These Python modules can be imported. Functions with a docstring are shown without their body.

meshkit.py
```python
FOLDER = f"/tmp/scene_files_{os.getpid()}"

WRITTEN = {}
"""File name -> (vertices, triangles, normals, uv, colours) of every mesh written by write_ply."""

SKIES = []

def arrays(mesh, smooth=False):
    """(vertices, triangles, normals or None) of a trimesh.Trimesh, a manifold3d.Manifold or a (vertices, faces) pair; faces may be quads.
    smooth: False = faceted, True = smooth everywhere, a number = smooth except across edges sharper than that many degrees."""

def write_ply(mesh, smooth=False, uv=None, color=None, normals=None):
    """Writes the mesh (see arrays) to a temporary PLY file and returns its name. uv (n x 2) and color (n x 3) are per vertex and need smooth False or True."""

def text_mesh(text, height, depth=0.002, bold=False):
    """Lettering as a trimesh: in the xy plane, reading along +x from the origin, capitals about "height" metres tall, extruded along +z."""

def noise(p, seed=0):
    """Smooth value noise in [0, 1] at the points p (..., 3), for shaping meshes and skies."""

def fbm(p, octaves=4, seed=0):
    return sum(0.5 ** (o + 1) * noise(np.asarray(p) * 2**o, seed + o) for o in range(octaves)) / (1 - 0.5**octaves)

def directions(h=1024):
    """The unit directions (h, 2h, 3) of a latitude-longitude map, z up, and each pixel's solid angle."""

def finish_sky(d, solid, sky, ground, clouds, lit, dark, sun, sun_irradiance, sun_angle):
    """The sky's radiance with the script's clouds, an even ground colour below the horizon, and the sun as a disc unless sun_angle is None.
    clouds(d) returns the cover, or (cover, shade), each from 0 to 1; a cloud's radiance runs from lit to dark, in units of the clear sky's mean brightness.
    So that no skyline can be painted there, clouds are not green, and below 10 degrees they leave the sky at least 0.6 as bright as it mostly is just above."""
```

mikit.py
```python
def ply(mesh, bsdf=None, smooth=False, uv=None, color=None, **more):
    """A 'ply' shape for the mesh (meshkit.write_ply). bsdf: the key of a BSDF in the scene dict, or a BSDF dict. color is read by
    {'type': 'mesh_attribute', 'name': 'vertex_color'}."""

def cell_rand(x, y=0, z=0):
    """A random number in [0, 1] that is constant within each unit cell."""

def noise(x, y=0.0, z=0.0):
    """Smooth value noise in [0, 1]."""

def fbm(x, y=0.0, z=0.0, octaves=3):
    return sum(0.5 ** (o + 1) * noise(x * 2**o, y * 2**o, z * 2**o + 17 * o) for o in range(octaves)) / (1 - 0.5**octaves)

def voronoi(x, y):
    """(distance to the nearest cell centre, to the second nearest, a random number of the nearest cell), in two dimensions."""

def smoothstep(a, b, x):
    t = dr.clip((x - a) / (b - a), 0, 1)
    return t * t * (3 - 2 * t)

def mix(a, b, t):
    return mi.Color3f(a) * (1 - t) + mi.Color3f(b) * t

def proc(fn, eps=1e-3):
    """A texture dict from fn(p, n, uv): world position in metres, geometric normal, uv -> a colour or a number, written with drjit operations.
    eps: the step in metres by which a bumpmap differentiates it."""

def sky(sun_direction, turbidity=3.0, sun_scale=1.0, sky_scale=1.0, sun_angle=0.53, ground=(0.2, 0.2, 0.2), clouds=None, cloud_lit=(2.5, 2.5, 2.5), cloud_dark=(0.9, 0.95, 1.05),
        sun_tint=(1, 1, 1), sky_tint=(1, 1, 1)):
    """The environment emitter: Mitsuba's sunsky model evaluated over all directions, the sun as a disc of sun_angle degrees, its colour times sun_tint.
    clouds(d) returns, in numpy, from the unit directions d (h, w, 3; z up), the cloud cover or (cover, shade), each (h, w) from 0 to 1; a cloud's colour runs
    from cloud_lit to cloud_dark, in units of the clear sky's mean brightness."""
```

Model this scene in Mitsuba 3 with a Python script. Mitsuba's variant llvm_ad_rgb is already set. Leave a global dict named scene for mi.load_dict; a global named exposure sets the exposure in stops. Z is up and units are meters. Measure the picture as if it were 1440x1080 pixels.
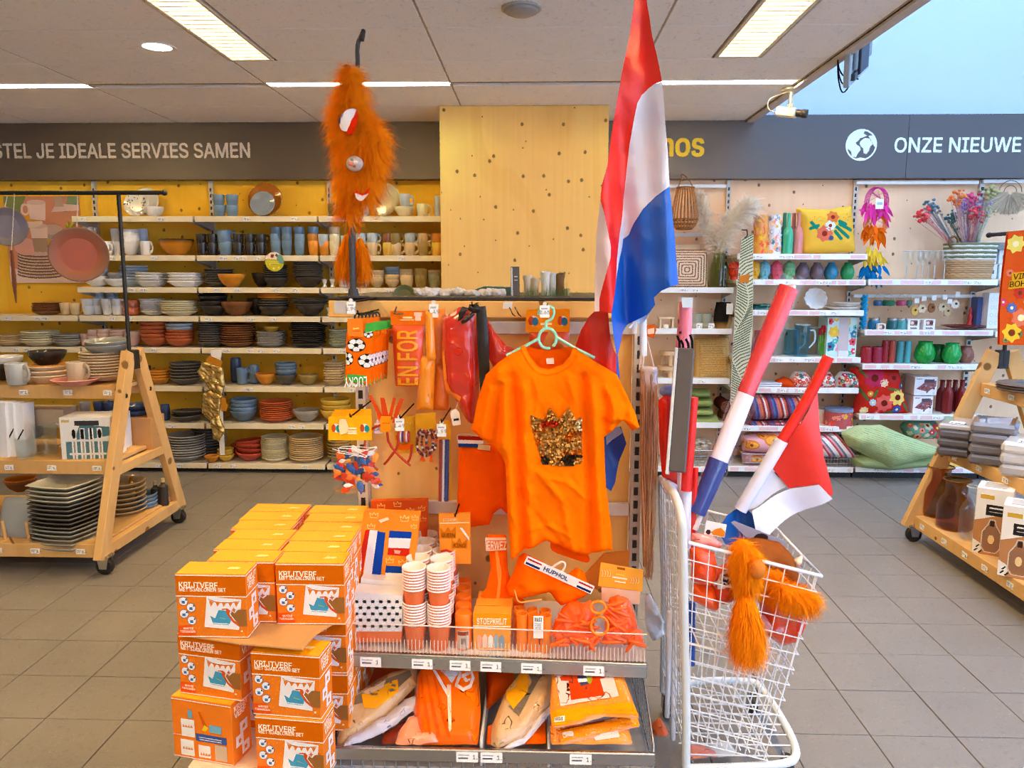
import math,random
import numpy as np,trimesh,shapely
from shapely.geometry import Polygon,box as sbox
from shapely import affinity
import drjit as dr,mitsuba as mi,mikit,meshkit
from mikit import proc,noise,fbm,voronoi,cell_rand,smoothstep,mix
T=mi.ScalarTransform4f
scene,labels={'type':'scene'},{}
# ------------------------------------------------------------------ camera, daylight, exposure
F_PX,YAW,PITCH,ROLL,HC=1080.0,-.0308,.1432,-.002,1.65
def cam_axes():
 cy,sy,cp,sp=math.cos(YAW),math.sin(YAW),math.cos(PITCH),math.sin(PITCH)
 f=np.array([sy*cp,cy*cp,-sp]);r=np.array([cy,-sy,0]);d=np.cross(f,r)
 c,s=math.cos(ROLL),math.sin(ROLL)
 return np.array([c*r+s*d,-s*r+c*d,f])
CAM=cam_axes()
scene['camera']={'type':'perspective','fov_axis':'x','fov':math.degrees(2*math.atan(720/F_PX)),'near_clip':.05,'far_clip':100.,'to_world':T().look_at(origin=[0,0,HC],target=(np.array([0,0,HC])+CAM[2]).tolist(),up=(-CAM[1]).tolist())}
scene['daylight']={'type':'constant','radiance':{'type':'rgb','value':[2.1,3.0,4.5]}}
LAMP=[58.0,40.5,18.5]
exposure=0.12
# a point of the photograph on a real plane of the room
def ray(px,py):return CAM.T@np.array([(px-720)/F_PX,(py-540)/F_PX,1])
def at(px,py,Y):d=ray(px,py);return np.array([0,0,HC])+d*(Y/d[1])
def atz(px,py,Z):d=ray(px,py);return np.array([0,0,HC])+d*((Z-HC)/d[2])
def atx(px,py,X):d=ray(px,py);return np.array([0,0,HC])+d*(X/d[0])
# ------------------------------------------------------------------ helpers
def c(r,g,b):
 x=np.array([r,g,b])/255.
 return np.where(x<=.04045,x/12.92,((x+.055)/1.055)**2.4)
def rgb(v):return{'type':'rgb','value':[float(x) for x in v]}
VC={'type':'mesh_attribute','name':'vertex_color'}
def bs(name,d,two=True):scene[name]={'type':'twosided','b':d} if two else d
bs('matte',{'type':'diffuse','reflectance':VC})
bs('glossy',{'type':'principled','base_color':VC,'roughness':proc(lambda p,n,uv:uv.x),'specular':.45}) # uv.x holds the roughness
ROUGH={'satin':.45,'gloss':.14,'silk':.38}
bs('metal',{'type':'roughconductor','alpha':.2,'specular_reflectance':VC})
bs('cloth',{'type':'bumpmap','scale':.0012,'arbitrary':proc(lambda p,n,uv:noise(p.x*90,p.y*90,p.z*60),2e-3),'b':{'type':'diffuse','reflectance':VC}})
bs('film',{'type':'thindielectric','int_ior':1.35},False)
def tint(name,rgbv,ior=1.45):bs(name,{'type':'thindielectric','int_ior':ior,'specular_transmittance':rgb(rgbv)},False)
tint('clear_glass',(.93,.96,.96));tint('amber_glass',(.55,.27,.06));tint('green_glass',(.12,.62,.22));tint('blue_glass',(.35,.68,.8));tint('red_glass',(.5,.06,.05));tint('olive_glass',(.42,.5,.1));tint('smoke_glass',(.6,.6,.66));tint('pink_glass',(.8,.45,.5))
def arr(mesh):return np.array(mesh.vertices,float),np.array(mesh.faces)
def explode(v,f):return v[f].reshape(-1,3),np.arange(len(f)*3).reshape(-1,3)
class MB:
 """a mesh under construction; every piece keeps its own vertices and colour"""
 def __init__(s):s.V,s.F,s.C,s.n=[],[],[],0
 def add(s,vf,col,M=None,flat=False):
  v,f=np.asarray(vf[0],float),np.asarray(vf[1])
  if flat:v,f=explode(v,f)
  if M is not None:v=v@M[:3,:3].T+M[:3,3]
  col=np.asarray(col,float)
  s.V.append(v);s.F.append(f+s.n);s.C.append(col if col.ndim==2 else np.broadcast_to(col,v.shape));s.n+=len(v)
  return s
 def arrays(s):return np.vstack(s.V),np.vstack(s.F),np.vstack(s.C)
 def ply(s,bsdf='matte',**k):
  v,f,col=s.arrays()
  if bsdf in ROUGH:k['uv']=np.full((len(v),2),ROUGH[bsdf]);bsdf='glossy'
  return mikit.ply((v,f),bsdf,smooth=True,color=col,**k)
def mat(loc=(0,0,0),rz=0,rx=0,ry=0,sc=1):
 m=np.eye(4)
 m[:3,:3]=trimesh.transformations.euler_matrix(rx,ry,rz)[:3,:3]*sc
 m[:3,3]=loc
 return m
def frame(o,x,y,z):
 m=np.eye(4);m[:3,0],m[:3,1],m[:3,2],m[:3,3]=x,y,z,o
 return m
def box(x0,x1,y0,y1,z0,z1):
 v=np.array([[x,y,z] for x in(x0,x1) for y in(y0,y1) for z in(z0,z1)],float)
 f=np.array([[0,1,3],[0,3,2],[4,6,7],[4,7,5],[0,4,5],[0,5,1],[2,3,7],[2,7,6],[0,2,6],[0,6,4],[1,5,7],[1,7,3]])
 return explode(v,f)
_cb=[]
def cbox(x0,x1,y0,y1,z0,z1,ch=.004):
 """a box with chamfered edges"""
 if not _cb:
  pts=np.array([[(sx*(1 if a==0 else .8)),sy*(1 if a==1 else .8),sz*(1 if a==2 else .8)] for sx in(-1,1) for sy in(-1,1) for sz in(-1,1) for a in range(3)])
  h=trimesh.convex.convex_hull(pts)
  idx=[int(np.argmin(((pts-p)**2).sum(1))) for p in h.vertices]
  _cb.extend([pts,np.array(idx)[h.faces]])
 pts,f=_cb
 h=np.array([x1-x0,y1-y0,z1-z0])/2;ch=min(ch,h.min()*.6)
 v=np.sign(pts)*np.where(np.abs(pts)>.9,h,h-ch)+np.array([x0+x1,y0+y1,z0+z1])/2
 return explode(v,f)
def lathe(prof,n=20,sharp=35,a0=0,a1=2*math.pi):
 """profile [(r, z)] turned about z; rings are split at sharp corners"""
 P=np.array(prof,float);out_v,out_f,k=[],[],0
 segs,cur=[],[0]
 for i in range(1,len(P)):
  cur.append(i)
  if i<len(P)-1:
   u,w=P[i]-P[i-1],P[i+1]-P[i]
   ang=abs(math.degrees(math.atan2(u[0]*w[1]-u[1]*w[0],u@w)))
   if ang>sharp:segs.append(cur);cur=[i]
 segs.append(cur)
 closed=abs(a1-a0-2*math.pi)<1e-6
 m=n if closed else n+1
 t=a0+(a1-a0)*np.arange(m)/n
 for sg in segs:
  v=np.array([[P[i,0]*np.cos(t),P[i,0]*np.sin(t),np.full(m,P[i,1])] for i in sg]).transpose(0,2,1).reshape(-1,3)
  i,j=np.meshgrid(np.arange(len(sg)-1),np.arange(n),indexing='ij')
  j2=(j+1)%m
  q=np.stack([i*m+j,i*m+j2,(i+1)*m+j2,(i+1)*m+j],-1).reshape(-1,4)
  out_v.append(v);out_f.append(np.vstack([q[:,[0,1,2]],q[:,[0,2,3]]])+k);k+=len(v)
 v,f=np.vstack(out_v),np.vstack(out_f)
 a=v[f];area=np.linalg.norm(np.cross(a[:,1]-a[:,0],a[:,2]-a[:,0]),axis=1)
 return v,f[area>1e-12]
def tube(pts,r,sides=8,closed=False,caps=True):
 p=np.asarray(pts,float);n=len(p);r=np.broadcast_to(r,(n,))
 t=(np.roll(p,-1,0)-np.roll(p,1,0)) if closed else np.gradient(p,axis=0)
 t/=np.linalg.norm(t,axis=1,keepdims=True)+1e-12
 a=np.cross(t[0],[0,0,1.] if abs(t[0,2])<.9 else[1.,0,0]);a/=np.linalg.norm(a)
 A=[]
 for k in range(n):
  a=a-t[k]*(a@t[k]);a/=np.linalg.norm(a)+1e-12;A.append(a)
 A=np.array(A);B=np.cross(t,A);g=np.arange(sides)*2*np.pi/sides
 v=(p[:,None]+r[:,None,None]*(np.cos(g)[None,:,None]*A[:,None]+np.sin(g)[None,:,None]*B[:,None])).reshape(-1,3)
 m=n if closed else n-1
 i,j=np.meshgrid(np.arange(m),np.arange(sides),indexing='ij');i2,j2=(i+1)%n,(j+1)%sides
 q=np.stack([i*sides+j,i*sides+j2,i2*sides+j2,i2*sides+j],-1).reshape(-1,4)
 f=np.vstack([q[:,[0,1,2]],q[:,[0,2,3]]])
 if caps and not closed:
  for k,ring in((0,np.arange(sides)),(n-1,np.arange(sides)+(n-1)*sides)):
   b=len(v);v=np.vstack([v,v[ring],[p[k]]])
   e=b+np.arange(sides);f=np.vstack([f,np.stack([e,b+(np.arange(sides)+1)%sides,np.full(sides,b+sides)],1)])
 return v,f
def curve(pts,n=8):
 """Catmull-Rom through the points"""
 p=np.asarray(pts,float);P=np.vstack([2*p[0]-p[1],p,2*p[-1]-p[-2]]);out=[]
 for i in range(1,len(P)-2):
  t=np.linspace(0,1,n,endpoint=False)[:,None]
  a,b,cc,d=P[i-1],P[i],P[i+1],P[i+2]
  out.append(.5*((2*b)+(-a+cc)*t+(2*a-5*b+4*cc-d)*t**2+(-a+3*b-3*cc+d)*t**3))
 return np.vstack(out+[p[-1:]])
def rod(a,b,r,sides=8):return tube([a,b],r,sides)
def ball(ctr,r,k=2):
 s=trimesh.creation.icosphere(k);return np.array(s.vertices)*np.asarray(r)+ctr,np.array(s.faces)
def polys(g):return[x for x in getattr(g,'geoms',[g]) if x.geom_type=='Polygon' and x.area>1e-9]
def tri2(poly):
 vs,fs,k=[],[],0
 for g in polys(poly):
  v,f=trimesh.creation.triangulate_polygon(g,engine='earcut')
  vs.append(v);fs.append(np.asarray(f)+k);k+=len(v)
 return np.vstack(vs),np.vstack(fs)
def flat(poly,y=0.):
 """a flat print standing in the local xz plane, facing -y"""
 if not isinstance(poly,shapely.Geometry):poly=Polygon(poly)
 v,f=tri2(poly);return np.column_stack([v[:,0],np.full(len(v),y),v[:,1]]),f
def prism(poly,y0,y1):
 """the polygon of the local xz plane, from y0 to y1"""
 if not isinstance(poly,shapely.Geometry):poly=Polygon(poly)
 vs,fs,k=[],[],0
 for g in polys(poly):
  m=trimesh.creation.extrude_polygon(g,abs(y1-y0),engine='earcut')
  v,f=explode(*arr(m));v=np.column_stack([v[:,0],max(y0,y1)-v[:,2],v[:,1]])
  vs.append(v);fs.append(f+k);k+=len(v)
 return np.vstack(vs),np.vstack(fs)
_tx={}
def text(s,h,bold=False,depth=.0012,w=None):
 """lettering in the local xz plane, facing -y, its lower left corner at the origin; w: wanted width"""
 key=(s,bold)
 if key not in _tx:
  m=meshkit.text_mesh(s,1.,1.,bold);v=np.array(m.vertices)
  v[:,0]-=v[:,0].min();_tx[key]=explode(v,np.array(m.faces))
 v,f=_tx[key];sx=h if w is None else w/v[:,0].max()
 return np.column_stack([v[:,0]*sx,-v[:,2]*depth,v[:,1]*h]),f
def circle(x,z,r,n=20,rz=None):return Polygon([(x+r*math.cos(2*math.pi*k/n),z+(rz or r)*math.sin(2*math.pi*k/n)) for k in range(n)])
def star(x,z,r,n=6,inner=.6,a=0,sub=1):return Polygon([(x+q*math.cos(t),z+q*math.sin(t)) for k in range(2*n) for q,t in[((r if k%2==0 else r*inner),a+math.pi*k/n)]])
def rect(x0,z0,x1,z1):return sbox(min(x0,x1),min(z0,z1),max(x0,x1),max(z0,z1))
def gridfill(poly,h):
 """a polygon filled with welded triangles of about the size h: (points, faces)"""
 if not isinstance(poly,shapely.Geometry):poly=Polygon(poly)
 if not poly.is_valid:poly=poly.buffer(0)
 x0,z0,x1,z1=poly.bounds;nx,nz=max(1,math.ceil((x1-x0)/h)),max(1,math.ceil((z1-z0)/h))
 gx,gz=np.linspace(x0,x1,nx+1),np.linspace(z0,z1,nz+1)
 cells=shapely.box(*[a.ravel() for a in(np.meshgrid(gx[:-1],gz[:-1])+np.meshgrid(gx[1:],gz[1:]))])
 shapely.prepare(poly)
 ins=shapely.contains(poly,cells);touch=shapely.intersects(poly,cells)&~ins
 pts,idx,faces=[],{},[]
 def vid(p):
  k=(round(p[0]*2e4),round(p[1]*2e4))
  if k not in idx:idx[k]=len(pts);pts.append((p[0],p[1]))
  return idx[k]
 for cell in cells[ins]:
  q=[vid(p) for p in list(cell.exterior.coords)[:4]]
  faces+=[(q[0],q[1],q[2]),(q[0],q[2],q[3])]
 for cell in cells[touch]:
  for g in polys(poly.intersection(cell)):
   v,f=trimesh.creation.triangulate_polygon(g,engine='earcut')
   ids=[vid(p) for p in v]
   faces+=[(ids[a],ids[b],ids[d]) for a,b,d in f]
 F=np.array([t for t in faces if len(set(t))==3],int).reshape(-1,3);P=np.array(pts,float).reshape(-1,2)
 e1,e2=P[F[:,1]]-P[F[:,0]],P[F[:,2]]-P[F[:,0]]
 flip=(e1[:,0]*e2[:,1]-e1[:,1]*e2[:,0])<0
 F[flip]=F[flip][:,[0,2,1]]
 return P,F
def puff(poly,h,thick,fold=None,edge=.05,back=None,power=.5):
 """a closed soft body: the outline in the local xz plane, swelling to -y by thick and to +y by back, folds added to both"""
 if not isinstance(poly,shapely.Geometry):poly=Polygon(poly)
 P,F=gridfill(poly,h)
 d=shapely.distance(poly.boundary,shapely.points(P))
 w=np.clip(d/edge,0,1);s=(1-(1-w)**2)**power
 fo=fold(P[:,0],P[:,1]) if fold is not None else 0.
 bk=thick if back is None else back
 y0,y1=-thick*s+fo,bk*s+fo
 v=np.vstack([np.column_stack([P[:,0],y0,P[:,1]]),np.column_stack([P[:,0],y1+1e-4,P[:,1]])])
 return v,np.vstack([F,F[:,::-1]+len(P)])
def sheet(poly,h,fold,t=.0015):
 """thin cloth: front and back skin t apart"""
 P,F=gridfill(poly,h);y=fold(P[:,0],P[:,1])+np.zeros(len(P))
 v=np.vstack([np.column_stack([P[:,0],y,P[:,1]]),np.column_stack([P[:,0],y+t,P[:,1]])])
 return v,np.vstack([F,F[:,::-1]+len(P)])
def n2(x,z,s,seed=0):return meshkit.fbm(np.stack([np.asarray(x)*s,np.asarray(z)*s,np.full(np.shape(x),seed*7.3)],-1),3,seed)-.5
def hairs(rng,roots,dirs,length,r,col,droop=.6,curl=.3,jit=.15,seg=3):
 """tapering fibres as crossed blades"""
 n=len(roots);L=length*(1+jit*rng.normal(size=n))[:,None]
 d=dirs/np.linalg.norm(dirs,axis=1,keepdims=True);side=np.cross(d,rng.normal(size=(n,3)));side/=np.linalg.norm(side,axis=1,keepdims=True)
 bend=side*curl*rng.normal(size=(n,1));pts=[]
 for k in range(seg+1):
  t=k/seg;pts.append(roots+L*(d*t+bend*t*t+np.array([0,0,-droop])*t*t))
 pts=np.array(pts);w=np.cross(d,side)*r
 V=[]
 for k in range(seg):q=1-.75*k/seg;V+=[pts[k]-w*q,pts[k]+w*q]
 V.append(pts[seg]);V=np.array(V).transpose(1,0,2);m=V.shape[1]
 f=[]
 for k in range(seg-1):f+=[[2*k,2*k+1,2*k+3],[2*k,2*k+3,2*k+2]]
 f.append([2*seg-2,2*seg-1,2*seg]);f=np.array(f)
 Fv=(f[None]+(np.arange(n)*m)[:,None,None]).reshape(-1,3)
 C=np.repeat(np.clip(np.asarray(col)*(1+.22*rng.normal(size=(n,1))),0.001,.95),m,0)
 return V.reshape(-1,3),Fv,C
# ---- entries
used={}
def numbered(name):
 k=used.get(name,-1)+1;used[name]=k
 return name if k==0 else f'{name}_{k:03d}'
def lab(key,label=None,cat=None,group=None,kind=None):
 d={a:b for a,b in(('label',label),('category',cat),('group',group),('kind',kind)) if b}
 if d:labels[key]={**labels.get(key,{}),**d}
def thing(name,label,cat,group=None):
 k=numbered(name);lab(k,label,cat,group);return k
def put(d,M):return d if M is None else{**d,'to_world':T(M)}
def one(name,d,label,cat,group=None,M=None,kind=None):
 k=thing(name,label,cat,group);scene[k]=put(d,M);lab(k,kind=kind);return k
def part(key,name,d,M=None,label=None,kind=None):
 k=numbered(key+'__'+name);scene[k]=put(d,M);lab(k,label=label,kind=kind);return k
def struct(name,d,M=None):
 k=numbered(name);scene[k]=put(d,M);lab(k,kind='structure');return k
def sroot(name):
 k=numbered(name);lab(k,kind='structure');return k
WHITE,BLACK,GREY=c(238,236,230),c(28,27,27),c(150,150,150)
ORANGE,ORY,RED,BLUE=c(255,120,8),c(255,160,20),c(206,22,20),c(20,70,165)
class Plane:
 """an upright plane at the depth Y: pixels of the photograph to local x, z from its origin"""
 def __init__(s,px,py,Y):s.Y,s.o=Y,at(px,py,Y)
 def __call__(s,px,py):q=at(px,py,s.Y);return q[0]-s.o[0],q[2]-s.o[2]
 def poly(s,pts):return Polygon([s(*p) for p in pts])
 def curve(s,pts,n=5):return Polygon([tuple(x) for x in curve([s(*p) for p in list(pts)+[pts[0]]],n)[:-1]]).buffer(0)
 def M(s,dy=0):return mat(s.o+[0,dy,0])
def surf(poly,thick,edge,fold=None,power=.5):
 if not isinstance(poly,shapely.Geometry):poly=Polygon(poly)
 def f(x,z):
  d=shapely.distance(poly.boundary,shapely.points(np.column_stack([x,z])));w=np.clip(d/edge,0,1)
  return-thick*(1-(1-w)**2)**power+(fold(x,z) if fold is not None else 0)
 return f
def decal(poly,sf,h=.02,off=.0015):
 if not isinstance(poly,shapely.Geometry):poly=Polygon(poly)
 P,F=gridfill(poly,h);return np.column_stack([P[:,0],sf(P[:,0],P[:,1])-off,P[:,1]]),F[:,[0,1,2]]
def scatter(poly,n,rng,lo,hi,gap=.9):
 """n spots inside the polygon that keep apart: (x, z, r)"""
 out=[];x0,z0,x1,z1=poly.bounds
 for _ in range(n*30):
  if len(out)>=n:break
  r=rng.uniform(lo,hi);x,z=rng.uniform(x0,x1),rng.uniform(z0,z1)
  if poly.contains(shapely.Point(x,z)) and all((x-a)**2+(z-d)**2>(gap*(r+q))**2 for a,d,q in out):out.append((x,z,r))
 return out
def flowers(b,poly,n,rng,lo,hi,cols,sf=None,off=.001):
 """printed flowers: a ring of petals and a heart"""
 for x,z,r in scatter(poly,n,rng,lo,hi):
  a=rng.random()*6;col=rng.choice(cols);f=(lambda g,o:decal(g,sf,hi*.7,o)) if sf is not None else(lambda g,o:flat(g,-o))
  g=star(x,z,r,6,.72,a).buffer(r*.12,quad_segs=2).intersection(poly)
  if g.is_empty:continue
  b.add(f(g,off),col)
  h=circle(x,z,r*.32,8).intersection(poly)
  if not h.is_empty:b.add(f(h,off*1.6),rng.choice([c(250,220,90),c(120,40,30),c(240,235,220)]))
# ------------------------------------------------------------------ the room
CZ,YW,XE=2.862,6.55,1.72 # ceiling height, back wall, edge of the lowered ceiling
def floor_tex(p,n,uv):
 s=fbm(p.x*3,p.y*3,0,3);sp=noise(p.x*420,p.y*420);d=noise(p.x*90,p.y*90,3)
 col=mix((.185,.172,.158),(.22,.205,.19),s)
 col=mix(col,(.5,.49,.47),smoothstep(.93,.97,sp)*.6)
 return mix(col,(.14,.13,.12),smoothstep(.80,.9,d)*.35)
bs('floor_tile',{'type':'principled','base_color':proc(floor_tex),'roughness':.4,'specular':.35})
def wood_tex(p,n,uv):
 """wood; uv.x names the board: 0 golden plywood, 1 the same ply warm lit, 2 cool lit, 3 pine beams without the ring of knots"""
 k=dr.floor(uv.x+.5);pine=k>2.5
 u=p.x+p.y*.9;w=noise(u*2.2,p.z*.7,k*4)
 rings=noise(w*14+u*2.0,p.z*.25+dr.select(pine,p.y*2,0.),k);g=noise(u*55,p.z*2.2,p.y*dr.select(pine,20.,0.))
 base=dr.select(pine,mi.Color3f(.74,.47,.20),dr.select(k<.5,mi.Color3f(.88,.57,.20),dr.select(k<1.5,mi.Color3f(.96,.58,.06),mi.Color3f(.95,.66,.42))))  # yellow and pale are the same plywood with lamp light and daylight put into the colour
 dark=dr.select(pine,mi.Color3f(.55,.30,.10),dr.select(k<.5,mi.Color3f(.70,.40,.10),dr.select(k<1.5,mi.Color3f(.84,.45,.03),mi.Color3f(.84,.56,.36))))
 t=.35*smoothstep(.35,.8,rings)+.22*g
 col=base*(1-t)+dark*t
 dd,d2,rr=voronoi(u*dr.select(pine,3.,6.2)+k*3,p.z*dr.select(pine,3.,5.2)+k*3)
 big=dr.select(rr>.5,1.,2.2)
 kn=smoothstep(.085,.055,dd*big)*.85
 return col*(1-kn)+mi.Color3f(.16,.07,.02)*kn
bs('wood',{'type':'diffuse','reflectance':proc(wood_tex)})
def wood(mb_or_vf,k):
 v,f=(mb_or_vf.arrays()[:2] if isinstance(mb_or_vf,MB) else mb_or_vf)
 return mikit.ply((v,f),'wood',smooth=True,uv=np.full((len(v),2),float(k)))
def ceil_tex(p,n,uv):
 d=noise(p.x*130,p.y*130,2);e=noise(p.x*45,p.y*45,5)
 return mix((.92,.89,.87),(.62,.60,.58),smoothstep(.8,.9,d)*.5+smoothstep(.84,.93,e)*.35)
bs('ceiling_tile',{'type':'diffuse','reflectance':proc(ceil_tex)})
# floor: a bed in the joint colour, and the tiles one by one
b=MB();b.add(box(-6.5,7.5,-5.5,YW+.1,-.08,-.004),c(70,66,60));struct('floor',b.ply())
P=.304;rs=random.Random(5);tiles=[]
tile_mesh=[mikit.ply(trimesh.Trimesh(*cbox(.0018,P-.0018,.0018,P-.0018,-.03,0,.0015),process=False),'floor_tile') for k in range(1)]
for i in range(-22,25):
 for j in range(-20,22):
  x,y=.914-P+i*P,2.607+j*P
  if y>YW-.1 or y<-5.4 or x<-6.5 or x>7.3:continue
  ctr=np.array([x+P/2,y+P/2,0]);q=CAM@(ctr-[0,0,HC])
  u,v=(720+F_PX*q[0]/q[2],540+F_PX*q[1]/q[2]) if q[2]>.2 else(9e9,9e9)
  hid=(-1.2<x<.35 and y>2.0 and y<3.4) or y>6.15 or(x<-2.7 and 3.9<y<4.8)
  tiles.append((0 if(-60<u<1500 and-60<v<1150 and not hid) else 1,y,x,y))
tiles.sort()
rest=MB()
tl=cbox(.0018,P-.0018,.0018,P-.0018,-.03,0,.0015)
for k,(out,_,x,y) in enumerate(tiles):
 if k<300 and not out:part('floor','tile',tile_mesh[0],mat((x,y,rs.uniform(-.0006,.0006))))
 else:rest.add((tl[0]+[x,y,0],tl[1]),(1,1,1))
v,f,_=rest.arrays()
part('floor','far_tiles',mikit.ply((v,f),'floor_tile',smooth=True),kind='stuff')
# ceiling: slab with panels, two troffers, a slot of strip lights
RX=[-6.46+1.178*k for k in range(7)]+[XE-.06]
RX=[-6.48,-5.3,-4.12,-2.94,-1.765,-.56,.62,1.66]
b=MB();b.add(box(-6.6,XE-.03,-5.6,YW+.05,CZ+.16,CZ+.25),c(120,112,104));struct('ceiling',b.ply())
POS3=['nearest','middle','farthest']
troff=[(-1.77,-1.515),(1.0,1.258)];tro_y=[(3.12,4.6),(.72,2.2),(-1.68,-.2),(-4.08,-2.6)]
YR=[6.43-.6*k for k in range(20)];SLOT=(5.135,5.215)
for j in range(19):
 y1,y0=YR[j],YR[j+1]
 if j==0:y1=6.5
 for i in range(7):
  x0,x1=RX[i],RX[i+1]
  spans=[(y0,y1)]
  if y0<SLOT[0]<y1 or y0<SLOT[1]<y1:spans=[(y0,min(y1,SLOT[0])),(max(y0,SLOT[1]),y1)]
  for a,d in spans:
   if d-a<.03:continue
   cells=[(x0,x1)]
   for tx0,tx1 in troff:
    for ty0,ty1 in tro_y:
     if a<ty1-.02 and d>ty0+.02:
      cells=[s for cx0,cx1 in cells for s in([(cx0,cx1)] if tx1<=cx0 or tx0>=cx1 else[(cx0,tx0-.008),(tx1+.008,cx1)]) if s[1]-s[0]>.03]
   for cx0,cx1 in cells:
    if(cx0<-2.063<cx1 and a<4.324<d):
     g=rect(cx0+.005,a+.003,cx1-.005,d-.003).difference(circle(-2.063,4.324,.078,28))
     v,f=prism(g,0,.018);v=np.column_stack([v[:,0],v[:,2],CZ+v[:,1]])
     part('ceiling','panel',mikit.ply((v,f[:,::-1]),'ceiling_tile'))
     continue
    v,f=cbox(cx0+.005,cx1-.005,a+.003,d-.003,CZ,CZ+.018,.003)
    part('ceiling','panel',mikit.ply(trimesh.Trimesh(v,f,process=False),'ceiling_tile'))
b=MB()
for x in RX:b.add(box(x-.011,x+.011,-5.5,6.5,CZ+.002,CZ+.03),c(176,165,150))
part('ceiling','grid_rails',b.ply())
b=MB()
for y in YR[1:]:
 if not SLOT[0]-.1<y<SLOT[1]+.1:b.add(box(-6.5,XE-.03,y-.006,y+.006,CZ+.006,CZ+.03),c(150,140,128))
v,f,col=b.arrays();part('ceiling','cross_rails',b.ply())
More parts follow.
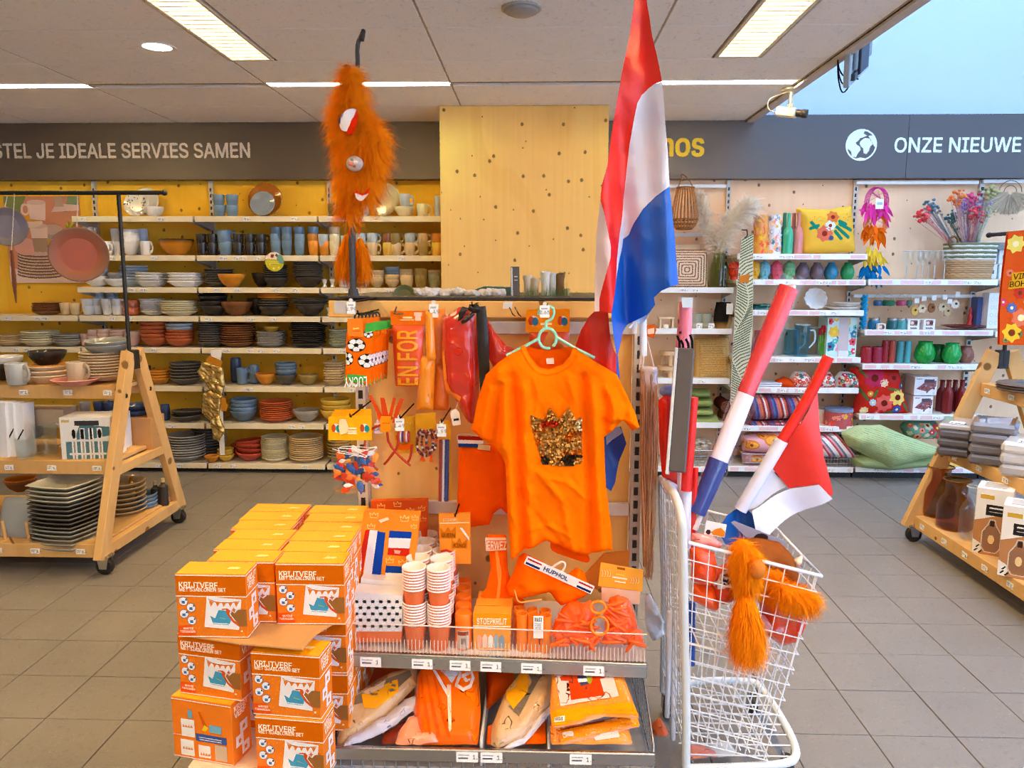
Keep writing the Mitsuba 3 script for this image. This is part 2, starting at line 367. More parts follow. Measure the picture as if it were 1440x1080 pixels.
# slot with its dark inside
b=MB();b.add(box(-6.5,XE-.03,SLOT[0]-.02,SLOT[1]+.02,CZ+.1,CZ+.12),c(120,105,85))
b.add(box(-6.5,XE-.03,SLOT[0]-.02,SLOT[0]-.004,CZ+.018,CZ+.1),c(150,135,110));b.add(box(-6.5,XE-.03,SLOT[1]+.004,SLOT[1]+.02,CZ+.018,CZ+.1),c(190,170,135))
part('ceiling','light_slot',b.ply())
emit=lambda k=1.:{'type':'area','radiance':rgb([k*x for x in LAMP])}
bs('lamp_white',{'type':'diffuse','reflectance':rgb((.8,.8,.8))})
for i,(x0,x1,lb) in enumerate(((-4.1,-2.945,'strip light in the ceiling slot at the far left'),(-1.755,-.56,'strip light in the ceiling slot behind the furry orange garland'),(.64,1.64,'strip light in the ceiling slot right of the tall flag'))):
 k=thing('strip_light','warm white recessed '+lb,'ceiling light')
 b=MB();b.add(box(x0,x1,SLOT[0]+.012,SLOT[1]-.004,CZ+.062,CZ+.098),WHITE);part(k,'housing',b.ply('satin'))
 b=MB();b.add(lathe([(0,x0+.01),(.017,x0+.01),(.017,x1-.01),(0,x1-.01)],10),WHITE,frame([0,SLOT[0]+.042,CZ+.01],[0,1,0],[0,0,1],[1,0,0]))
 part(k,'tube',b.ply('lamp_white',emitter=emit(2.4)))
for ix,(x0,x1) in enumerate(troff):
 for iy,(y0,y1) in enumerate(tro_y):
  if iy==0:lb='long recessed louvred ceiling light '+('left of the furry garland' if ix==0 else 'beside the ceiling edge at right')
  else:lb=f'{POS3[iy-1]} row of recessed louvred ceiling lights behind the viewer, {["left", "right"][ix]} one'
  k=thing('troffer_light',lb,'ceiling light')
  b=MB();e=.02
  b.add(cbox(x0,x0+e,y0,y1,CZ-.006,CZ+.08,.003),c(205,195,178));b.add(cbox(x1-e,x1,y0,y1,CZ-.006,CZ+.08,.003),c(205,195,178))
  b.add(cbox(x0,x1,y0,y0+e,CZ-.006,CZ+.08,.003),c(205,195,178));b.add(cbox(x0,x1,y1-e,y1,CZ-.006,CZ+.08,.003),c(205,195,178))
  part(k,'frame',b.ply('satin'))
  b=MB();m=2 if iy==0 else 1
  v=np.array([[x0+e,y0+e,CZ+.07],[x1-e,y0+e,CZ+.07],[x1-e,y1-e,CZ+.07],[x0+e,y1-e,CZ+.07]])
  b.add((v,np.array([[0,2,1],[0,3,2]])),(1,1,1));part(k,'diffuser',b.ply('lamp_white',emitter=emit()))
  if iy==0:
   b=MB();ny=int((y1-y0)/.064)
   for q in range(1,ny):
    y=y0+q*(y1-y0)/ny;b.add(box(x0+e,x1-e,y-.004,y+.004,CZ,CZ+.05),c(156,148,138))
   for x in(x0+(x1-x0)*.5,):b.add(box(x-.003,x+.003,y0+e,y1-e,CZ+.02,CZ+.05),c(200,192,178))
   part(k,'louvre',b.ply('satin'))
# downlight and smoke detector
k=thing('downlight','round recessed downlight in the ceiling, lit','ceiling light')
M=mat((-2.063,4.324,CZ))
b=MB();b.add(lathe([(.072,.05),(.076,-.002),(.098,-.006),(.1,.001),(.079,.006),(.078,.06)],32),c(235,230,220));part(k,'ring',b.ply('satin'),M)
b=MB();v,f=lathe([(.0,.03),(.072,.03)],28);n_=np.cross(v[f[0,1]]-v[f[0,0]],v[f[0,2]]-v[f[0,0]])[2];b.add((v,f if n_<0 else f[:,::-1]),(1,1,1));part(k,'lens',b.ply('lamp_white',emitter=emit(1.6)),M)
k=thing('smoke_detector','flat grey round smoke detector on the ceiling','smoke detector')
b=MB();b.add(lathe([(0,-.035),(.05,-.033),(.075,-.022),(.082,-.004),(.082,.001)],28),c(150,146,142));part(k,'cover',b.ply('satin'),mat((-.076,3.75,CZ)))
b=MB();b.add(lathe([(.082,-.012),(.093,-.01),(.093,.001)],28),c(165,160,155));part(k,'base',b.ply('satin'),mat((-.076,3.75,CZ)))
# walls
b=MB();b.add(box(-6.6,7.6,YW,YW+.12,0,5.3),c(188,206,240));b.add(box(-6.6,.5,YW-.008,YW,0,3.),c(214,190,150));struct('wall_back',b.ply())
b=MB();b.add(box(-6.7,-6.55,-5.6,YW,0,3.1),c(225,215,195));struct('wall_left',b.ply())
b=MB() # right wall with a long high window band, and the wall behind with the shop front open to daylight
b.add(box(7.5,7.6,1.5,YW,0,2.7),c(232,236,238));b.add(box(7.5,7.6,-5.6,1.5,0,.6),c(232,236,238));b.add(box(7.5,7.6,-5.6,YW,4.4,5.3),c(232,236,238))
for y in(-5.6,-2.6,.4,3.4,6.2):b.add(box(7.5,7.6,y,y+.3,2.7,4.4),c(232,236,238))
struct('wall_right',b.ply())
b=MB();b.add(box(-6.6,2.2,-5.6,-5.5,0,3.5),c(225,218,205));b.add(box(1.7,7.6,-5.6,-5.5,3.4,5.3),c(232,236,238));b.add(box(1.8,7.6,-5.6,-5.5,0,.25),c(200,200,200))
for x in(2.2,3.9,5.6,7.3):b.add(box(x,x+.12,-5.6,-5.5,.25,3.4),c(190,190,190))
struct('wall_front',b.ply())
# roof of the high part on the right: beams with glass left open between them
b=MB()
for y in(-5.6,-2.7,.3,3.2,5.0):b.add(box(XE-.02,7.6,y,y+.12,5.2,5.35),c(215,222,226))
b.add(box(XE-.1,XE+.1,-5.6,YW,5.15,5.35),c(215,222,226));b.add(box(4.6,7.6,-5.6,YW,5.2,5.3),c(225,230,234))
struct('trim_001',b.ply())
b=MB();b.add(box(XE-.03,XE,-5.6,YW-.001,CZ+.1,5.3),c(225,230,234));struct('wall_upper',b.ply())
b=MB();b.add(box(XE-.045,XE+.012,-5.5,6.5,CZ-.018,CZ-.002),c(200,190,184));b.add(box(XE-.03,XE+.005,-5.5,6.5,CZ-.002,CZ+.012),c(50,44,46));b.add(box(XE-.03,XE+.012,-5.5,6.5,CZ+.012,CZ+.11),c(180,172,170));struct('trim_002',b.ply())
# fascia boards with lettering over the shelving
k=sroot('trim_003')
b=MB();b.add(box(-6.5,-.72,6.42,6.45,2.411,CZ+.005),c(74,66,60));b.add(box(-6.5,-.72,6.45,YW,2.411,2.43),c(74,66,60));part(k,'fascia_board',b.ply('satin'))  # both boards are one grey, warm lamp light put into this copy
s='BESTEL JE IDEALE SERVIES SAMEN';h=at(100,202,6.42)[2]-at(100,222,6.42)[2];xe=at(352,220,6.42)[0];x0=at(3.5,220,6.42)[0]
tv=text(s,h,True);wfull=tv[0][:,0].max()
tS=text('STEL JE IDEALE SERVIES SAMEN',h,True);sx=(xe-at(-9,220,6.42)[0])/tS[0][:,0].max();wfull*=sx
b=MB();b.add(text(s,h,True,.002,wfull),c(222,212,196),mat((xe-wfull,6.419,at(100,222,6.42)[2])));part(k,'lettering',b.ply('satin'),label='pale letters STEL JE IDEALE SERVIES SAMEN')
k=sroot('trim_004')
b=MB();HT=at(1300,160.5,6.42)[2];b.add(box(.525,XE+.02,6.42,6.45,2.411,CZ-.001),c(82,80,82));b.add(box(XE+.02,2.95,6.42,6.45,2.411,HT),c(82,80,82));b.add(box(2.953,7.4,6.42,6.45,2.411,HT),c(82,80,82));b.add(box(.525,7.4,6.45,YW,2.411,2.43),c(82,80,82));b.add(box(XE+.02,7.4,6.45,YW,HT-.012,HT),c(82,80,82));part(k,'fascia_board',b.ply('satin'))  # same grey as the left board, cool daylight put into its colour
p0,p1=at(1257,214,6.42),at(1435,214,6.42);h=at(1300,193,6.42)[2]-at(1300,213,6.42)[2]
b=MB();b.add(text('ONZE NIEUWE',h,True,.002,p1[0]-p0[0]),c(225,232,235),mat((p0[0],6.419,p0[2])));part(k,'lettering',b.ply('satin'),label='pale letters ONZE NIEUWE')
p0,p1=at(928,219,6.42),at(989,219,6.42);h=(at(960,195,6.42)[2]-p0[2])
b=MB();b.add(text('nos',h*1.33,True,.003,p1[0]-p0[0]),c(250,205,15),mat((p0[0],6.419,p0[2])));
v,f=text('nos',h*1.33,True,.003,p1[0]-p0[0]);b.add((v*[1,1,1]+[.006,-.001,.0],f),c(250,205,15),mat((p0[0],6.419,p0[2])));part(k,'logo_lettering',b.ply('satin'),label='yellow rounded letters nos')
# globe sign
g0=at(1211,204,6.42);R=(at(1233,204,6.42)[0]-at(1189,204,6.42)[0])/2
land=[[(-.95,.1),(-.8,.45),(-.5,.75),(-.15,.9),(.15,.85),(.05,.7),(.3,.6),(.1,.5),(-.1,.45),(-.2,.3),(-.4,.15),(-.3,0),(-.1,-.1),(-.05,-.3),(-.2,-.5),(-.3,-.75),(-.55,-.7),(-.6,-.4),(-.85,-.2)],[(.0,.28),(.2,.42),(.5,.38),(.62,.2),(.7,.05),(.55,-.1),(.5,-.35),(.35,-.55),(.2,-.5),(.15,-.2),(-.02,-.05),(-.1,.1)],[(.45,.55),(.75,.6),(.9,.35),(.97,.05),(.85,-.1),(.72,.15),(.6,.35)],[(-.35,-.88),(0,-.8),(.3,-.86),(.1,-.94),(-.2,-.95)]]
b=MB();disk=circle(0,0,.97,40)
b.add(prism(affinity.scale(circle(0,0,1,48).difference(circle(0,0,.9,48)),R,R,origin=(0,0)),-.003,0),c(225,232,235),mat(g0))
for L in land:b.add(prism(affinity.scale(Polygon(L).buffer(.02).intersection(disk),R,R,origin=(0,0)),-.003,0),c(225,232,235),mat(g0))
part(k,'globe_emblem',b.ply('satin'),label='round white globe emblem')
# plywood clad column
b=MB();b.add(cbox(-.716,.523,5.83,YW,0,CZ,.003),(1,1,1));v,f,_=b.arrays()
struct('wall_column',wood((v,f),0))
# ------------------------------------------------------------------ wall shelving
YF,YB=6.15,6.52 # shelf front, back panel
STRIP=.045
def sh_z(y,x=300):return at(x,y,YF)[2]
LZ=[sh_z(y) for y in(308,363,408,448.5,493,547,599,655)]
RZ={'A':[at(985,y,YF)[2] for y in(408,466,536,598,660)],'B':[at(1120,y,YF)[2] for y in(361,397,440,506,549,603,660)],'C':[at(1300,y,YF)[2] for y in(397,468,516,587,661)],'D':[at(1420,y,YF)[2] for y in(398,470,660)]}
pr=random.Random(11)
CARD=c(246,246,242)
def price_label(w=.052,h=.03):
 b=MB();b.add(box(0,w,-.002,0,0,h),CARD)
 for k,(a,e) in enumerate(((.1,.55),(.1,.45))):b.add(box(a*w,e*w,-.0026,-.0018,(.62-.3*k)*h,(.72-.3*k)*h),c(120,120,125))
 b.add(text('1.-',h*.45,True,.0006),c(60,62,70),mat((w*.66,-.002,h*.22)));return b.ply()
LABEL=price_label()
def upright(z1):
 b=MB();b.add(box(-.016,.016,-.03,0,0,z1),c(196,192,182))
 z=.12
 while z<z1-.04:b.add(box(-.007,.007,-.0306,-.0298,z,z+.028),c(30,28,26));z+=.05
 return b.ply('satin')
UPR={}
def shelving(label,x0,x1,zs,panel,strip_col,ztop=2.41,pink=False,last=True,first=True,base=True,depth=None):
 k=thing('shelving_unit',label,'shelving')
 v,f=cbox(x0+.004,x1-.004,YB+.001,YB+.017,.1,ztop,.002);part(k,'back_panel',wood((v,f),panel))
 if ztop not in UPR:UPR[ztop]=upright(ztop-.005)
 part(k,'upright',UPR[ztop],mat((x0,YB,0)))
 if last:part(k,'upright',UPR[ztop],mat((x1,YB,0)))
 for i,z in enumerate(zs):
  yf=YF if depth is None else depth[i]
  b=MB();zt=z+STRIP/2
  b.add(box(x0+.004,x1-.004,yf+.006,YB-.03,zt-.03,zt-.004),c(205,200,188));b.add(cbox(x0+.004,x1-.004,yf-.004,yf+.008,z-STRIP/2,zt,.002),strip_col)
  if pink:
   x=x0+.02
   while x<x1-.05:
    w=pr.uniform(.05,.2);b.add(box(x,min(x+w,x1-.02),yf-.0048,yf-.003,z-STRIP*.32,z+STRIP*.3),c(236,196,198) if pr.random()<.75 else CARD);x+=w+pr.uniform(.01,.07)
  for xb in(x0+.012,x1-.018):
   b.add(prism([(0,0),(.34,0),(.34,-.02),(.0,-.075)],0,.004),c(160,156,148),frame([xb,YB-.03,zt-.03],[0,0,0],[1,0,0],[0,0,1]) if 0 else frame([xb,YB-.03,zt-.028],[0,-1,0],[1,0,0],[0,0,1]))
  s=part(k,'shelf',b.ply('satin'))
  for q in range(pr.randint(2,5)):
   part(s,'price_label',LABEL,mat((x0+.04+pr.random()*.85*(x1-x0-.1),yf-.005,z-.017)))
 if base:
  b=MB();b.add(box(x0+.002,x1-.002,YF+.05,YB,0,zs[-1]-.024),c(24,23,23));part(k,'kick_plate',b.ply('satin'))
 return k
CRM=c(238,226,192)
shelving('warm lit plywood backed crockery shelving behind the left trolley, with a poster above',-4.71,-3.725,LZ[3:],1,CRM,last=False)
shelving('warm lit plywood backed crockery shelving with a black and white plate on top',-3.715,-2.73,LZ,1,CRM,last=False)
shelving('warm lit plywood backed crockery shelving with a brown plate on display on top',-2.72,-1.735,LZ,1,CRM,last=False)
shelving('warm lit plywood backed crockery shelving beside the plywood column',-1.725,-.735,LZ,1,CRM)
WH=c(236,238,238)
shelving('cool lit plywood shelving of natural decoration right of the tall flag',.56,1.56,RZ['A'],2,WH,last=False)
shelving('cool lit plywood shelving with a yellow flowered cushion at its top',1.57,2.585,RZ['B'],2,WH,pink=True,last=False)
shelving('cool lit plywood shelving with wine glasses and a basket of dried flowers',2.595,3.6,RZ['C'],2,WH,pink=True)
shelving('cool lit plywood shelving at the right edge, behind the hanging orange bag',3.61,4.62,RZ['D'],2,WH,pink=True)
# ------------------------------------------------------------------ crockery on the warm lit shelves
COL={'white':c(232,230,222),'cream':c(226,210,168),'beige':c(196,172,128),'ochre':c(200,128,28),'brown':c(110,66,32),'black':c(30,28,28),'dark grey':c(72,70,68),'grey':c(150,148,142),'blue':c(92,120,146),'dark blue':c(40,62,100),'light blue':c(168,184,196),'terracotta':c(178,88,46),'pink':c(214,172,152),'green':c(58,66,36),'olive':c(138,120,66),'red':c(158,52,32),'yellow':c(222,172,60),'sage':c(138,142,118)}
PROF={'plate':[(0,0),(.55,0),(.62,.12),(.98,.8),(1,.92),(.96,1),(.66,.38),(.6,.25),(0,.25)],'bowl':[(0,.0),(.38,0),(.42,.06),(.7,.3),(.93,.68),(1,.97),(.96,1),(.86,.72),(.6,.34),(.3,.14),(0,.12)],'cup':[(0,0),(.66,0),(.74,.04),(.9,.45),(1,.98),(.95,1),(.88,.9),(.68,.12),(0,.1)],'mug':[(0,0),(.78,0),(.86,.04),(.92,.3),(1,.98),(.95,1),(.86,.8),(.8,.1),(0,.08)],'egg cup':[(0,0),(.7,0),(.72,.08),(.4,.35),(.42,.45),(1,.95),(.95,1),(.5,.62),(0,.5)],'vase':[(0,0),(.8,0),(.95,.1),(1,.5),(.9,.95),(.85,1),(.8,.93),(.7,.3),(0,.2)]}
_cr={}
def rsq(w,n=6,e=.72):
 t=np.arange(24)*2*np.pi/24;s=np.maximum(np.abs(np.cos(t)),np.abs(np.sin(t)))
 return t,1/(s**e)
def crock(kind,col,rim=None,var=0):
 key=(kind,col,rim,var)
 if key in _cr:return _cr[key]
 base=COL[col];b=MB()
 if kind=='square plate':
  v,f=lathe(PROF['plate'],24);a=np.arctan2(v[:,1],v[:,0]);s=np.maximum(np.abs(np.cos(a)),np.abs(np.sin(a)))**-.72
  v=v*np.column_stack([s*.88,s*.88,np.ones(len(s))])
 else:v,f=lathe(PROF[kind],20)
 cc=np.broadcast_to(base,v.shape).copy()
 rr=np.hypot(v[:,0],v[:,1]);nz=meshkit.fbm(v*3.1,2,3)[:,None]
 cc=cc*(.86+.28*nz)
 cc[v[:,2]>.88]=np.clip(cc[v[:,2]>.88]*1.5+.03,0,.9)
 if rim:cc[(v[:,2]>.86)]=COL[rim]
 cc=cc*(1,.82,1.2)[var]
 b.add((v,f),cc)
 if kind=='mug':
  b.add(tube(curve([(.9,0,.82),(1.3,0,.84),(1.62,0,.62),(1.45,0,.3),(.9,0,.2)],4)*[1,1,1],.13,6),base)
 _cr[key]=b.ply('gloss');return _cr[key]
ORD=['topmost','second','third','fourth','fifth','sixth','seventh','eighth','ninth','tenth','eleventh','twelfth','thirteenth','fourteenth','fifteenth']
POS=['first','second','third','fourth','fifth','sixth','seventh','eighth','ninth','tenth','eleventh','twelfth','thirteenth','fourteenth','fifteenth','sixteenth','seventeenth','eighteenth','nineteenth','twentieth','twenty-first','twenty-second','twenty-third','twenty-fourth','twenty-fifth','twenty-sixth','twenty-seventh','twenty-eighth','twenty-ninth']
SHN=['top','second','third','fourth','fifth','sixth','seventh','bottom']
cr=random.Random(3)
def mpp(px,y,Y):return at(px+.5,y,Y)[0]-at(px-.5,y,Y)[0]
def shelf_goods(si,zt,ybase,items,where='yellow wall',noun2='crockery'):
 """items: (kind, x px, width px, [(count, colour, single height px, pitch px)...] from the bottom up, options)"""
 items=sorted(items,key=lambda t:t[1])
 for q,it in enumerate(items):
  kind0,px,w,runs=it[:4];opt=it[4] if len(it)>4 else{}
  Y=opt.get('Y',6.29);m=mpp(px,ybase,Y);X=at(px,ybase,Y)[0];z=zt;total=sum(r[0] for r in runs);done=0
  for run in runs:
   n,col,H,pitch=run[:4];kind=run[4] if len(run)>4 else kind0;wr=run[5] if len(run)>5 else w
   for j in range(n):
    done+=1;top=total-done
    R=wr/2*m;kn={'square plate':'plate'}.get(kind,kind)
    if total==1:lb=f'{col} {kind}, {POS[q]} from left on the {SHN[si]} shelf of the {where}'
    else:lb=f'{ORD[top]} {col} {kind} down the {POS[q]} stack from left, {SHN[si]} shelf, {where}'
    tilt=opt.get('tilt',0)*(j if opt.get('grow') else 1)
    M=mat((X+cr.uniform(-.004,.004),Y+cr.uniform(-.004,.004),z),opt.get('rz',cr.uniform(-.9,.2) if kind=='mug' else(cr.uniform(-.12,.12) if kind=='square plate' else cr.uniform(0,6))),ry=tilt)@np.diag([R,R,H*m*1.02,1])
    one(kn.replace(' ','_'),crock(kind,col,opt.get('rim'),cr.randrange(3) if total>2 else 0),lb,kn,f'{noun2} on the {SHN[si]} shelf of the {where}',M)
    z+=pitch*m*1.02
TOPS=[z+STRIP/2 for z in LZ]
def pl(kind,x,w,n,col,h,**o):return(kind,x,w,[(n,col,min(9,h/n*2.2),h/n*.98)],o)
S0=[('bowl',217,27,[(1,'white',14,0)]),('cup',309,17,[(1,'blue',16,14),(1,'blue',16,0)]),('cup',327,17,[(1,'blue',16,14),(1,'blue',16,0)]),('cup',470,17,[(1,'green',18,0)]),('bowl',570,29,[(1,'cream',14,13),(1,'light blue',18,0,'mug',15)]),('mug',594,16,[(1,'cream',18,0)]),('vase',615,9,[(1,'light blue',29,0)]),('cup',515,11,[(1,'light blue',18,0)],{'Y':6.33})]
S1=[('mug',128,18,[(1,'white',20,18),(1,'white',20,0)],{'Y':6.4}),('mug',150,15,[(1,'white',19,0)]),('mug',166,15,[(1,'white',19,17),(1,'white',19,0)],{'Y':6.36}),('bowl',184,25,[(6,'white',15,4)]),('vase',201,17,[(1,'light blue',36,0)],{'Y':6.43}),('mug',206,14,[(1,'white',19,0)],{'Y':6.24}),('bowl',249,46,[(1,'ochre',22,0)],{'rim':'black'})]
S1+=[('mug',x,14,[(1,'black',18,16),(1,'black',13,0)]) for x in(285,300,336,352,368)]+[('cup',317,19,[(1,'blue',19,17),(1,'blue',17,0,'mug',20)],{'rz':.2})]
S1+=[('cup',x,15,[(3,'blue',20,9.3)]) for x in(389,405,422)]+[('cup',441,15,[(2,'ochre',20,9.5),(1,'blue',20,0)]),('cup',456,15,[(1,'ochre',20,10),(1,'light blue',19,0)]),('cup',471,15,[(3,'cream',20,9.3)]),('cup',486,13,[(2,'light blue',18,9)])]
S1+=[('mug',x,15,[(1,a,18,15.5),(1,d,15,0)],{'rz':-.15}) for x,a,d in((508,'beige','light blue'),(524,'beige','light blue'),(545,'yellow','brown'),(557,'beige','olive'),(577,'beige','light blue'),(596,'olive','beige'),(614,'yellow','ochre'))]
S2=[('bowl',136,34,[(5,'white',12,4)],{'tilt':.12}),('bowl',165,34,[(1,'white',11,9),(1,'grey',10,0,'bowl',22)]),pl('plate',189,38,6,'light blue',24,Y=6.36),pl('square plate',215,40,4,'white',15),pl('square plate',262,46,4,'white',15),pl('plate',309,40,7,'dark grey',21,Y=6.36),('bowl',327,37,[(1,'ochre',18,0)],{'Y':6.24}),('bowl',368,26,[(1,'black',19,0)],{'Y':6.4}),('bowl',388,34,[(1,'black',13,11),(6,'dark grey',5,2.9,'plate')]),('bowl',434,40,[(1,'black',14,12),(8,'dark grey',5,2.5,'plate',43)]),('egg cup',457,9,[(1,'white',11,0)]),('egg cup',467,9,[(1,'white',11,0)]),('mug',485,16,[(1,'light blue',17,0)]),('bowl',511,20,[(5,'blue',11,3.5)]),('bowl',531,20,[(5,'beige',11,3.1)]),('bowl',552,21,[(3,'beige',11,3.4),(3,'blue',11,3.4)]),('cup',572,20,[(3,'beige',17,4)]),('cup',592,19,[(3,'olive',17,4.5)]),('cup',611,18,[(2,'sage',16,5),(1,'beige',14,0)])]
S3=[pl('square plate',67,34,6,'brown',14),('cup',93,15,[(1,'beige',16,0)]),('cup',107,15,[(1,'beige',16,0)]),('cup',124,15,[(2,'white',12,9.5)]),('cup',138,14,[(2,'white',12,9.5)],{'Y':6.34}),('cup',142,15,[(3,'light blue',13,10)],{'Y':6.42}),('mug',152,15,[(2,'white',12,9.5)]),('cup',160,16,[(3,'light blue',13,10)],{'Y':6.42}),('mug',166,15,[(2,'white',12,9.5)]),('vase',185,21,[(2,'terracotta',11,9)]),pl('plate',216,34,7,'white',19,Y=6.33),pl('plate',253,50,6,'cream',17,Y=6.27),('bowl',300,40,[(2,'black',13,7),(2,'black',13,7)],{'tilt':.04}),('bowl',334,44,[(1,'brown',19,0)]),('bowl',361,24,[(1,'black',22,0)],{'Y':6.42}),('bowl',386,42,[(1,'black',13,11),(3,'dark grey',5,3,'plate',44),(4,'ochre',6,3,'plate',42)]),('bowl',437,40,[(1,'black',14,12),(4,'dark grey',5,2.6,'plate',52)]),('egg cup',463,9,[(1,'white',11,0)]),('egg cup',472,9,[(1,'white',11,0)])]
S4=[pl('plate',18,36,4,'beige',11),pl('plate',58,48,5,'cream',16),pl('plate',97,38,4,'grey',12),('cup',121,13,[(2,'pink',9,7)]),('cup',133,16,[(2,'pink',13,9)]),('cup',148,18,[(3,'pink',11,6)]),('bowl',167,24,[(4,'pink',10,4)]),('bowl',188,24,[(1,'pink',20,0)]),('bowl',219,38,[(5,'terracotta',12,5.3)]),('bowl',254,38,[(4,'terracotta',11,4),(2,'light blue',11,4.5)]),pl('plate',298,37,9,'dark grey',28),pl('plate',336,48,9,'brown',27,Y=6.3),('square plate',383,40,[(8,'grey',5,2.3),(1,'yellow',9,0,'bowl',21)]),pl('square plate',435,48,12,'black',33),pl('plate',476,27,8,'sage',21)]
S5=[('vase',207,14,[(1,'black',24,0)]),pl('plate',226,29,4,'ochre',15),pl('plate',262,42,6,'dark grey',25),('vase',333,15,[(1,'dark blue',33,0)],{'Y':6.4}),('mug',341,15,[(1,'blue',22,0)]),('vase',358,15,[(1,'blue',25,0)],{'Y':6.34}),('bowl',374,29,[(1,'ochre',15,0)]),('bowl',403,30,[(1,'dark grey',14,9),(3,'blue',12,4.5)]),('bowl',434,28,[(1,'olive',14,0)]),pl('square plate',471,30,8,'beige',28)]
S6=[('vase',234,13,[(1,'dark blue',21,0)]),('plate',265,44,[(2,'dark grey',9,5)],{'tilt':-.06}),pl('plate',303,26,5,'grey',14),('bowl',344,38,[(4,'blue',15,5)]),pl('plate',390,46,9,'terracotta',25),('bowl',432,38,[(1,'grey',16,0)]),('bowl',473,42,[(3,'yellow',17,7)])]
S7=[pl('plate',264,50,9,'grey',31),pl('plate',292,40,9,'dark grey',36,Y=6.44),('bowl',299,20,[(1,'ochre',9,0)],{'Y':6.2}),('bowl',318,22,[(3,'yellow',9,4)],{'Y':6.24}),('bowl',342,30,[(2,'red',12,5)],{'Y':6.42}),('bowl',352,38,[(4,'red',13,5)],{'tilt':.1}),pl('plate',388,38,13,'cream',31),pl('plate',432,47,11,'beige',31),pl('plate',478,34,8,'olive',34)]
for si,(S,yb) in enumerate(zip((S0,S1,S2,S3,S4,S5,S6,S7),(304,359,403,444,488,542,594,649))):shelf_goods(si,TOPS[si],yb,S)
# display plates standing on the top shelf
def standing(px,py,rpx,col,Y,label,lean=.25,extra=None,bsdf='gloss',name='display_plate'):
 m=mpp(px,py,Y);R=rpx*m;o=at(px,py,Y);b=MB()
 v,f=lathe(PROF['plate'],36);b.add((v*[R,R,R*.16],f),col)
 if extra:extra(b,R)
 one(name,b.ply(bsdf),label,'plate',None,mat(o)@mat(rx=math.pi/2-lean))
def pattern(b,R):
 q=random.Random(2)
 for k in range(46):
  a,r=q.random()*6.28,R*(.34+.6*q.random()**.7);s=R*q.uniform(.04,.11)
  v,f=tri2(star(r*math.cos(a),r*math.sin(a),s,5,.45,q.random()*6));zz=.045*R if r<.62*R else(.06+.26*(r/R-.62))*R
  b.add((np.column_stack([v,np.full(len(v),zz+.002)]),f),c(60,58,60))
standing(205,284,19.5,c(236,228,214),6.4,'plain white plate standing behind the black patterned plate on the top shelf')
standing(193,287,18,c(222,216,206),6.34,'white plate with black flower pattern standing on the top shelf',extra=pattern)
standing(374,282,24,c(150,88,22),6.38,'large glossy brown plate standing on the top shelf')
standing(370,287,17.5,c(128,142,156),6.32,'smaller blue grey plate standing in front of the brown plate')
standing(541,279,22,c(222,208,168),6.42,'large cream plate standing on the top shelf behind the garland')
standing(540,288,17,c(206,190,148),6.36,'medium cream plate standing in front of the large cream plate')
standing(537,294,10.5,c(222,206,160),6.3,'small cream plate in front of the two standing cream plates')
# round yellow green promotion disc on a shelf edge
o=at(386,368,6.12);m=mpp(386,368,6.12);R=13.3*m
k=thing('shelf_sign','round yellow green paper sign on the edge of the second crockery shelf','sign')
b=MB();b.add(prism(circle(0,0,R,40),0,.002),c(196,190,52));part(k,'disc',b.ply(),mat(o))
b=MB();b.add(flat(circle(0,0,R,40).intersection(rect(-R,R*.25,R,R)),-.0008),c(238,224,206));b.add(flat(circle(R*.75,R*.3,R*.5).intersection(circle(0,0,R)),-.001),c(110,160,150))
for x,z,r in((-.1,-.7,.12),(.45,-.6,.1),(-.5,-.3,.08)):b.add(flat(circle(x*R,z*R,r*R),-.001),c(240,225,120))
for z in(-.05,-.22):b.add(flat(rect(-.55*R,z*R,.5*R,(z+.08)*R),-.0011),c(228,222,120))
b.add(flat(star(-.2*R,.6*R,.25*R,7),-.0012),c(130,60,40));b.add(flat(star(.25*R,.66*R,.2*R,7),-.0012),c(90,80,70));part(k,'print',b.ply(),mat(o))
b=MB();b.add(box(-.004,.004,.002,.03,-.01,.01),c(220,220,220));part(k,'clip',b.ply(),mat(o))
# poster of crockery on the yellow wall
x0,z1=at(4,276,6.5)[[0,2]];x1,z0=at(119,398,6.5)[[0,2]];W,H=x1-x0,z1-z0
k=thing('poster','poster with a photograph of stacked cups and plates on the yellow wall','poster')
b=MB();b.add(box(0,W,0,.006,0,H),c(206,142,112));part(k,'board',b.ply(),mat((x0,6.505,z0)))
b=MB();y=-.001
def pg(pts,col):
 global y;y-=.00012;b.add(flat(Polygon([(a*W,d*H) for a,d in pts]),y),col)
def el(cx,cz,rx,rz,col):
 global y;y-=.00012;b.add(flat(circle(cx*W,cz*H,rx*W,28,rz*H),y),col)
pg([(0,0),(1,0),(1,.1),(.8,.16),(.2,.12),(0,.2)],c(230,205,190));pg([(0,.9),(.2,.8),(.3,1),(0,1)],c(120,130,80));pg([(.8,.82),(1,.86),(1,1),(.86,1)],c(120,140,110));pg([(.62,.82),(1,.84),(1,.9),(.7,.92)],c(226,196,184));pg([(.68,.88),(.8,.88),(.78,1),(.68,1)],c(190,160,140))
for j in range(8):el(.42,.1+.035*j,.32-.004*j,.05,c(120,92,76));el(.42,.115+.035*j,.31-.004*j,.045,c(206,178,160))
el(.25,.42,.16,.1,c(224,168,150));el(.72,.45,.2,.09,c(120,112,108));el(.7,.49,.2,.07,c(214,156,62));el(.66,.57,.16,.08,c(170,150,140));el(.62,.62,.14,.06,c(196,170,156))
pg([(.36,.36),(.53,.36),(.55,.52),(.34,.52)],c(170,140,116));pg([(.34,.52),(.55,.52),(.56,.66),(.32,.66)],c(232,204,186));el(.44,.66,.12,.03,c(216,184,164))
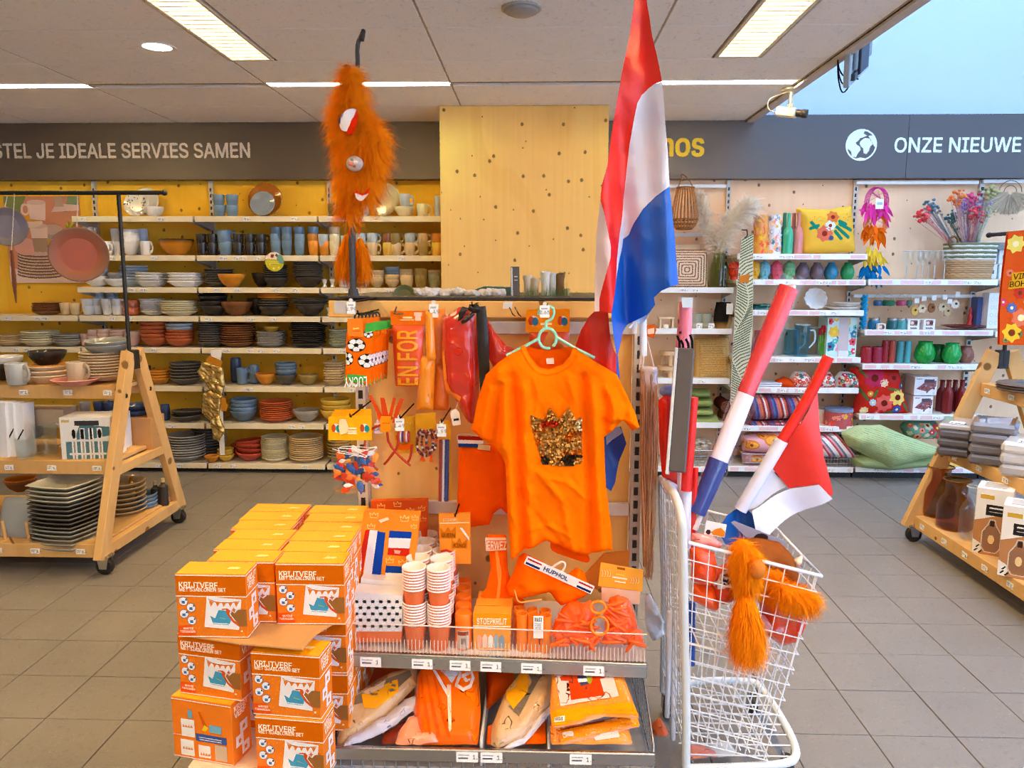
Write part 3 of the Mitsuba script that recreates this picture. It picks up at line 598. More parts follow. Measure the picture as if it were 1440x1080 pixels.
el(.3,.7,.2,.06,c(232,206,188));el(.34,.76,.21,.05,c(214,150,52));pg([(.34,.74),(.54,.72),(.56,.93),(.31,.93)],c(238,208,196));el(.435,.93,.125,.03,c(222,190,176));el(.28,.85,.06,.07,c(232,200,186));el(.285,.85,.035,.045,c(206,142,112))
for a in range(7):pg([(.84,.62),(.86+.02*a-.06,.66+.03*(a%3)),(.9+.02*a-.07,.7)],c(214,190,60) if a%2 else c(120,140,50))
part(k,'print',b.ply(),mat((x0,6.505,z0)))
# strip of gold foil garland packs hanging from the fifth shelf
k=thing('foil_garland_strip','hanging strip of gold foil garland packs in front of the crockery shelves','garland pack')
o=at(304,492,6.08);mm=mpp(304,500,6.08)
def hangstrip(px,py):q=at(px,py,6.08);return q[0]-o[0],q[2]-o[2]
b=MB();b.add(prism([hangstrip(*p) for p in((303,492),(309,492),(316,640),(309,640))],.004,.006),c(228,226,220));b.add(prism([hangstrip(*p) for p in((296,492),(312,492),(311,503),(297,503))],.002,.004),c(240,240,238));part(k,'clip_strip',b.ply('satin'),mat(o))
gf=lambda s:(lambda x,z:.03*n2(x,z,26,s)+.016*n2(x,z,60,s+1))
for j,(pts,card) in enumerate([([(278,522),(287,508),(300,512),(313,517),(316,540),(312,556),(300,552),(288,538)],[(290,505),(296,500),(313,508),(311,517),(292,512)]),([(286,552),(298,548),(312,556),(308,585),(296,590),(284,580)],[(309,556),(318,560),(319,578),(312,578)]),([(296,588),(308,584),(316,606),(308,620),(300,616)],[(313,566),(321,568),(320,574),(313,574)])]):
 b=MB();b.add(puff(Polygon([hangstrip(*p) for p in pts]).buffer(.004),.007,.022,gf(j),.03,power=.5),c(226,196,120));q=part(k,'foil_pack',b.ply('metal'),mat(o))
 b=MB();b.add(prism([hangstrip(*p) for p in card],-.004,-.002),c(190,128,40));part(q,'header_card',b.ply(),mat(o))
# ------------------------------------------------------------------ goods on the cool lit plywood shelves at the right
fr=random.Random(21)
FLOR=[c(226,80,66),c(240,150,130),c(238,190,60),c(70,130,150),c(90,140,90),c(200,70,120)]
def cushion(name,label,cat,pts,Y,thick,col,deco=None,group=None,lean=0,edge=.1,h=.02,wr=.012,seed=1,stripes=None,bsdf='cloth'):
 px=sum(p[0] for p in pts)/len(pts);py=max(p[1] for p in pts);P=Plane(px,py,Y);poly=P.poly(pts).buffer(-.012).buffer(.012)
 fold=lambda x,z:wr*n2(x,z,14,seed);b=MB();v,f=puff(poly,h,thick,fold,edge,power=.6);cc=col
 b.add((v,f),cc);k=one(name,b.ply(bsdf),label,cat,group,P.M())
 if deco:
  b=MB();deco(b,poly,surf(poly,thick,edge,fold,.6),P);part(k,'print',b.ply(),P.M())
 return k
def carton(name,label,cat,x0,y0,x1,y1,Y,dep,col,deco=None,group=None,ch=.003,bsdf='satin'):
 P=Plane(x0,y1,Y);w,hh=P(x1,y0);k=thing(name,label,cat,group)
 b=MB();b.add(cbox(0,w,0,dep,0,hh,ch),col);part(k,'body',b.ply(bsdf),P.M())
 if deco:b=MB();deco(b,w,hh);part(k,'print',b.ply(),P.M())
 return k
# hang rails of the units
def rail(key,x0,y0,x1,y1,Y=6.47,col=c(226,230,230)):
 a,e=at(x0,y0,Y),at(x1,y1,Y);b=MB();b.add(cbox(a[0],e[0],Y-.012,Y+.012,a[2]-.014,a[2]+.014,.003),col);part(key,'hang_rail',b.ply('satin'))
SU=[k for k in used if k=='shelving_unit'] and['shelving_unit']+[f'shelving_unit_{i:03d}' for i in range(1,8)]
rail(SU[4],930,262,1021,262);rail(SU[4],930,330,1021,330);rail(SU[6],1204,257,1376,256);rail(SU[7],1382,255,1440,255);rail(SU[6],1200,416,1372,415,6.4)
# rattan lantern
P=Plane(962,322,6.25);m=mpp(962,300,6.25);k=thing('rattan_lantern','bulging slatted rattan lantern hanging from the rail right of the flag','lantern')
prof=[(11.5,57),(14,45),(17.5,25),(18.5,14),(15.5,5),(10.5,0)];b=MB();R=curve([(r*m,0,z*m) for r,z in prof],4)
for j in range(22):a=j*math.tau/22;b.add(tube(np.column_stack([R[:,0]*math.cos(a),R[:,0]*math.sin(a),R[:,2]]),.0045,5),c(178,122,62))
part(k,'slats',b.ply('satin'),P.M());b=MB()
for r,z in((12,57),(18.5,13),(16.6,7),(11,0),(11,2)):b.add(tube([(r*m*math.cos(a),r*m*math.sin(a),z*m) for a in np.arange(20)*math.tau/20],.006,6,True),c(120,76,36))
part(k,'rings',b.ply('satin'),P.M());b=MB();b.add(tube(curve([(-11*m,0,57*m),(-6*m,0,68*m),(0,.16,79*m),(4*m,0,68*m),(11*m,0,57*m)],6),.004,5),c(150,110,66));b.add(tube(curve([(0,.05,68*m),(-8*m,0,66*m),(-9*m,0,60*m)],5),.002,4),c(120,80,50));part(k,'hanging_cord',b.ply(),P.M())
# cushions with a spiral
def spiral(b,poly,sf,P):
 x0,z0,x1,z1=poly.bounds;cx,cz=(x0+x1)/2,(z0+z1)/2;W,H=(x1-x0)/2,(z1-z0)/2
 for j in range(8):
  s0=.97-.12*j;g=rect(cx-W*s0,cz-H*s0,cx+W*s0,cz+H*s0).buffer(-.015).buffer(.015);s1=s0-.05
  inn=rect(cx-W*s1,cz-H*s1,cx+W*s1,cz+H*s1).buffer(-.013).buffer(.013);gg=g.difference(inn).intersection(poly)
  if not gg.is_empty:b.add(decal(gg,sf,.03,.002),c(140,106,96))
cushion('spiral_cushion','back one of two cream square cushions with dark spiral cord, mostly hidden','cushion',[(938,344),(985,344),(986,405),(938,406)],6.42,.05,c(222,204,176))
cushion('spiral_cushion','cream square cushion with dark spiral cord standing beside the olive vase','cushion',[(932,350),(994,351),(997,407),(930,408)],6.3,.06,c(228,212,186),spiral)
# olive vase with pampas grass
m=mpp(1010,410,6.25);P=Plane(1010,412,6.25)
def vase(name,label,P,m,prof,bsdf,cat='vase',group=None,n=28):
 v,f=lathe([(r*m,z*m) for r,z in prof],n);return one(name,mikit.ply((v,f),bsdf,smooth=True),label,cat,group,P.M())
vase('glass_vase','bulbous olive green glass vase holding pampas grass',P,m,[(0,1),(11,1),(13.5,6),(13.5,34),(11,42),(8.5,46),(8.5,54),(9.5,55.5)],'olive_glass')
rng=np.random.default_rng(4)
for j,(pts,lb) in enumerate([([(1010,380),(1004,345),(992,310),(984,278)],'long pale pampas plume leaning left over the olive vase'),([(1011,380),(1014,345),(1025,315),(1050,290)],'bushy pale pampas plume leaning right over the olive vase')]):
 k=thing('pampas_plume',lb,'dried grass');C=curve([(P(*p)[0],.01*(-1)**j,P(*p)[1]) for p in pts],8);b=MB();b.add(tube(C,.004,5),c(170,180,90));part(k,'stem',b.ply(),P.M())
 n=2600;t=rng.random(n)**.8*.78+.22;idx=t*(len(C)-1);i0=np.minimum(idx.astype(int),len(C)-2);root=C[i0]+(C[i0+1]-C[i0])*(idx-i0)[:,None];d=C[i0+1]-C[i0];d/=np.linalg.norm(d,axis=1,keepdims=True)
 b=MB();v,f,cc=hairs(rng,root,d*.9+.55*rng.normal(size=(n,3)),.10 if j==0 else .14,.003,c(244,230,212),.25,.2);b.add((v,f),cc);q=part(k,'plume',b.ply(),P.M(),kind='stuff')
# burner, mugs, basket on the second shelf
P=Plane(936,464,6.25);m=mpp(936,460,6.25);k=thing('candle_burner','small pale wooden frame candle holder beside the pink wrapped flag','candle holder');b=MB()
for x in(-10,7.5):b.add(cbox(x*m,(x+2.5)*m,-.04,.04,0,17*m,.002),c(214,190,160))
b.add(cbox(-11*m,11*m,-.05,.05,16*m,18.5*m,.002),c(224,200,170));b.add(cbox(-10*m,10*m,-.05,.05,0,2*m,.002),c(200,176,146));part(k,'frame',b.ply('satin'),P.M());b=MB();b.add(lathe([(0,0),(.026,0),(.026,.035),(0,.035)],14),c(236,226,212));part(k,'candle',b.ply('satin'),mat(P.o+[0,0,2*m]))
for px,lb in((978,'grey green mug with a ring foot behind the pink wrapped flag'),(992,'grey green stoneware jug beside the black and ochre basket')):
 P=Plane(px,463,6.3);b=MB();s=9*mpp(px,460,6.3);b.add(lathe([(0,0),(.85*s,0),(1.05*s,.5*s),(.8*s,1.0*s),(.95*s,1.3*s),(.95*s,2.5*s),(.85*s,2.5*s),(.8*s,1.2*s),(0,1.*s)],20),c(150,156,142));b.add(tube(curve([(.9*s,0,2.1*s),(1.6*s,0,1.9*s),(1.6*s,0,1.2*s),(1.*s,0,.8*s)],5),.17*s,6),c(150,156,142));one('stoneware_jug',b.ply('satin'),lb,'jug',None,P.M())
P=Plane(1016,463,6.26);b=MB();m=mpp(1016,460,6.26);v,f=lathe([(0,0),(9*m,0),(13*m,12*m),(12*m,26*m),(10*m,38*m),(9*m,37*m),(11*m,25*m),(0,3*m)],24);cc=np.where((v[:,2:]<10*m+.35*v[:,:1]),c(176,136,82),c(30,30,32));b.add((v,f),cc);k=one('woven_basket',b.ply(),'black and ochre rounded basket with a white card beside the leaf banner','basket',None,P.M())
b=MB();b.add(box(-.0*m,9*m,-.1,-.098,22*m,37*m),CARD);part(k,'card',b.ply(),P.M())
for px,py in((983,463),(1000,463)):P=Plane(px-4,py,6.17);part(SU[4],'price_card',LABEL,P.M()@np.diag([.9,1,1.6,1]))
# stools and jute cushion
P=Plane(940,534,6.3);m=mpp(940,530,6.3)
for z,lb in((0,'lower of two stacked small round wooden stools'),(21,'upper of two stacked small round wooden stools')):
 k=thing('wooden_stool',lb,'stool');w=17-(z>0)*3;b=MB();b.add(lathe([(0,15*m),(w*m,15*m),(w*m,20*m),(0,20*m)],26),c(214,184,146));part(k,'seat',b.ply('satin'),P.M()@mat((0,0,z*m)))
 for a in(.6,2.6,4.7):
  b=MB();b.add(tube([(w*.62*m*math.cos(a),w*.62*m*math.sin(a),15*m),(w*.8*m*math.cos(a),w*.8*m*math.sin(a),0)],[.022,.018],10),c(206,174,134));part(k,'leg',b.ply('satin'),P.M()@mat((0,0,z*m)))
def weave(b,poly,sf,P):
 x0,z0,x1,z1=poly.bounds;z=z0+.012
 while z<z1-.01:
  g=rect(x0,z,x1,z+.005).intersection(poly.buffer(-.006))
  if not g.is_empty:b.add(decal(g,sf,.04,.0015),c(166,126,66))
  z+=.0145
cushion('jute_cushion','square natural jute cushion standing on the shelf left of the leaf banner','cushion',[(975,475),(1025,472),(1029,536),(974,538)],6.32,.07,c(206,168,104),weave,seed=3)
# folded green throws, dark rolls
for j,(y0,y1,x1,cc) in enumerate(((583,597,1011,c(150,166,104)),(572,584,1003,c(154,170,106)),(558,572,1003,c(140,156,92)),(546,559,1000,c(132,150,88)))):
 cushion('folded_throw',f'{["fringed bottom", "second from bottom", "third from bottom", "top"][j]} folded green throw in the pile behind the grey umbrella box','blanket',[(966,y0),(x1-4,y0),(x1,(y0+y1)/2),(x1-4,y1),(966,y1)],6.3,.12,cc,seed=j,edge=.05,wr=.02)
P=Plane(1000,597,6.2);b=MB()
for j in range(22):x=P(972+j*1.8,597)[0];b.add(box(x,x+.004,-.03,-.027,0,.035),c(160,176,112))
part('folded_throw','fringe',b.ply(),P.M(-.0))
for j,(px,py,r,cc) in enumerate(((1022,572,9,c(92,46,40)),(1036,577,9,c(110,60,52)),(1027,589,9,c(130,84,70)),(1042,592,7,c(120,56,44)))):
 P=Plane(px,py,6.22);m=mpp(px,py,6.2);b=MB();pts=[((r*m)*(1-t/16)*math.cos(t*1.15),(r*m)*(1-t/16)*math.sin(t*1.15)) for t in range(15)]
 b.add(lathe([(0,0),(r*m,0),(r*m,.24),(0,.24)],18),cc,frame([0,0,0],[1,0,0],[0,0,-1],[0,1,0]));b.add(tube([(a,-.002,d) for a,d in pts],.003,4),c(176,140,116));one('rolled_blanket',b.ply(),['upper left','upper right','lower left','lower right'][j]+' dark red rolled blanket in the pile below the leaf banner','blanket','rolled blankets below the leaf banner',P.M())
# wire basket along the bottom with shells, and clear trays
def wire_basket(lb,x0,x1,ytop,ybot,Y=6.16):
 a,e=at(x0,ybot,Y),at(x1,ytop,Y);k=thing('wire_basket',lb,'basket');b=MB();W=e[0]-a[0];H=e[2]-a[2]
 for z in(0,H):b.add(tube([(0,0,z),(W,0,z),(W,.3,z),(0,.3,z)],.006,6,True),c(190,194,196))
 n=int(W/.025)
 for j in range(n+1):b.add(rod((W*j/n,0,0),(W*j/n,0,H),.0022,5),c(200,204,206))
 for z in(.33,.66):b.add(rod((0,0,H*z),(W,0,H*z),.0022,5),c(200,204,206))
 part(k,'wires',b.ply('metal'),mat(a));return k
wire_basket('low wire basket of shells and stones on the bottom shelf',938,1030,634,656);wire_basket('low wire basket under the pink and striped cushions',1044,1214,640,656)
for x0,x1,n,lb,cc in((974,997,60,'heap of white shells in the clear tray on the low shelf',c(226,214,196)),(1002,1023,14,'few big pale stones in the clear tray on the low shelf',c(220,204,176))):
 P=Plane((x0+x1)/2,640,6.3);m=mpp(x0,640,6.3);b=MB();q=random.Random(n);W=(x1-x0)*m
 for j in range(n):r=(.018 if n>20 else .034)*q.uniform(.7,1.2);b.add(ball((q.uniform(-.42,.42)*W,q.uniform(-.08,.08),q.uniform(.2,1)*.13),(r*q.uniform(.8,1.4),r,r*q.uniform(.4,.9)),1),cc*q.uniform(.6,1.1))
 one('shell_heap',b.ply(),lb,'shells',kind='stuff',M=P.M())
 b=MB();w=W/2*1.08;v=np.array([[x,y,z] for x in(-w,w) for y in(-.12,.12) for z in(0,.17)]);f=np.array([[0,1,3],[0,3,2],[4,6,7],[4,7,5],[0,4,5],[0,5,1],[0,2,6],[0,6,4]]);one('clear_tray',mikit.ply(explode(v,f),'film'),lb.replace('heap of white shells in the clear tray','clear plastic tray holding white shells').replace('few big pale stones in the clear tray','clear plastic tray holding a few stones'),'tray',M=P.M())
# long leaf banner
P=Plane(1045,575,5.98);k=thing('leaf_runner','long hanging grey green runner with a leaf line pattern between the shelves','table runner');poly=P.poly([(1043,334),(1060,328),(1058,470),(1050,575),(1027,569),(1033,440)])
b=MB();fo=lambda x,z:.008*np.sin(z*6);b.add(sheet(poly,.03,fo,.004),c(206,204,176));part(k,'cloth',b.ply(),P.M());b=MB()
x0,z0,x1,z1=poly.bounds
for j in range(66):
 z=z0-.06+j*.022;xm=P(1040+11*math.sin(j*.19),450)[0]
 for side in(-1,1):
  g=shapely.LineString([(xm+side*.005,z),(xm+side*.05,z+.03+.012*math.sin(j*.4)),(xm+side*.14,z+.075)]).buffer(.0044,cap_style='flat').intersection(poly.buffer(-.003))
  if not g.is_empty:b.add(decal(g,fo,.05,.002),c(104,114,94))
part(k,'print',b.ply(),P.M());b=MB();g=P.poly([(1040,388),(1054,385),(1053,397),(1039,398)]);b.add(decal(g,fo,.05,.004),c(190,120,50));part(k,'paper_band',b.ply(),P.M())
b=MB();q=P(1051,331);b.add(tube([(q[0],.16,q[1]+.05),(q[0],.02,q[1]+.04),(q[0],-.005,q[1]),(q[0]-.02,-.005,q[1]-.02)],.004,5),c(30,30,30));part(k,'hook',b.ply(),P.M())
# second unit, top shelf: flowered drums, bottles, cushion
def drum(label,px,py,w,hpx,Y,col,fl,name='flowered_tin',cat='tin',group=None,lid=None,seed=1):
 P=Plane(px,py,Y);m=mpp(px,py,Y);R,H=w/2*m,hpx*m;k=thing(name,label,cat,group);b=MB();b.add(lathe([(0,0),(R,0),(R,H),(R*.97,H),(R*.97,.01),(0,.01)],28),col);part(k,'body',b.ply('satin'),P.M());q=random.Random(seed);b=MB()
 for x,z,r in scatter(rect(-1.35,.08*H,1.35,.94*H),22,q,.08*H,.17*H,.3):
  a0=x;v,f=tri2(star(0,0,r,6,.7,q.random()*6));a=a0+v[:,0]/R;b.add((np.column_stack([R*1.006*np.sin(a),-R*1.006*np.cos(a),np.clip(z+v[:,1],0,H)]),f),q.choice(fl))
 part(k,'print',b.ply(),P.M())
 if lid is not None:b=MB();b.add(lathe([(0,H),(R*1.03,H),(R*1.03,H*.86),(R,H*.86)],28),lid);part(k,'lid',b.ply('satin'),P.M())
G1='flowered drums on the top shelf'
for j,(px,py,cc,fl,lb) in enumerate(((1069,357,c(222,150,60),FLOR[:3],'lower orange flowered drum'),(1069,330,c(224,150,70),FLOR[:3],'upper orange flowered drum'),(1088,357,c(226,226,236),FLOR[1:4],'lower white flowered drum'),(1088,330,c(230,228,236),FLOR[1:4],'upper white flowered drum'))):
 drum(lb+' left of the glass bottles on the top shelf',px,py,20,27,6.29,cc,fl,'flowered_drum','box',seed=j)
for px,Y,cc,lb in((1101,6.33,c(40,120,92),'back green ribbed bottle left of the yellow cushion'),(1107,6.26,c(60,170,132),'front green ribbed bottle left of the yellow cushion'),(1114,6.35,c(200,120,110),'back pink ribbed bottle left of the yellow cushion'),(1121,6.27,c(210,130,124),'front pink ribbed bottle left of the yellow cushion')):
 P=Plane(px,357,Y);m=mpp(px,357,Y);b=MB();b.add(lathe([(0,0),(6.5*m,0),(7*m,2*m),(7*m,27*m),(5.5*m,34*m),(2.6*m,39*m),(2.4*m,55*m),(3*m,56*m),(2*m,57*m),(0,56*m)],16),cc);one('ribbed_bottle',b.ply('gloss'),lb,'bottle',None,P.M())
def yflow(b,poly,sf,P):
 for pts,cc in(([(1172,350),(1174,345),(1171,342)],0),):pass
 for px,py,r,cc in((1155,329,11,c(226,112,84)),(1167,306,8,c(222,120,60)),(1163,318,7,c(222,232,230)),(1164,335,3,c(40,90,140))):
  x,z=P(px,py);r*=.0057;b.add(decal(star(x,z,r,7,.78).buffer(.004),sf,.03,.002),cc);b.add(decal(circle(x,z,r*.35,10),sf,.03,.003),c(150,50,40))
 for(a,e) in(((1172,320),(1188,334)),((1176,316),(1192,324)),((1170,326),(1178,336)),((1136,322),(1146,318)),((1176,312),(1184,316)),((1137,314),(1144,321))):
  g=shapely.LineString([P(*a),P(*e)]).buffer(.012);b.add(decal(g,sf,.03,.002),c(30,130,110))
 q=random.Random(3)
 for j in range(36):
  px,py=(q.uniform(1176,1192),q.uniform(300,311)) if j%2 else(q.uniform(1136,1156),q.uniform(305,312));b.add(decal(circle(*P(px,py),.0025,6),sf,.03,.002),c(206,120,40))
cushion('flowered_cushion','yellow square cushion printed with flowers, upright on the top shelf','cushion',[(1119,292),(1160,295),(1197,289),(1203,354),(1160,356),(1127,357)],6.3,.07,c(240,190,70),yflow)
# head shaped candles
for j,(px,cc,kind,lb) in enumerate(((1032,c(214,60,30),0,'red'),(1060,c(236,176,40),0,'yellow'),(1074,c(110,184,206),0,'light blue'),(1091,c(226,84,110),0,'pink'),(1109,c(110,180,130),0,'green'),(1128,c(96,82,96),1,'purple brown left'),(1148,c(106,90,100),1,'purple brown right'),(1168,c(40,116,150),1,'blue'),(1191,c(40,140,84),1,'green'))):
 P=Plane(px,393,6.28);m=mpp(px,393,6.28);b=MB()
 if kind==0:
  v,f=lathe([(0,0),(5*m,0),(5.4*m,2*m),(5*m,4*m),(6.8*m,6*m),(8*m,11*m),(8.2*m,16*m),(7*m,21*m),(4*m,24*m),(2*m,26*m),(0,27*m)],20);b.add((v,f),cc)
  b.add(tube([(8.2*m*math.cos(a),8.2*m*math.sin(a),16.5*m) for a in np.arange(20)*math.tau/20],1.1*m,5,True),cc*.8+.05)
  b.add(ball((0,-8*m,10.5*m),(1.2*m,1.8*m,2.6*m),1),cc);b.add(ball((0,-7*m,6.6*m),(2.2*m,1*m,.6*m),1),cc*.55)
  for s in(-1,1):b.add(ball((s*3*m,-7.2*m,12.6*m),(1.6*m,.8*m,.5*m),1),cc*.5);b.add(ball((s*8*m,0,10*m),(1*m,1.6*m,3*m),1),cc)
  q=random.Random(j)
  for t in range(40):a,zz=q.random()*6.28,q.uniform(18,24)*m;r=np.interp(zz,[16*m,21*m,24*m],[8.2*m,7*m,4*m]);b.add(ball((r*math.cos(a),r*math.sin(a),zz),.8*m,0),cc)
  one('head_candle',b.ply('satin'),f'{lb} head shaped candle on the shelf under the yellow cushion','candle',None,P.M())
 else:
  v,f=lathe([(0,0),(6*m,0),(9*m,5*m),(9.6*m,10*m),(8*m,17*m),(5*m,21*m),(4.4*m,24*m),(3.6*m,23*m),(0,20*m)],24);cc2=cc*(.7+.9*meshkit.fbm(v*90,2,j))[:,None];b.add((v,f),np.clip(cc2,0,1));one('mosaic_tealight',b.ply('gloss'),f'{lb} round mosaic glass tealight holder right of the head candles','candle holder',None,P.M())
# third shelf: placemats, scalloped bowl, plates
for j in range(4):P=Plane(1082,437-2.4*j,6.28);b=MB();w=(.15,.14,.15,.12)[j];b.add(cbox(-w,w,-.1,.1,0,.011,.003),(c(50,110,110),c(90,140,130),c(40,90,100),c(60,120,110))[j]);one('placemat',b.ply(),f'{ORD[3-j]} of the flat teal placemats left of the scalloped bowl'.replace('topmost','topmost').replace('second','second from the top'),'placemat',None,P.M()@mat(rz=.1*(j-1.5)))
P=Plane(1144,422,6.33);m=mpp(1144,422,6.33);b=MB();v,f=lathe([(0,0),(6*m,0),(13*m,5*m),(16*m,9*m),(15*m,9.5*m),(12*m,6*m),(5*m,2*m),(0,2*m)],48);a=np.arctan2(v[:,1],v[:,0]);s=1+.05*np.cos(12*a)*(np.hypot(v[:,0],v[:,1])>10*m);v[:,:2]*=s[:,None];b.add((v,f),c(232,230,228));one('scalloped_bowl',b.ply('gloss'),'white scalloped bowl tipped upright behind the tall red wrapped flag','bowl',None,P.M()@mat(rx=1.25))
shelf_goods(0,0,0,[]) if 0 else None
for px,w,z,lb in((1182,46,437,'lower of two white plates beside the scalloped bowl'),(1190,38,431,'upper white plate on the pair beside the scalloped bowl')):P=Plane(px,z,6.28);m=mpp(px,z,6.28);b=MB();v,f=lathe(PROF['plate'],30);b.add((v*[w/2*m,w/2*m,6*m],f),c(228,222,214));one('white_plate',b.ply('gloss'),lb,'plate',None,P.M())
# fourth shelf: glasses, jugs, flowered box, tulips
def tumbler(px,py,r,h,mt,lb,name='drinking_glass',cat='glass',group=None,Y=6.3,prof=None):P=Plane(px,py,Y);m=mpp(px,py,Y);return vase(name,lb,P,m,prof or[(0,.8),(r*.8,.8),(r*.85,1),(r,h),(r*.93,h),(r*.78,3),(0,3)],mt,cat,group,18)
for px,h,lb in((1054,22,'shorter pink drinking glass nearest the leaf runner'),(1066,38,'tall pale pink drinking glass beside the jugs'),(1077,34,'slim pink drinking glass between the tall glass and the jugs')):tumbler(px,502,7,h,'pink_glass',lb)
tumbler(1093,502,9,50,'clear_glass','clear glass carafe left of the jugs','glass_carafe','carafe')
for px,mt,h,lb,Y in((1112,'blue_glass',40,'pale blue glass jug behind the wrapped flag',6.36),(1126,'blue_glass',46,'blue glass jug with a clear handle right of the wrapped flag',6.24),(1144,'clear_glass',42,'clear glass jug at the back beside the flowered box',6.4)):
 P=Plane(px,502,Y);m=mpp(px,502,Y);k=thing('glass_jug',lb,'jug');v,f=lathe([(0,1),(9*m,1),(10*m,3*m),(11*m,h*.7*m),(10.5*m,h*m),(9.8*m,h*m),(10*m,h*.7*m),(9*m,5*m),(0,4*m)],24);v[:,2]=np.maximum(v[:,2],.002);v2,f2=lathe([(0,.004),(9*m,.004),(10*m,3*m),(11*m,h*.7*m),(10.5*m,h*m)],24);part(k,'body',mikit.ply((v2,f2),mt,smooth=True),P.M())
 b=MB();b.add(tube(curve([(10.5*m,0,h*.82*m),(17*m,0,h*.8*m),(18*m,0,h*.5*m),(10.8*m,0,h*.28*m)],6),1.3*m,6),c(190,214,222));b.add(tube([(10.5*m*math.cos(a),10.5*m*math.sin(a),h*m) for a in np.arange(24)*math.tau/24],.6*m,5,True),c(206,224,230));part(k,'handle_and_rim',b.ply('gloss'),P.M())
def fbox(b,w,h):
 q=random.Random(8);flowers(b,rect(.01,.01,w-.01,h-.01),15,q,.02,.045,[c(90,190,190),c(240,160,180),c(230,90,110),c(60,130,170),c(240,200,80)]);b.add(flat(rect(w*.38,0,w*.72,h),-.0022),c(206,196,200));b.add(flat(rect(w*.42,0,w*.74,h*.16),-.003),c(226,230,232))
carton('flowered_gift_box','turquoise flowered gift box with a grey band, upright on the shelf','box',1161,446,1207,502,6.24,.2,c(196,230,228),fbox)
k=thing('tulip_bunch','small bunch of red tulips left of the turquoise flowered box','flowers');P=Plane(1155,502,6.28);m=mpp(1155,500,6.28);b=MB();hb=MB()
for j in range(6):x=(j-2.5)*1.6*m;b.add(rod((x*.4,0,0),(x,.01*(j%2),(30+4*(j%3))*m),.003,5),c(90,150,60));b.add(prism([(x,8*m),(x+2.5*m,22*m),(x+1*m,34*m),(x-1*m,20*m)],.004,.006),c(120,170,80));hb.add(ball((x,.01*(j%2),(34+4*(j%3))*m),(2.2*m,2.2*m,3.2*m),1),c(200,40,60))
part(k,'stems',b.ply(),P.M());part(k,'blooms',hb.ply(),P.M())
# fifth shelf: paper stack, scarf, pouches
for j in range(4):P=Plane(1072,546-2.6*j,6.27);b=MB();b.add(cbox(-.125,.125,-.1,.1,0,.012,.002),c(226,230,236) if j%2==0 else c(206,210,220));one('napkin_pack',b.ply(),f'{["bottom", "second from bottom", "third from bottom", "top"][j]} white napkin pack left of the orange scarf','napkins',None,P.M()@mat(rz=.06*(j-1.5)))
cushion('orange_scarf','crumpled orange scarf heaped between the napkins and flowered pouches','scarf',[(1086,546),(1090,534),(1102,529),(1114,534),(1122,546)],6.27,.09,c(206,70,26),wr=.07,edge=.06,h=.012)
def flo(n,lo,hi,cols,sd):
 return lambda b,poly,sf,P:flowers(b,poly.buffer(-.01),n,random.Random(sd),lo,hi,cols,sf,.002)
for j,(x0,x1) in enumerate(((1110,1140),(1142,1174),(1174,1206))):cushion('flowered_pouch',['left','middle','right'][j]+' white pouch with small red flowers on the shelf','pouch',[(x0,546),(x0,530),(x0+7,522),(x1-7,523),(x1,532),(x1,546)],6.27,.09,c(228,220,214),flo(26,.012,.022,[c(206,70,60),c(226,130,110),c(70,120,120),c(196,60,80)],j),edge=.06)
# sixth shelf: striped blankets, flowered tins
STR=[c(150,60,70),c(200,90,70),c(120,70,110),c(60,80,140),c(214,120,80),c(216,200,196),c(96,50,70),c(90,110,160),c(190,110,130)]
def stripes(b,poly,sf,P,w=.016,cols=STR,slant=.25):
 x0,z0,x1,z1=poly.bounds;x=x0-.2;j=0
 while x<x1:
  g=Polygon([(x,z1),(x+w,z1),(x+w+slant*(z1-z0),z0),(x+slant*(z1-z0),z0)]).intersection(poly.buffer(-.004))
  if not g.is_empty:b.add(decal(g,sf,.02,.002),cols[j*(2 if len(cols)==5 else 5)%len(cols)])
  x+=w*1.02;j+=1
cushion('striped_cushion','upper striped purple and orange cushion of the pair behind the wrapped flag','cushion',[(1048,556),(1060,553),(1124,556),(1130,572),(1122,588),(1056,590),(1046,576)],6.26,.11,c(126,64,84),stripes,edge=.07)
cushion('striped_cushion','lower striped purple and orange cushion squeezed under the other','cushion',[(1048,591),(1124,588),(1126,600),(1050,601)],6.26,.1,c(126,64,84),stripes,edge=.04)
drum('red flowered cake tin with a blue lid on the shelf',1178,600,38,27,6.25,c(186,84,90),FLOR[:3],lid=c(120,140,176),seed=5);drum('cream flowered cake tin half behind the red one',1148,600,26,27,6.34,c(214,190,160),FLOR[:3],lid=c(206,190,170),seed=6)
# bottom: pink cushions with orange slices, striped cushion
def slices(b,poly,sf,P):
 for px,py,r in((1083,616,13),(1052,622,11),(1070,610,8),(1060,642,9),(1112,628,10)):
  x,z=P(px,py);g=circle(x,z,r*.0058,22,r*.0034).intersection(poly);
  if g.is_empty:continue
  b.add(decal(g,sf,.02,.002),c(222,130,50));b.add(decal(g.buffer(-.012),sf,.02,.003),c(236,170,80)) if not g.buffer(-.012).is_empty else None
  b.add(decal(circle(x,z,.012,8).intersection(poly),sf,.03,.004),c(150,70,40))
cushion('slice_cushion','upper pink cushion printed with orange slices on the bottom shelf','cushion',[(1042,612),(1090,606),(1124,612),(1124,630),(1090,638),(1044,634)],6.24,.12,c(232,176,186),slices,edge=.08)
cushion('slice_cushion','lower pink cushion squeezed under the pink orange slice cushion','cushion',[(1042,634),(1124,636),(1124,652),(1044,652)],6.26,.1,c(228,172,184),slices,edge=.05)
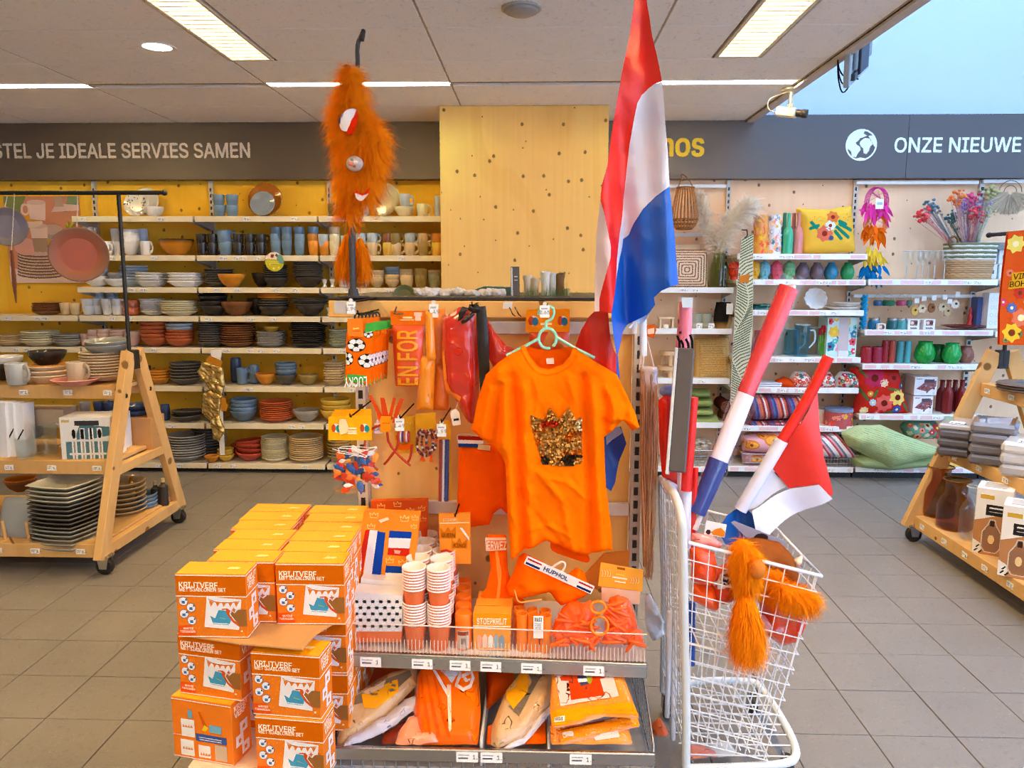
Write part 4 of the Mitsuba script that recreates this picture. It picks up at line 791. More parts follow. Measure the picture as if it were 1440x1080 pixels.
cushion('striped_cushion','pink white and grey striped cushion lying on the bottom wire basket','cushion',[(1140,612),(1172,606),(1192,622),(1201,638),(1196,643),(1140,641)],6.24,.14,c(216,150,160),lambda b,poly,sf,P:stripes(b,poly,sf,P,.018,[c(226,170,176),c(236,230,226),c(120,130,146),c(196,80,96),c(236,230,226)],.8),edge=.07)
# third unit
for j,(px,py,w,cc,lb) in enumerate(((1232,290,24,c(226,60,150),'magenta'),(1230,322,23,c(240,110,20),'orange'),(1228,352,18,c(240,200,60),'yellow'),(1228,376,20,c(20,110,170),'blue'))):
 P=Plane(px,py,6.3-.03*j if 0 else 6.24);m=mpp(px,py,6.24);k=thing('feather_dreamcatcher',f'{lb} feathered dreamcatcher hanging in the rainbow bunch right of the yellow cushion','dreamcatcher');b=MB();q=np.random.default_rng(j)
 if j<2:
  for t in range(4):b.add(tube([(q.normal()*2*m*0+14*m*math.cos(a)+(t-1.5)*2.5*m,.008*t-.02,6*m+20*m*math.sin(a)*(1 if j==0 else .7)) for a in np.arange(22)*math.tau/22],.7*m,5,True),cc*.85)
  for t in range(9):a=q.random()*6.28;b.add(rod((14*m*math.cos(a),-.01,6*m+16*m*math.sin(a)),(14*m*math.cos(a+2.3),0,6*m+16*m*math.sin(a+2.3)),.3*m,4),cc*.8)
  part(k,'rings',b.ply(),P.M())
 else:b.add(rod((0,0,18*m),(0,0,0),.4*m,4),cc);part(k,'rings',b.ply(),P.M())
 n=26;root=np.column_stack([q.uniform(-.8,.8,n)*w*m*.7,q.uniform(-.03,.03,n),q.uniform(-14,6,n)*m]);b=MB()
 for t in range(n):
  L=q.uniform(9,17)*m;d=np.array([root[t,0]*6+q.normal()*.35,q.normal()*.2,-.7+q.normal()*.35]);d/=np.linalg.norm(d);s=np.cross(d,[0,1,0]);s/=np.linalg.norm(s);wd=2.6*m;tt=np.linspace(0,1,7);prf=np.array([.1,.7,1,.95,.8,.5,.05]);ctr=root[t]+d*L*tt[:,None]+np.array([0,-.01,-.03])*tt[:,None]**2
  v=np.vstack([ctr+s*wd*prf[:,None],ctr-s*wd*prf[:,None]+[0,.003,0]]);f=[]
  for i in range(6):f+=[[i,i+1,8+i],[i,8+i,7+i]]
  b.add((v,np.array(f)),cc*q.uniform(.7,1.15))
 part(k,'feathers',b.ply(),P.M(),kind='stuff')
P=Plane(1237,288,6.12);b=MB();b.add(box(-.03,.03,0,.002,-.03,.045),CARD);b.add(flat(rect(-.02,.0,.02,.02),-.001),c(170,190,196));part('feather_dreamcatcher','price_tag',b.ply(),P.M())
GL=[(0,.5),(7,.5),(7,1),(.9,2),(.7,18),(1.5,20),(6,25),(7.4,31),(6.6,40)]
for j,(px,Y) in enumerate(((1274,6.24),(1289,6.33),(1296,6.24),(1304,6.36),(1313,6.26),(1327,6.22))):P=Plane(px,393,Y);m=mpp(px,393,Y);k=vase('wine_glass',f'{POS[j]} from left of the clear wine glasses left of the flower basket',P,m,GL,'clear_glass','wine glass','wine glasses on the shelf',18);b=MB();b.add(tube([(6.6*m*math.cos(a),6.6*m*math.sin(a),40*m) for a in np.arange(18)*math.tau/18],.35*m,4,True),c(220,226,230));b.add(rod((0,0,2*m),(0,0,20*m),.55*m,6),c(196,204,208));part(k,'rim_and_stem',b.ply('gloss'),P.M())
# basket with dried flowers
P=Plane(1361,393,6.28);m=mpp(1361,393,6.28);k=thing('flower_basket','round woven basket, white banded at the top, full of dried flowers','basket');b=MB()
for j in range(17):
 z=j*3.0+1.5;r=28+.13*z;cc=(c(196,160,120) if z<26 else(c(236,232,220) if(j%2) else c(120,130,100)));b.add(tube([((r+.6*math.cos(a*14+j*3.14))*m*math.cos(a),(r+.6*math.cos(a*14+j*3.14))*m*.75*math.sin(a),z*m) for a in np.arange(56)*math.tau/56],1.75*m,6,True),cc*(.9+.1*(j%3)))
part(k,'weave',b.ply(),P.M());b=MB();b.add(lathe([(0,1*m),(27*m,1*m),(31*m,46*m)],28),c(96,80,60));v,f,cc=b.arrays();v[:,1]*=.75;part(k,'lining',mikit.ply((v,f),'matte',smooth=True,color=cc),P.M())
b=MB();b.add(tube([(-30*m+6*m*math.cos(a),-.06,52*m+8*m*math.sin(a)) for a in np.arange(18)*math.tau/18],1.6*m,6,True),c(120,90,60));part(k,'handle',b.ply(),P.M())
FB=[((1295,303),c(226,70,70),c(236,150,150),'red'),((1313,290),c(90,130,150),c(150,170,180),'blue grey'),((1335,282),c(240,130,70),c(246,200,190),'peach'),((1352,290),c(146,110,180),c(200,180,214),'lilac'),((1345,306),c(60,120,130),c(120,150,150),'teal'),((1363,303),c(226,90,100),c(236,160,160),'coral'),((1378,290),c(180,170,210),c(214,210,224),'pale violet'),((1395,296),c(206,206,150),c(226,224,200),'cream yellow'),((1381,272),c(176,176,120),c(200,200,170),'olive'),((1362,282),c(232,90,140),c(240,170,190),'rose pink')]
for j,((px,py),cc,stem,lb) in enumerate(FB):
 q=np.random.default_rng(j);x,z=P(px,py);y=.09*math.sin(j*2.1);k=thing('dried_bouquet',f'{lb} dried flower bunch in the woven basket','flowers','dried flower bunches in the basket');tip=np.array([x,y-.03,z]);root=np.array([x*.3,y*.4,44*m]);b=MB();hb=MB()
 for t in range(14):e=tip+q.normal(size=3)*[4.5*m,3*m,5*m];b.add(rod(root+q.normal(size=3)*1.5*m,e,.35*m,4),stem*.8)
 for t in range(34):e=tip+q.normal(size=3)*[4.6*m,3.5*m,5*m];hb.add(ball(e,np.array([2.9,2.9,2.4])*m*q.uniform(.5,1.2),1 if 0 else 0),cc*q.uniform(.7,1.2))
 part(k,'stems',b.ply(),P.M());part(k,'blooms',hb.ply(),P.M())
 u=tip-root;L=np.linalg.norm(u);u/=L;a=np.cross(u,[0,1,0]);a/=np.linalg.norm(a);v,f=lathe([(2*m,4*m),(9*m,L+7*m)],14);part(k,'wrap',mikit.ply((v,f),'film',smooth=True),P.M()@frame(root,a,np.cross(u,a),u))
# straw fan
P=Plane(1420,278,6.3);m=mpp(1420,278,6.3);k=thing('straw_wall_fan','pale straw sunburst wall decoration hanging at the right edge','wall decoration');b=MB();q=np.random.default_rng(9)
for t in range(190):a=math.pi*(1.02+.96*t/190)+q.normal()*.03;r=q.uniform(30,34);b.add(rod((4*m*math.cos(a),q.normal()*.006,8*m+4*m*math.sin(a)),(r*m*math.cos(a),q.normal()*.01,8*m+r*m*math.sin(a)),.42*m,4),c(206,186,158)*q.uniform(.75,1.1))
part(k,'straws',b.ply(),P.M());b=MB()
for r in(9,16):b.add(tube([(r*m*math.cos(a),0,8*m+r*m*math.sin(a)) for a in np.linspace(.0,math.pi,16)],.5*m,4),c(90,80,70))
part(k,'hoops',b.ply(),P.M())
# hanging things on the rail above the second shelf
for j,(px,w,cc,lb) in enumerate(((1234,12,c(70,100,140),'blue'),(1249,18,c(40,110,80),'green'),(1267,14,c(190,80,110),'pink'),(1278,8,c(80,120,110),'small teal'))):
 P=Plane(px,430,6.33);m=mpp(px,430,6.33);k=thing('hanging_lantern',f'{lb} glass hanging lantern with a hoop handle under the glass shelf','lantern','small lanterns on the rail');b=MB();b.add(lathe([(0,0),(w*.42*m,0),(w*.5*m,3*m),(w*.5*m,6*m),(w*.4*m,8*m),(0,8*m)],18),cc);part(k,'body',b.ply('gloss'),P.M());b=MB();b.add(tube([(w*.45*m*math.cos(a),0,7*m+9*m*math.sin(a)) for a in np.linspace(0,math.pi,12)],.5*m,5),c(206,190,150));part(k,'handle',b.ply('metal'),P.M())
for j,(px,py,cc) in enumerate(((1286,437,c(216,176,96)),(1296,434,c(226,206,170)),(1310,433,c(150,100,66)),(1325,432,c(214,196,160)),(1332,438,c(196,170,130)),(1343,428,c(236,226,206)))):
 P=Plane(px,py,6.31);m=mpp(px,py,6.31);k=thing('wooden_pendant',f'{POS[j]} from left of the wooden pendants hanging on the rail by white tags','pendant','wooden pendants on the rail');g=star(0,0,7*m,5+j,.7) if j%2 else circle(0,0,5*m,14,7*m);b=MB();b.add(prism(g,-.006,.006),cc);b.add(prism(circle(1*m,1*m,1.6*m,8),-.009,-.006),c(70,50,40));part(k,'plate',b.ply(),P.M());b=MB();b.add(rod((0,0,6*m),(0,.04,19*m),.25*m,4),c(220,214,200));b.add(cbox(-3.2*m,3.2*m,-.03,-.027,11*m,18*m,.002),CARD);part(k,'tag',b.ply(),P.M())
P=Plane(1213,462,6.22);m=mpp(1213,462,6.22);b=MB()
for s in(-2.4,0,2.4):b.add(tube([((s+1.5*math.sin(z*.9+s))*m,-.01*math.cos(z*.9+s),z*m) for z in np.arange(0,48)],1.7*m,5),c(30,140,190)*(1+.12*s))
one('blue_rope',b.ply(),'bright blue braided rope hanging left of the small lanterns','rope',None,P.M())
for j,(px,w,cc,lb) in enumerate(((1228,16,c(30,110,150),'blue'),(1254,15,c(30,90,96),'dark teal'),(1266,15,c(60,140,140),'light teal'))):
 P=Plane(px,465,6.28);m=mpp(px,465,6.28);k=thing('glass_jar',f'{lb} glass jar with a steel lid on the shelf under the lanterns','jar');b=MB();b.add(lathe([(0,0),(w*.48*m,0),(w*.5*m,2*m),(w*.5*m,13*m),(w*.42*m,15*m),(0,15*m)],18),cc);part(k,'body',b.ply('gloss'),P.M());b=MB();b.add(lathe([(w*.45*m,15*m),(w*.46*m,18*m),(0,18*m)],18),c(190,194,196));part(k,'lid',b.ply('metal'),P.M())
def mugprint(b,w,h):b.add(flat(rect(w*.2,h*.45,w*.8,h*.92),-.001),c(150,110,100));b.add(flat(circle(w*.35,h*.68,h*.15,10),-.0015),c(226,206,200));b.add(flat(circle(w*.66,h*.68,h*.15,10),-.0015),c(90,70,66));b.add(flat(rect(w*.2,h*.15,w*.8,h*.28),-.001),c(120,120,120))
for x0,lb in((1276,'left small white gift box with brown picture under the pendants'),(1298,'right small white gift box with brown picture under the pendants')):carton('gift_box',lb,'box',x0,449,x0+18,465,6.25,.1,c(226,224,222),mugprint)
carton('small_white_box','small white card box in front of the blue jars','box',1234,455,1246,470,6.17,.04,c(222,218,212),mugprint)
P=Plane(1354,461,6.26);b=MB();v,f=lathe(PROF['plate'],30);b.add((v*[.17,.12,.022],f),c(110,40,40));one('red_plate',b.ply('gloss'),'wide flat dark red plate on the shelf under the pendants','plate',None,P.M())
P=Plane(1363,459,6.36);m=mpp(1363,459,6.3);b=MB();b.add(lathe([(0,0),(4*m,0),(4.4*m,3*m),(2.6*m,8*m),(3.6*m,12*m),(3.4*m,16*m),(2*m,19*m),(2.6*m,22*m),(1*m,27*m),(0,28*m)],14),c(200,50,50));one('red_figurine',b.ply('gloss'),'slim red figurine at the back behind the dark red plate','figurine',None,P.M())
def mould(b,w,h):
 for i in range(2):
  for j in range(4):b.add(flat(circle(w*(.3+.4*i),h*(.16+.22*j),w*.15,14),-.001),c(206,212,222));b.add(flat(circle(w*(.3+.4*i),h*(.16+.22*j),w*.09,10),-.0015),c(236,238,242))
carton('baking_mould_box','white boxed mould with two rows of round shapes on the shelf','box',1387,412,1410,462,6.22,.1,c(226,230,238),mould);carton('baking_mould_box','blue sided box left of the white mould box','box',1372,418,1388,462,6.3,.1,c(60,84,140))
# coloured glass on the third shelf
for j,(px,w,h,cc,lb) in enumerate(((1217,16,24,c(160,36,50),'left short red'),(1232,15,24,c(150,40,70),'right short red'),(1243,9,33,c(150,34,44),'left tall red'),(1253,9,33,c(170,70,60),'right tall red'),(1264,10,32,c(70,150,160),'left tall teal'),(1275,9,32,c(80,170,180),'right tall teal'))):
 P=Plane(px,511,6.26);m=mpp(px,511,6.26);b=MB();prof=[(0,0),(w*.42*m,0)]+[(w*(.46+.05*(t%2))*m,(1+t*(h-2)/9)*m) for t in range(10)]+[(w*.4*m,h*m),(w*.36*m,4*m),(0,4*m)];b.add(lathe(prof,14,80),cc);one('textured_glass',b.ply('gloss'),f'{lb} textured drinking glass on the shelf left of the green vases','glass',None,P.M())
for px,Y,r,mt,cc,lb in((1299,6.24,14,0,c(20,140,56),'left round green textured glass vase'),(1318,6.36,12,0,c(16,100,46),'middle darker green glass vase half hidden between two others'),(1337,6.24,13,0,c(30,150,70),'right round green textured glass vase'),(1357,6.3,11,0,c(136,84,70),'brown glass vase right of the green ones')):
 P=Plane(px,511,Y);m=mpp(px,511,Y);b=MB();v,f=lathe([(0,0),(r*.5*m,0),(r*.9*m,r*.5*m),(r*m,r*1.0*m),(r*.85*m,r*1.6*m),(r*.62*m,r*2.1*m),(r*.68*m,r*2.25*m),(r*.55*m,r*2.1*m),(0,r*1.6*m)],28);cc2=cc*(.6+1.1*meshkit.fbm(v*80,2,1))[:,None];v=v*(1+.012*np.sin(v[:,2:]*420)*np.sin(np.arctan2(v[:,1:2],v[:,:1])*14));b.add((v,f),np.clip(cc2,0,1));one('green_vase' if cc[1]>cc[0] else 'brown_vase',b.ply('gloss'),lb,'vase',None,P.M())
# fourth shelf: red flowered cushion, boxes, red bottles
def redfl(b,poly,sf,P):
 for px,py,r,cc in((1238,565,13,c(226,96,90)),(1257,557,12,c(240,206,110)),(1225,530,15,c(190,50,90)),(1256,574,6,c(60,90,170)),(1238,537,6,c(240,200,170)),(1211,576,6,c(240,220,160)),(1252,530,9,c(180,50,50)),(1222,564,5,c(180,200,210)),(1219,552,4,c(226,150,60)),(1265,541,5,c(70,80,130)),(1229,579,4,c(226,90,110))):
  x,z=P(px,py);r*=.0057;g=star(x,z,r,8,.75,px).buffer(.003).intersection(poly)
  if not g.is_empty:b.add(decal(g,sf,.02,.002),cc);b.add(decal(circle(x,z,r*.35,10).intersection(poly),sf,.02,.003),c(110,40,30) if r>.05 else c(240,230,190))
 for a,e in(((1205,545),(1215,560)),((1228,548),(1224,556)),((1245,545),(1262,548)),((1266,566),(1272,576)),((1206,520),(1215,528)),((1240,580),(1250,577))):
  b.add(decal(shapely.LineString([P(*a),P(*e)]).buffer(.011).intersection(poly),sf,.02,.002),c(90,104,60))
cushion('flowered_cushion','red flowered cushion leaning on the shelf left of the printed boxes','cushion',[(1194,518),(1215,514),(1264,520),(1268,545),(1279,581),(1240,583),(1198,582),(1204,550)],6.26,.07,c(196,46,34),redfl)
def mosaic(b,w,h):
 b.add(flat([(w*.08,h*.35),(w*.5,h*.75),(w*.95,h*.8),(w*.95,h*.5),(w*.6,h*.2)],-.001),c(150,96,96));b.add(flat(rect(w*.42,h*.68,w*.86,h*.86),-.0015),c(90,84,92));q=random.Random(2)
 for x,z,r in scatter(rect(w*.1,h*.1,w*.9,h*.6),14,q,.004,.011,.8):b.add(flat(star(x,z,r,6,.6),-.002),q.choice([c(120,160,190),c(226,214,210),c(90,60,66)]))
 b.add(flat(rect(w*.08,h*.86,w*.32,h*.9),-.001),c(120,110,110))
carton('printed_box','upper white printed box right of the red flowered cushion','box',1285,530,1319,556,6.22,.16,c(230,230,234),mosaic);carton('printed_box','lower white printed box right of the red flowered cushion','box',1283,557,1313,582,6.23,.16,c(232,232,236),mosaic);carton('printed_box','white box end turned sideways at the back, left of the printed boxes','box',1274,527,1286,582,6.34,.12,c(196,190,194))
for j,(px,Y) in enumerate(((1322,6.36),(1331,6.25),(1340,6.36),(1350,6.26))):P=Plane(px,580,Y);m=mpp(px,580,Y);b=MB();b.add(lathe([(0,0),(6.4*m,0),(6.8*m,2*m),(6.8*m,29*m),(5*m,34*m),(3*m,37*m),(3*m,45*m),(3.8*m,46*m),(3*m,47*m),(0,46*m)],18),c(120,26,30));one('red_bottle',b.ply('gloss'),f'{POS[j]} from left of the dark red glass bottles beside the printed boxes','bottle','dark red bottles on the shelf',P.M())
# bottom: green cushions, flowered roll
def rib(b,poly,sf,P):
 x0,z0,x1,z1=poly.bounds;z=z0
 while z<z1+.3:
  g=Polygon([(x0,z),(x1,z-.25),(x1,z-.246),(x0,z+.004)]).intersection(poly.buffer(-.012))
  if not g.is_empty:b.add(decal(g,sf,.04,.001),c(156,178,122))
  z+=.016
cushion('green_cushion','lower big green ribbed cushion under the other on the bottom shelf','cushion',[(1192,640),(1230,632),(1318,645),(1312,654),(1250,660),(1200,656)],6.2,.14,c(172,192,138),rib,edge=.06)
cushion('green_cushion','big pale green ribbed cushion flopped over the bottom shelf','cushion',[(1182,608),(1206,598),(1238,597),(1272,612),(1322,630),(1318,640),(1284,648),(1246,658),(1216,640),(1190,626)],6.12,.16,c(184,204,150),rib,edge=.13,wr=.05,seed=4)
cushion('flowered_roll','rolled turquoise and red flowered cushion behind the green cushions','cushion',[(1266,600),(1274,592),(1316,592),(1322,604),(1316,617),(1274,617)],6.3,.1,c(110,160,146),flo(22,.018,.034,[c(226,100,80),c(240,150,120),c(200,70,70),c(226,214,180)],4),edge=.07)
carton('yellow_board','flat yellow board lying on the bottom shelf right of the green cushions','board',1304,650,1372,656,6.2,.2,c(226,190,90))
# fourth unit: white storage boxes, dark lid, bowl on top
for j,(x0,x1,y0,y1,lb) in enumerate(((1391,1403,352,371,'upper left'),(1404,1422,351,371,'upper right'),(1391,1403,372,392,'lower left'),(1404,1422,372,392,'lower right'))):carton('storage_tin',f'{lb} white label fronted tin on the shelf behind the orange bag','tin',x0,y0,x1,y1,6.25,.14,c(214,220,226),lambda b,w,h:b.add(flat(rect(w*.3,h*.35,w*.6,h*.6),-.001),c(110,116,124)))
carton('grey_tray','flat grey tray lying on top of the white tins behind the orange bag','tray',1390,341,1424,351,6.22,.2,c(120,120,118))
# ------------------------------------------------------------------ the two wooden trolleys on castors
TZ=(.175,.60,1.005);TL=1.5 # shelf tops, length
def leg_y(z):return .475-.43*(z-.09)/1.1
def caster(key,x,y):
 k=None;M=mat((x,y,0));b=MB();b.add(lathe([(0,-.016),(.04,-.016),(.048,-.01),(.048,.01),(.04,.016),(0,.016)],22),c(26,25,25),frame([0,0,.048],[1,0,0],[0,0,1],[0,1,0]));q=part(key,'castor',b.ply('satin'),M)
 b=MB();b.add(prism([(-.02,.035),(.02,.035),(.034,.105),(-.034,.105)],-.024,-.019),c(206,206,204));b.add(prism([(-.02,.035),(.02,.035),(.034,.105),(-.034,.105)],.019,.024),c(206,206,204));b.add(cbox(-.04,.04,-.035,.035,.1,.112,.002),c(190,190,188));part(q,'fork',b.ply('metal'),M)
def trolley(label,M,rail_z=None):
 k=thing('display_trolley',label,'trolley')
 def P_(name,b,mt='wood',**kw):return part(k,name,wood(b,3) if mt=='wood' else b.ply(mt),M,**kw)
 for x in(-.022,-TL+.022):
  for s in(-1,1):
   y0,y1=s*leg_y(.09),s*leg_y(1.19);u=np.array([0,y1-y0,1.1]);u/=np.linalg.norm(u);L=math.hypot(y1-y0,1.1);n=np.cross([1.,0,0],u);b=MB();b.add(cbox(-.022,.022,-.045,.045,0,L,.003),(1,1,1),frame([x,y0,.09],[1,0,0],n,u));P_('leg',b)
  b=MB();b.add(cbox(x-.02,x+.02,-.43,.43,.10,.165,.003),(1,1,1));P_('bottom_beam',b)
  b=MB();b.add(cbox(x-.02,x+.02,-.3,.3,TZ[1]-.085,TZ[1]-.03,.003),(1,1,1));P_('cross_beam',b)
  b=MB();b.add(cbox(x-.026,x+.026,-.03,.03,1.09,1.2,.002),c(28,27,27));P_('hinge_plate',b,'satin')
  for s in(-1,1):
   b=MB();y=s*leg_y(.95);b.add(lathe([(0,.024),(.013,.024),(.014,.022),(.014,.0),(0,0)],14),c(120,118,116),frame([x,y,.95],[0,1,0],[0,0,1],[1 if x>-1 else-1,0,0]));P_('bolt',b,'metal')
  for s in(-1,1):
   b=MB();caster_M.append((k,M,x,s*.44))
 for i,z in enumerate(TZ):
  w=leg_y(z)-(.005 if i else .0);b=MB();b.add(cbox(-TL+.045,-.045,-w,w,z-.024,z,.003),(1,1,1));sh=P_('shelf',b)
  for s in(-1,1):
   b=MB();b.add(cbox(-TL+.03,-.046,s*w-.012,s*w+.012,z-.078,z-.0,.003),(1,1,1));f=part(k,'shelf_edge',wood(b,3),M)
   for q in range(6):x=-.12-.225*q+.03*math.sin(q*5+i);part(f,'price_label',LABEL,M@(mat((x-.05,-w-.0128,z-.056)) if s<0 else mat((x,w+.0128,z-.056),math.pi)))
 if rail_z:
  b=MB();b.add(rod((-.04,0,1.1),(-.04,0,rail_z),.011,10),c(24,24,25));b.add(rod((-TL+.04,0,1.1),(-TL+.04,0,rail_z),.011,10),c(24,24,25));b.add(rod((-TL-.1,0,rail_z),(.22,0,rail_z),.012,10),c(24,24,25));b.add(ball((.225,0,rail_z),.017,2),c(24,24,25));P_('display_rail',b,'satin',label='black rail on two posts')
 return k
caster_M=[]
ML=mat((-2.345,4.42,0));railz=at(178,271,4.42)[2]
tl=trolley('wooden A-frame trolley on castors stacked with crockery, at the left edge',ML,railz)
MR=mat((2.80,4.70,0),math.pi/2)
tr=trolley('wooden A-frame trolley on castors with brown vases and textiles, at the right edge',MR,at(1395,328,4.7)[2])
for k,M,x,y in caster_M:
 q=(M@[x,y,0,1])[:3];caster(k,q[0],q[1])
# --- goods on the left trolley
def tput(kind,px,py,Y,w,runs,names,name=None,cat=None,tilt=0,rz=None,rim=None,M2=None):
 """a stack standing at the pixel on the plane Y; runs: (count, colour, height px, pitch px[, kind, width]); names: labels from the bottom up or a format"""
 o=at(px,py,Y);m=mpp(px,py,Y);z=0;done=0;total=sum(r[0] for r in runs)
 for r in runs:
  kd=r[4] if len(r)>4 else kind;W=r[5] if len(r)>5 else w
  for j in range(r[0]):
   done+=1;top=total-done;lb=names[done-1] if isinstance(names,list) else names.format(ORD[top] if top<15 else ORD[14])
   n0={'square plate':'plate'}.get(kd,kd)
   one((name or n0).replace(' ','_'),crock(kd,r[1],rim,cr.randrange(3) if total>2 else 0),lb,cat or n0,None,mat(o+[0,0,z],rz if rz is not None else cr.random()*6 if kd not in('mug','square plate') else-.2,ry=tilt)@np.diag([W/2*m,W/2*m,r[2]*m,1]));z+=r[3]*m
COL.update({'mug grey':c(170,172,168),'mug beige':c(186,168,138),'plate pink':c(196,130,120),'rimmed beige':c(206,180,146),'slate':c(120,124,122),'pale slate':c(150,150,138),'sand':c(176,150,104)})
tput('mug',25,541,4.3,28,[(1,'mug grey',30,0)],['light grey mug on the front edge of the left trolley top shelf'],rz=-.3)
tput('bowl',10,534,4.46,44,[(1,'black',24,13),(1,'white',20,0)],['dark bowl under a white bowl at the left edge of the trolley top','white bowl on a dark bowl at the left edge of the trolley top'])
tput('plate',70,538,4.42,54,[(3,'rimmed beige',12,6.5),(1,'ochre',7,3),(1,'black',22,0,'bowl',48)],'{} dish down the short pile between the two mugs on the trolley',rim=None)
tput('plate',107,541,4.31,62,[(1,'plate pink',9,3)],['pink plate under the beige mug on the left trolley']);tput('mug',109,537,4.32,26,[(1,'mug beige',28,0)],['beige mug standing on the pink plate on the left trolley'],rz=-.25)
tput('plate',146,534,4.44,58,[(9,'rimmed beige',8,3.9)],'{} beige plate down the pile beside the trolley leg, under grey bowls');tput('bowl',153,500,4.44,58,[(2,'slate',17,5)],['lower grey bowl on top of the beige plate pile','upper grey bowl on top of the beige plate pile'],tilt=.06)
# middle shelf
def tbox(name,label,cat,x0,y0,x1,y1,Y,dep,col,deco=None,rz=0,rx=0):
 P=Plane(x0,y1,Y);w,hh=P(x1,y0);k=thing(name,label,cat);b=MB();b.add(cbox(0,w,0,dep,0,hh,.002),col);M=P.M()@mat(rz=rz,rx=rx);part(k,'body',b.ply('satin'),M)
 if deco:b=MB();deco(b,w,hh);part(k,'print',b.ply(),M)
 return k
def marks(b,w,h):
 for(x0,z0,x1,z1) in((.1,.5,.55,.62),(.3,.3,.5,.5),(.55,.35,.95,.55),(.2,.18,.5,.3)):b.add(flat(shapely.LineString([(x0*w,z0*h),(x1*w,z1*h)]).buffer(.004),-.001),c(40,40,44))
for j,(x0,x1) in enumerate(((-16,4),(0,15),(11,29))):tbox('white_folder',f'{["left", "middle", "right"][j]} of three white boards with black strokes standing on the trolley','board',x0,566+j,x1,647+j*1.5,4.2+.02*j,.1,c(226,230,236),marks if j else None,rx=-.05)
k=tbox('clear_organiser','clear box with a wooden lid standing behind small glasses on the trolley','box',28,576,88,600,4.42,.16,c(190,174,150));
tumb=lambda px,py,r,h,Y,lb:tumbler(px,py,r,h,'clear_glass',lb,Y=Y)
tumb(37,646,13,30,4.18,'short clear drinking glass on the trolley beside the white boards');tumb(66,641,16,46,4.28,'taller clear glass beside the cutlery box on the trolley')
P=Plane(86,636,4.3);b=MB();m=mpp(86,630,4.3);b.add(tube(curve([(-4*m,0,40*m),(6*m,0,36*m),(7*m,0,14*m),(-2*m,0,8*m)],6),.006,6),c(214,216,216));part('drinking_glass_004' if 'drinking_glass_004' in labels else 'drinking_glass','handle',b.ply('gloss'),P.M())
tbox('blue_glass_box','low dark blue box behind the short glass on the trolley','box',24,604,50,616,4.34,.1,c(40,60,84))
def cutlery(b,w,h):
 tl_=c(86,130,148);b.add(flat(rect(w*.1,h*.0+.012,w*.98,h*.5),-.0005),tl_);b.add(flat([(w*.12,h*.45),(w*.98,h*.62),(w*.98,h*.8),(w*.4,h*.85),(w*.3,h*.6)],-.0006),tl_*.8);b.add(flat(rect(w*.3,h*.83,w*.78,h*.93),-.001),c(60,60,66));b.add(flat(rect(w*.04,h*.9,w*.2,h*.95),-.001),c(200,180,110))
 for j in range(4):x=w*(.22+.17*j);b.add(flat(rect(x,h*.08,x+w*.1,h*.78),-.0015),c(236,238,240));b.add(flat(rect(x+w*.035,h*.1,x+w*.068,h*.5),-.002),c(150,156,160));b.add(flat([circle(x+w*.05,h*.66,w*.04,10,h*.1),rect(x+w*.015,h*.55,x+w*.08,h*.76),rect(x+w*.03,h*.5,x+w*.07,h*.78)][j%3],-.002),c(30,32,34))
 for z in(.22,.5):b.add(flat(rect(w*.16,h*z,w*.92,h*z+.012),-.0024),c(230,232,236))
 for j in range(7):x=w*(.05+.13*j);b.add(flat(shapely.LineString([(x,h*.02),(x+w*.05,h*.06),(x+w*.02,h*.09)]).buffer(.003),-.0026),c(40,44,48))
tbox('cutlery_box','white box printed with a cutlery set on the middle trolley shelf','box',88,588,150,655,4.17,.2,c(234,236,238),cutlery,rz=.12)
tbox('cutlery_box','second cutlery box, mostly hidden behind the front one by the trolley leg','box',140,584,163,648,4.38,.16,c(226,230,234),lambda b,w,h:b.add(flat(rect(w*.15,h*.1,w*.9,h*.6),-.001),c(120,160,180)))
tbox('cardboard_box','plain brown cardboard box on the far side of the left trolley','box',176,588,212,636,4.55,.17,c(186,140,88))
for j,(px,cc) in enumerate(((120,'grey'),(140,'dark blue'),(154,'dark blue'))):tput('cup',px,581,4.58,15,[(1,cc,16,0)],[f'{POS[j]} from left of the small cups at the back of the trolley'])
tput('bowl',192,590,4.66,36,[(2,'dark blue',14,8)],'{} dark blue bowl at the back of the trolley beside the cardboard box')
# bottom shelf
tput('square plate',100,770,4.1,84,[(5,'slate',12,6),(6,'dark grey',11,6),(4,'pale slate',11,6.2)],'{} big plate down the tall pile on the bottom of the trolley');
tput('plate',176,741,4.55,60,[(10,'sand',9,6.4)],'{} plate down the pile behind the front trolley leg')
tput('bowl',202,722,4.66,38,[(4,'blue',14,5)],'{} blue bowl down the pile on the bottom trolley shelf')
tput('bowl',30,690,4.5,40,[(1,'brown',17,6),(1,'ochre',12,0)],['dark brown bowl on the far side of the bottom trolley shelf','ochre bowl in the dark brown bowl on the trolley bottom'])
P=Plane(32,760,4.08);m=mpp(32,740,4.08)
for j,(dx,dy,dz,lb) in enumerate(((0,0,0,'pale grey square plate upright in the wooden stand'),(22,.16,6,'pale grey square plate behind the plate in the wooden stand'))):
 b=MB();v,f=cbox(-33*m,33*m,-33*m,33*m,0,.012,.004);b=MB();g=rect(-32*m,-30*m,32*m,30*m).buffer(-.02).buffer(.02);v,f=puff(g,.02,.008,lambda x,z:.02*((x/(32*m))**4+(z/(30*m))**4),.02);b.add((v,f),c(150,158,164)*1.0);one('square_plate',b.ply('gloss'),lb,'plate',None,P.M()@mat((dx*m,dy,31*m+dz*m),rx=-.3))
k=thing('plate_stand','small wooden rack holding the upright grey plate on the trolley','plate stand')
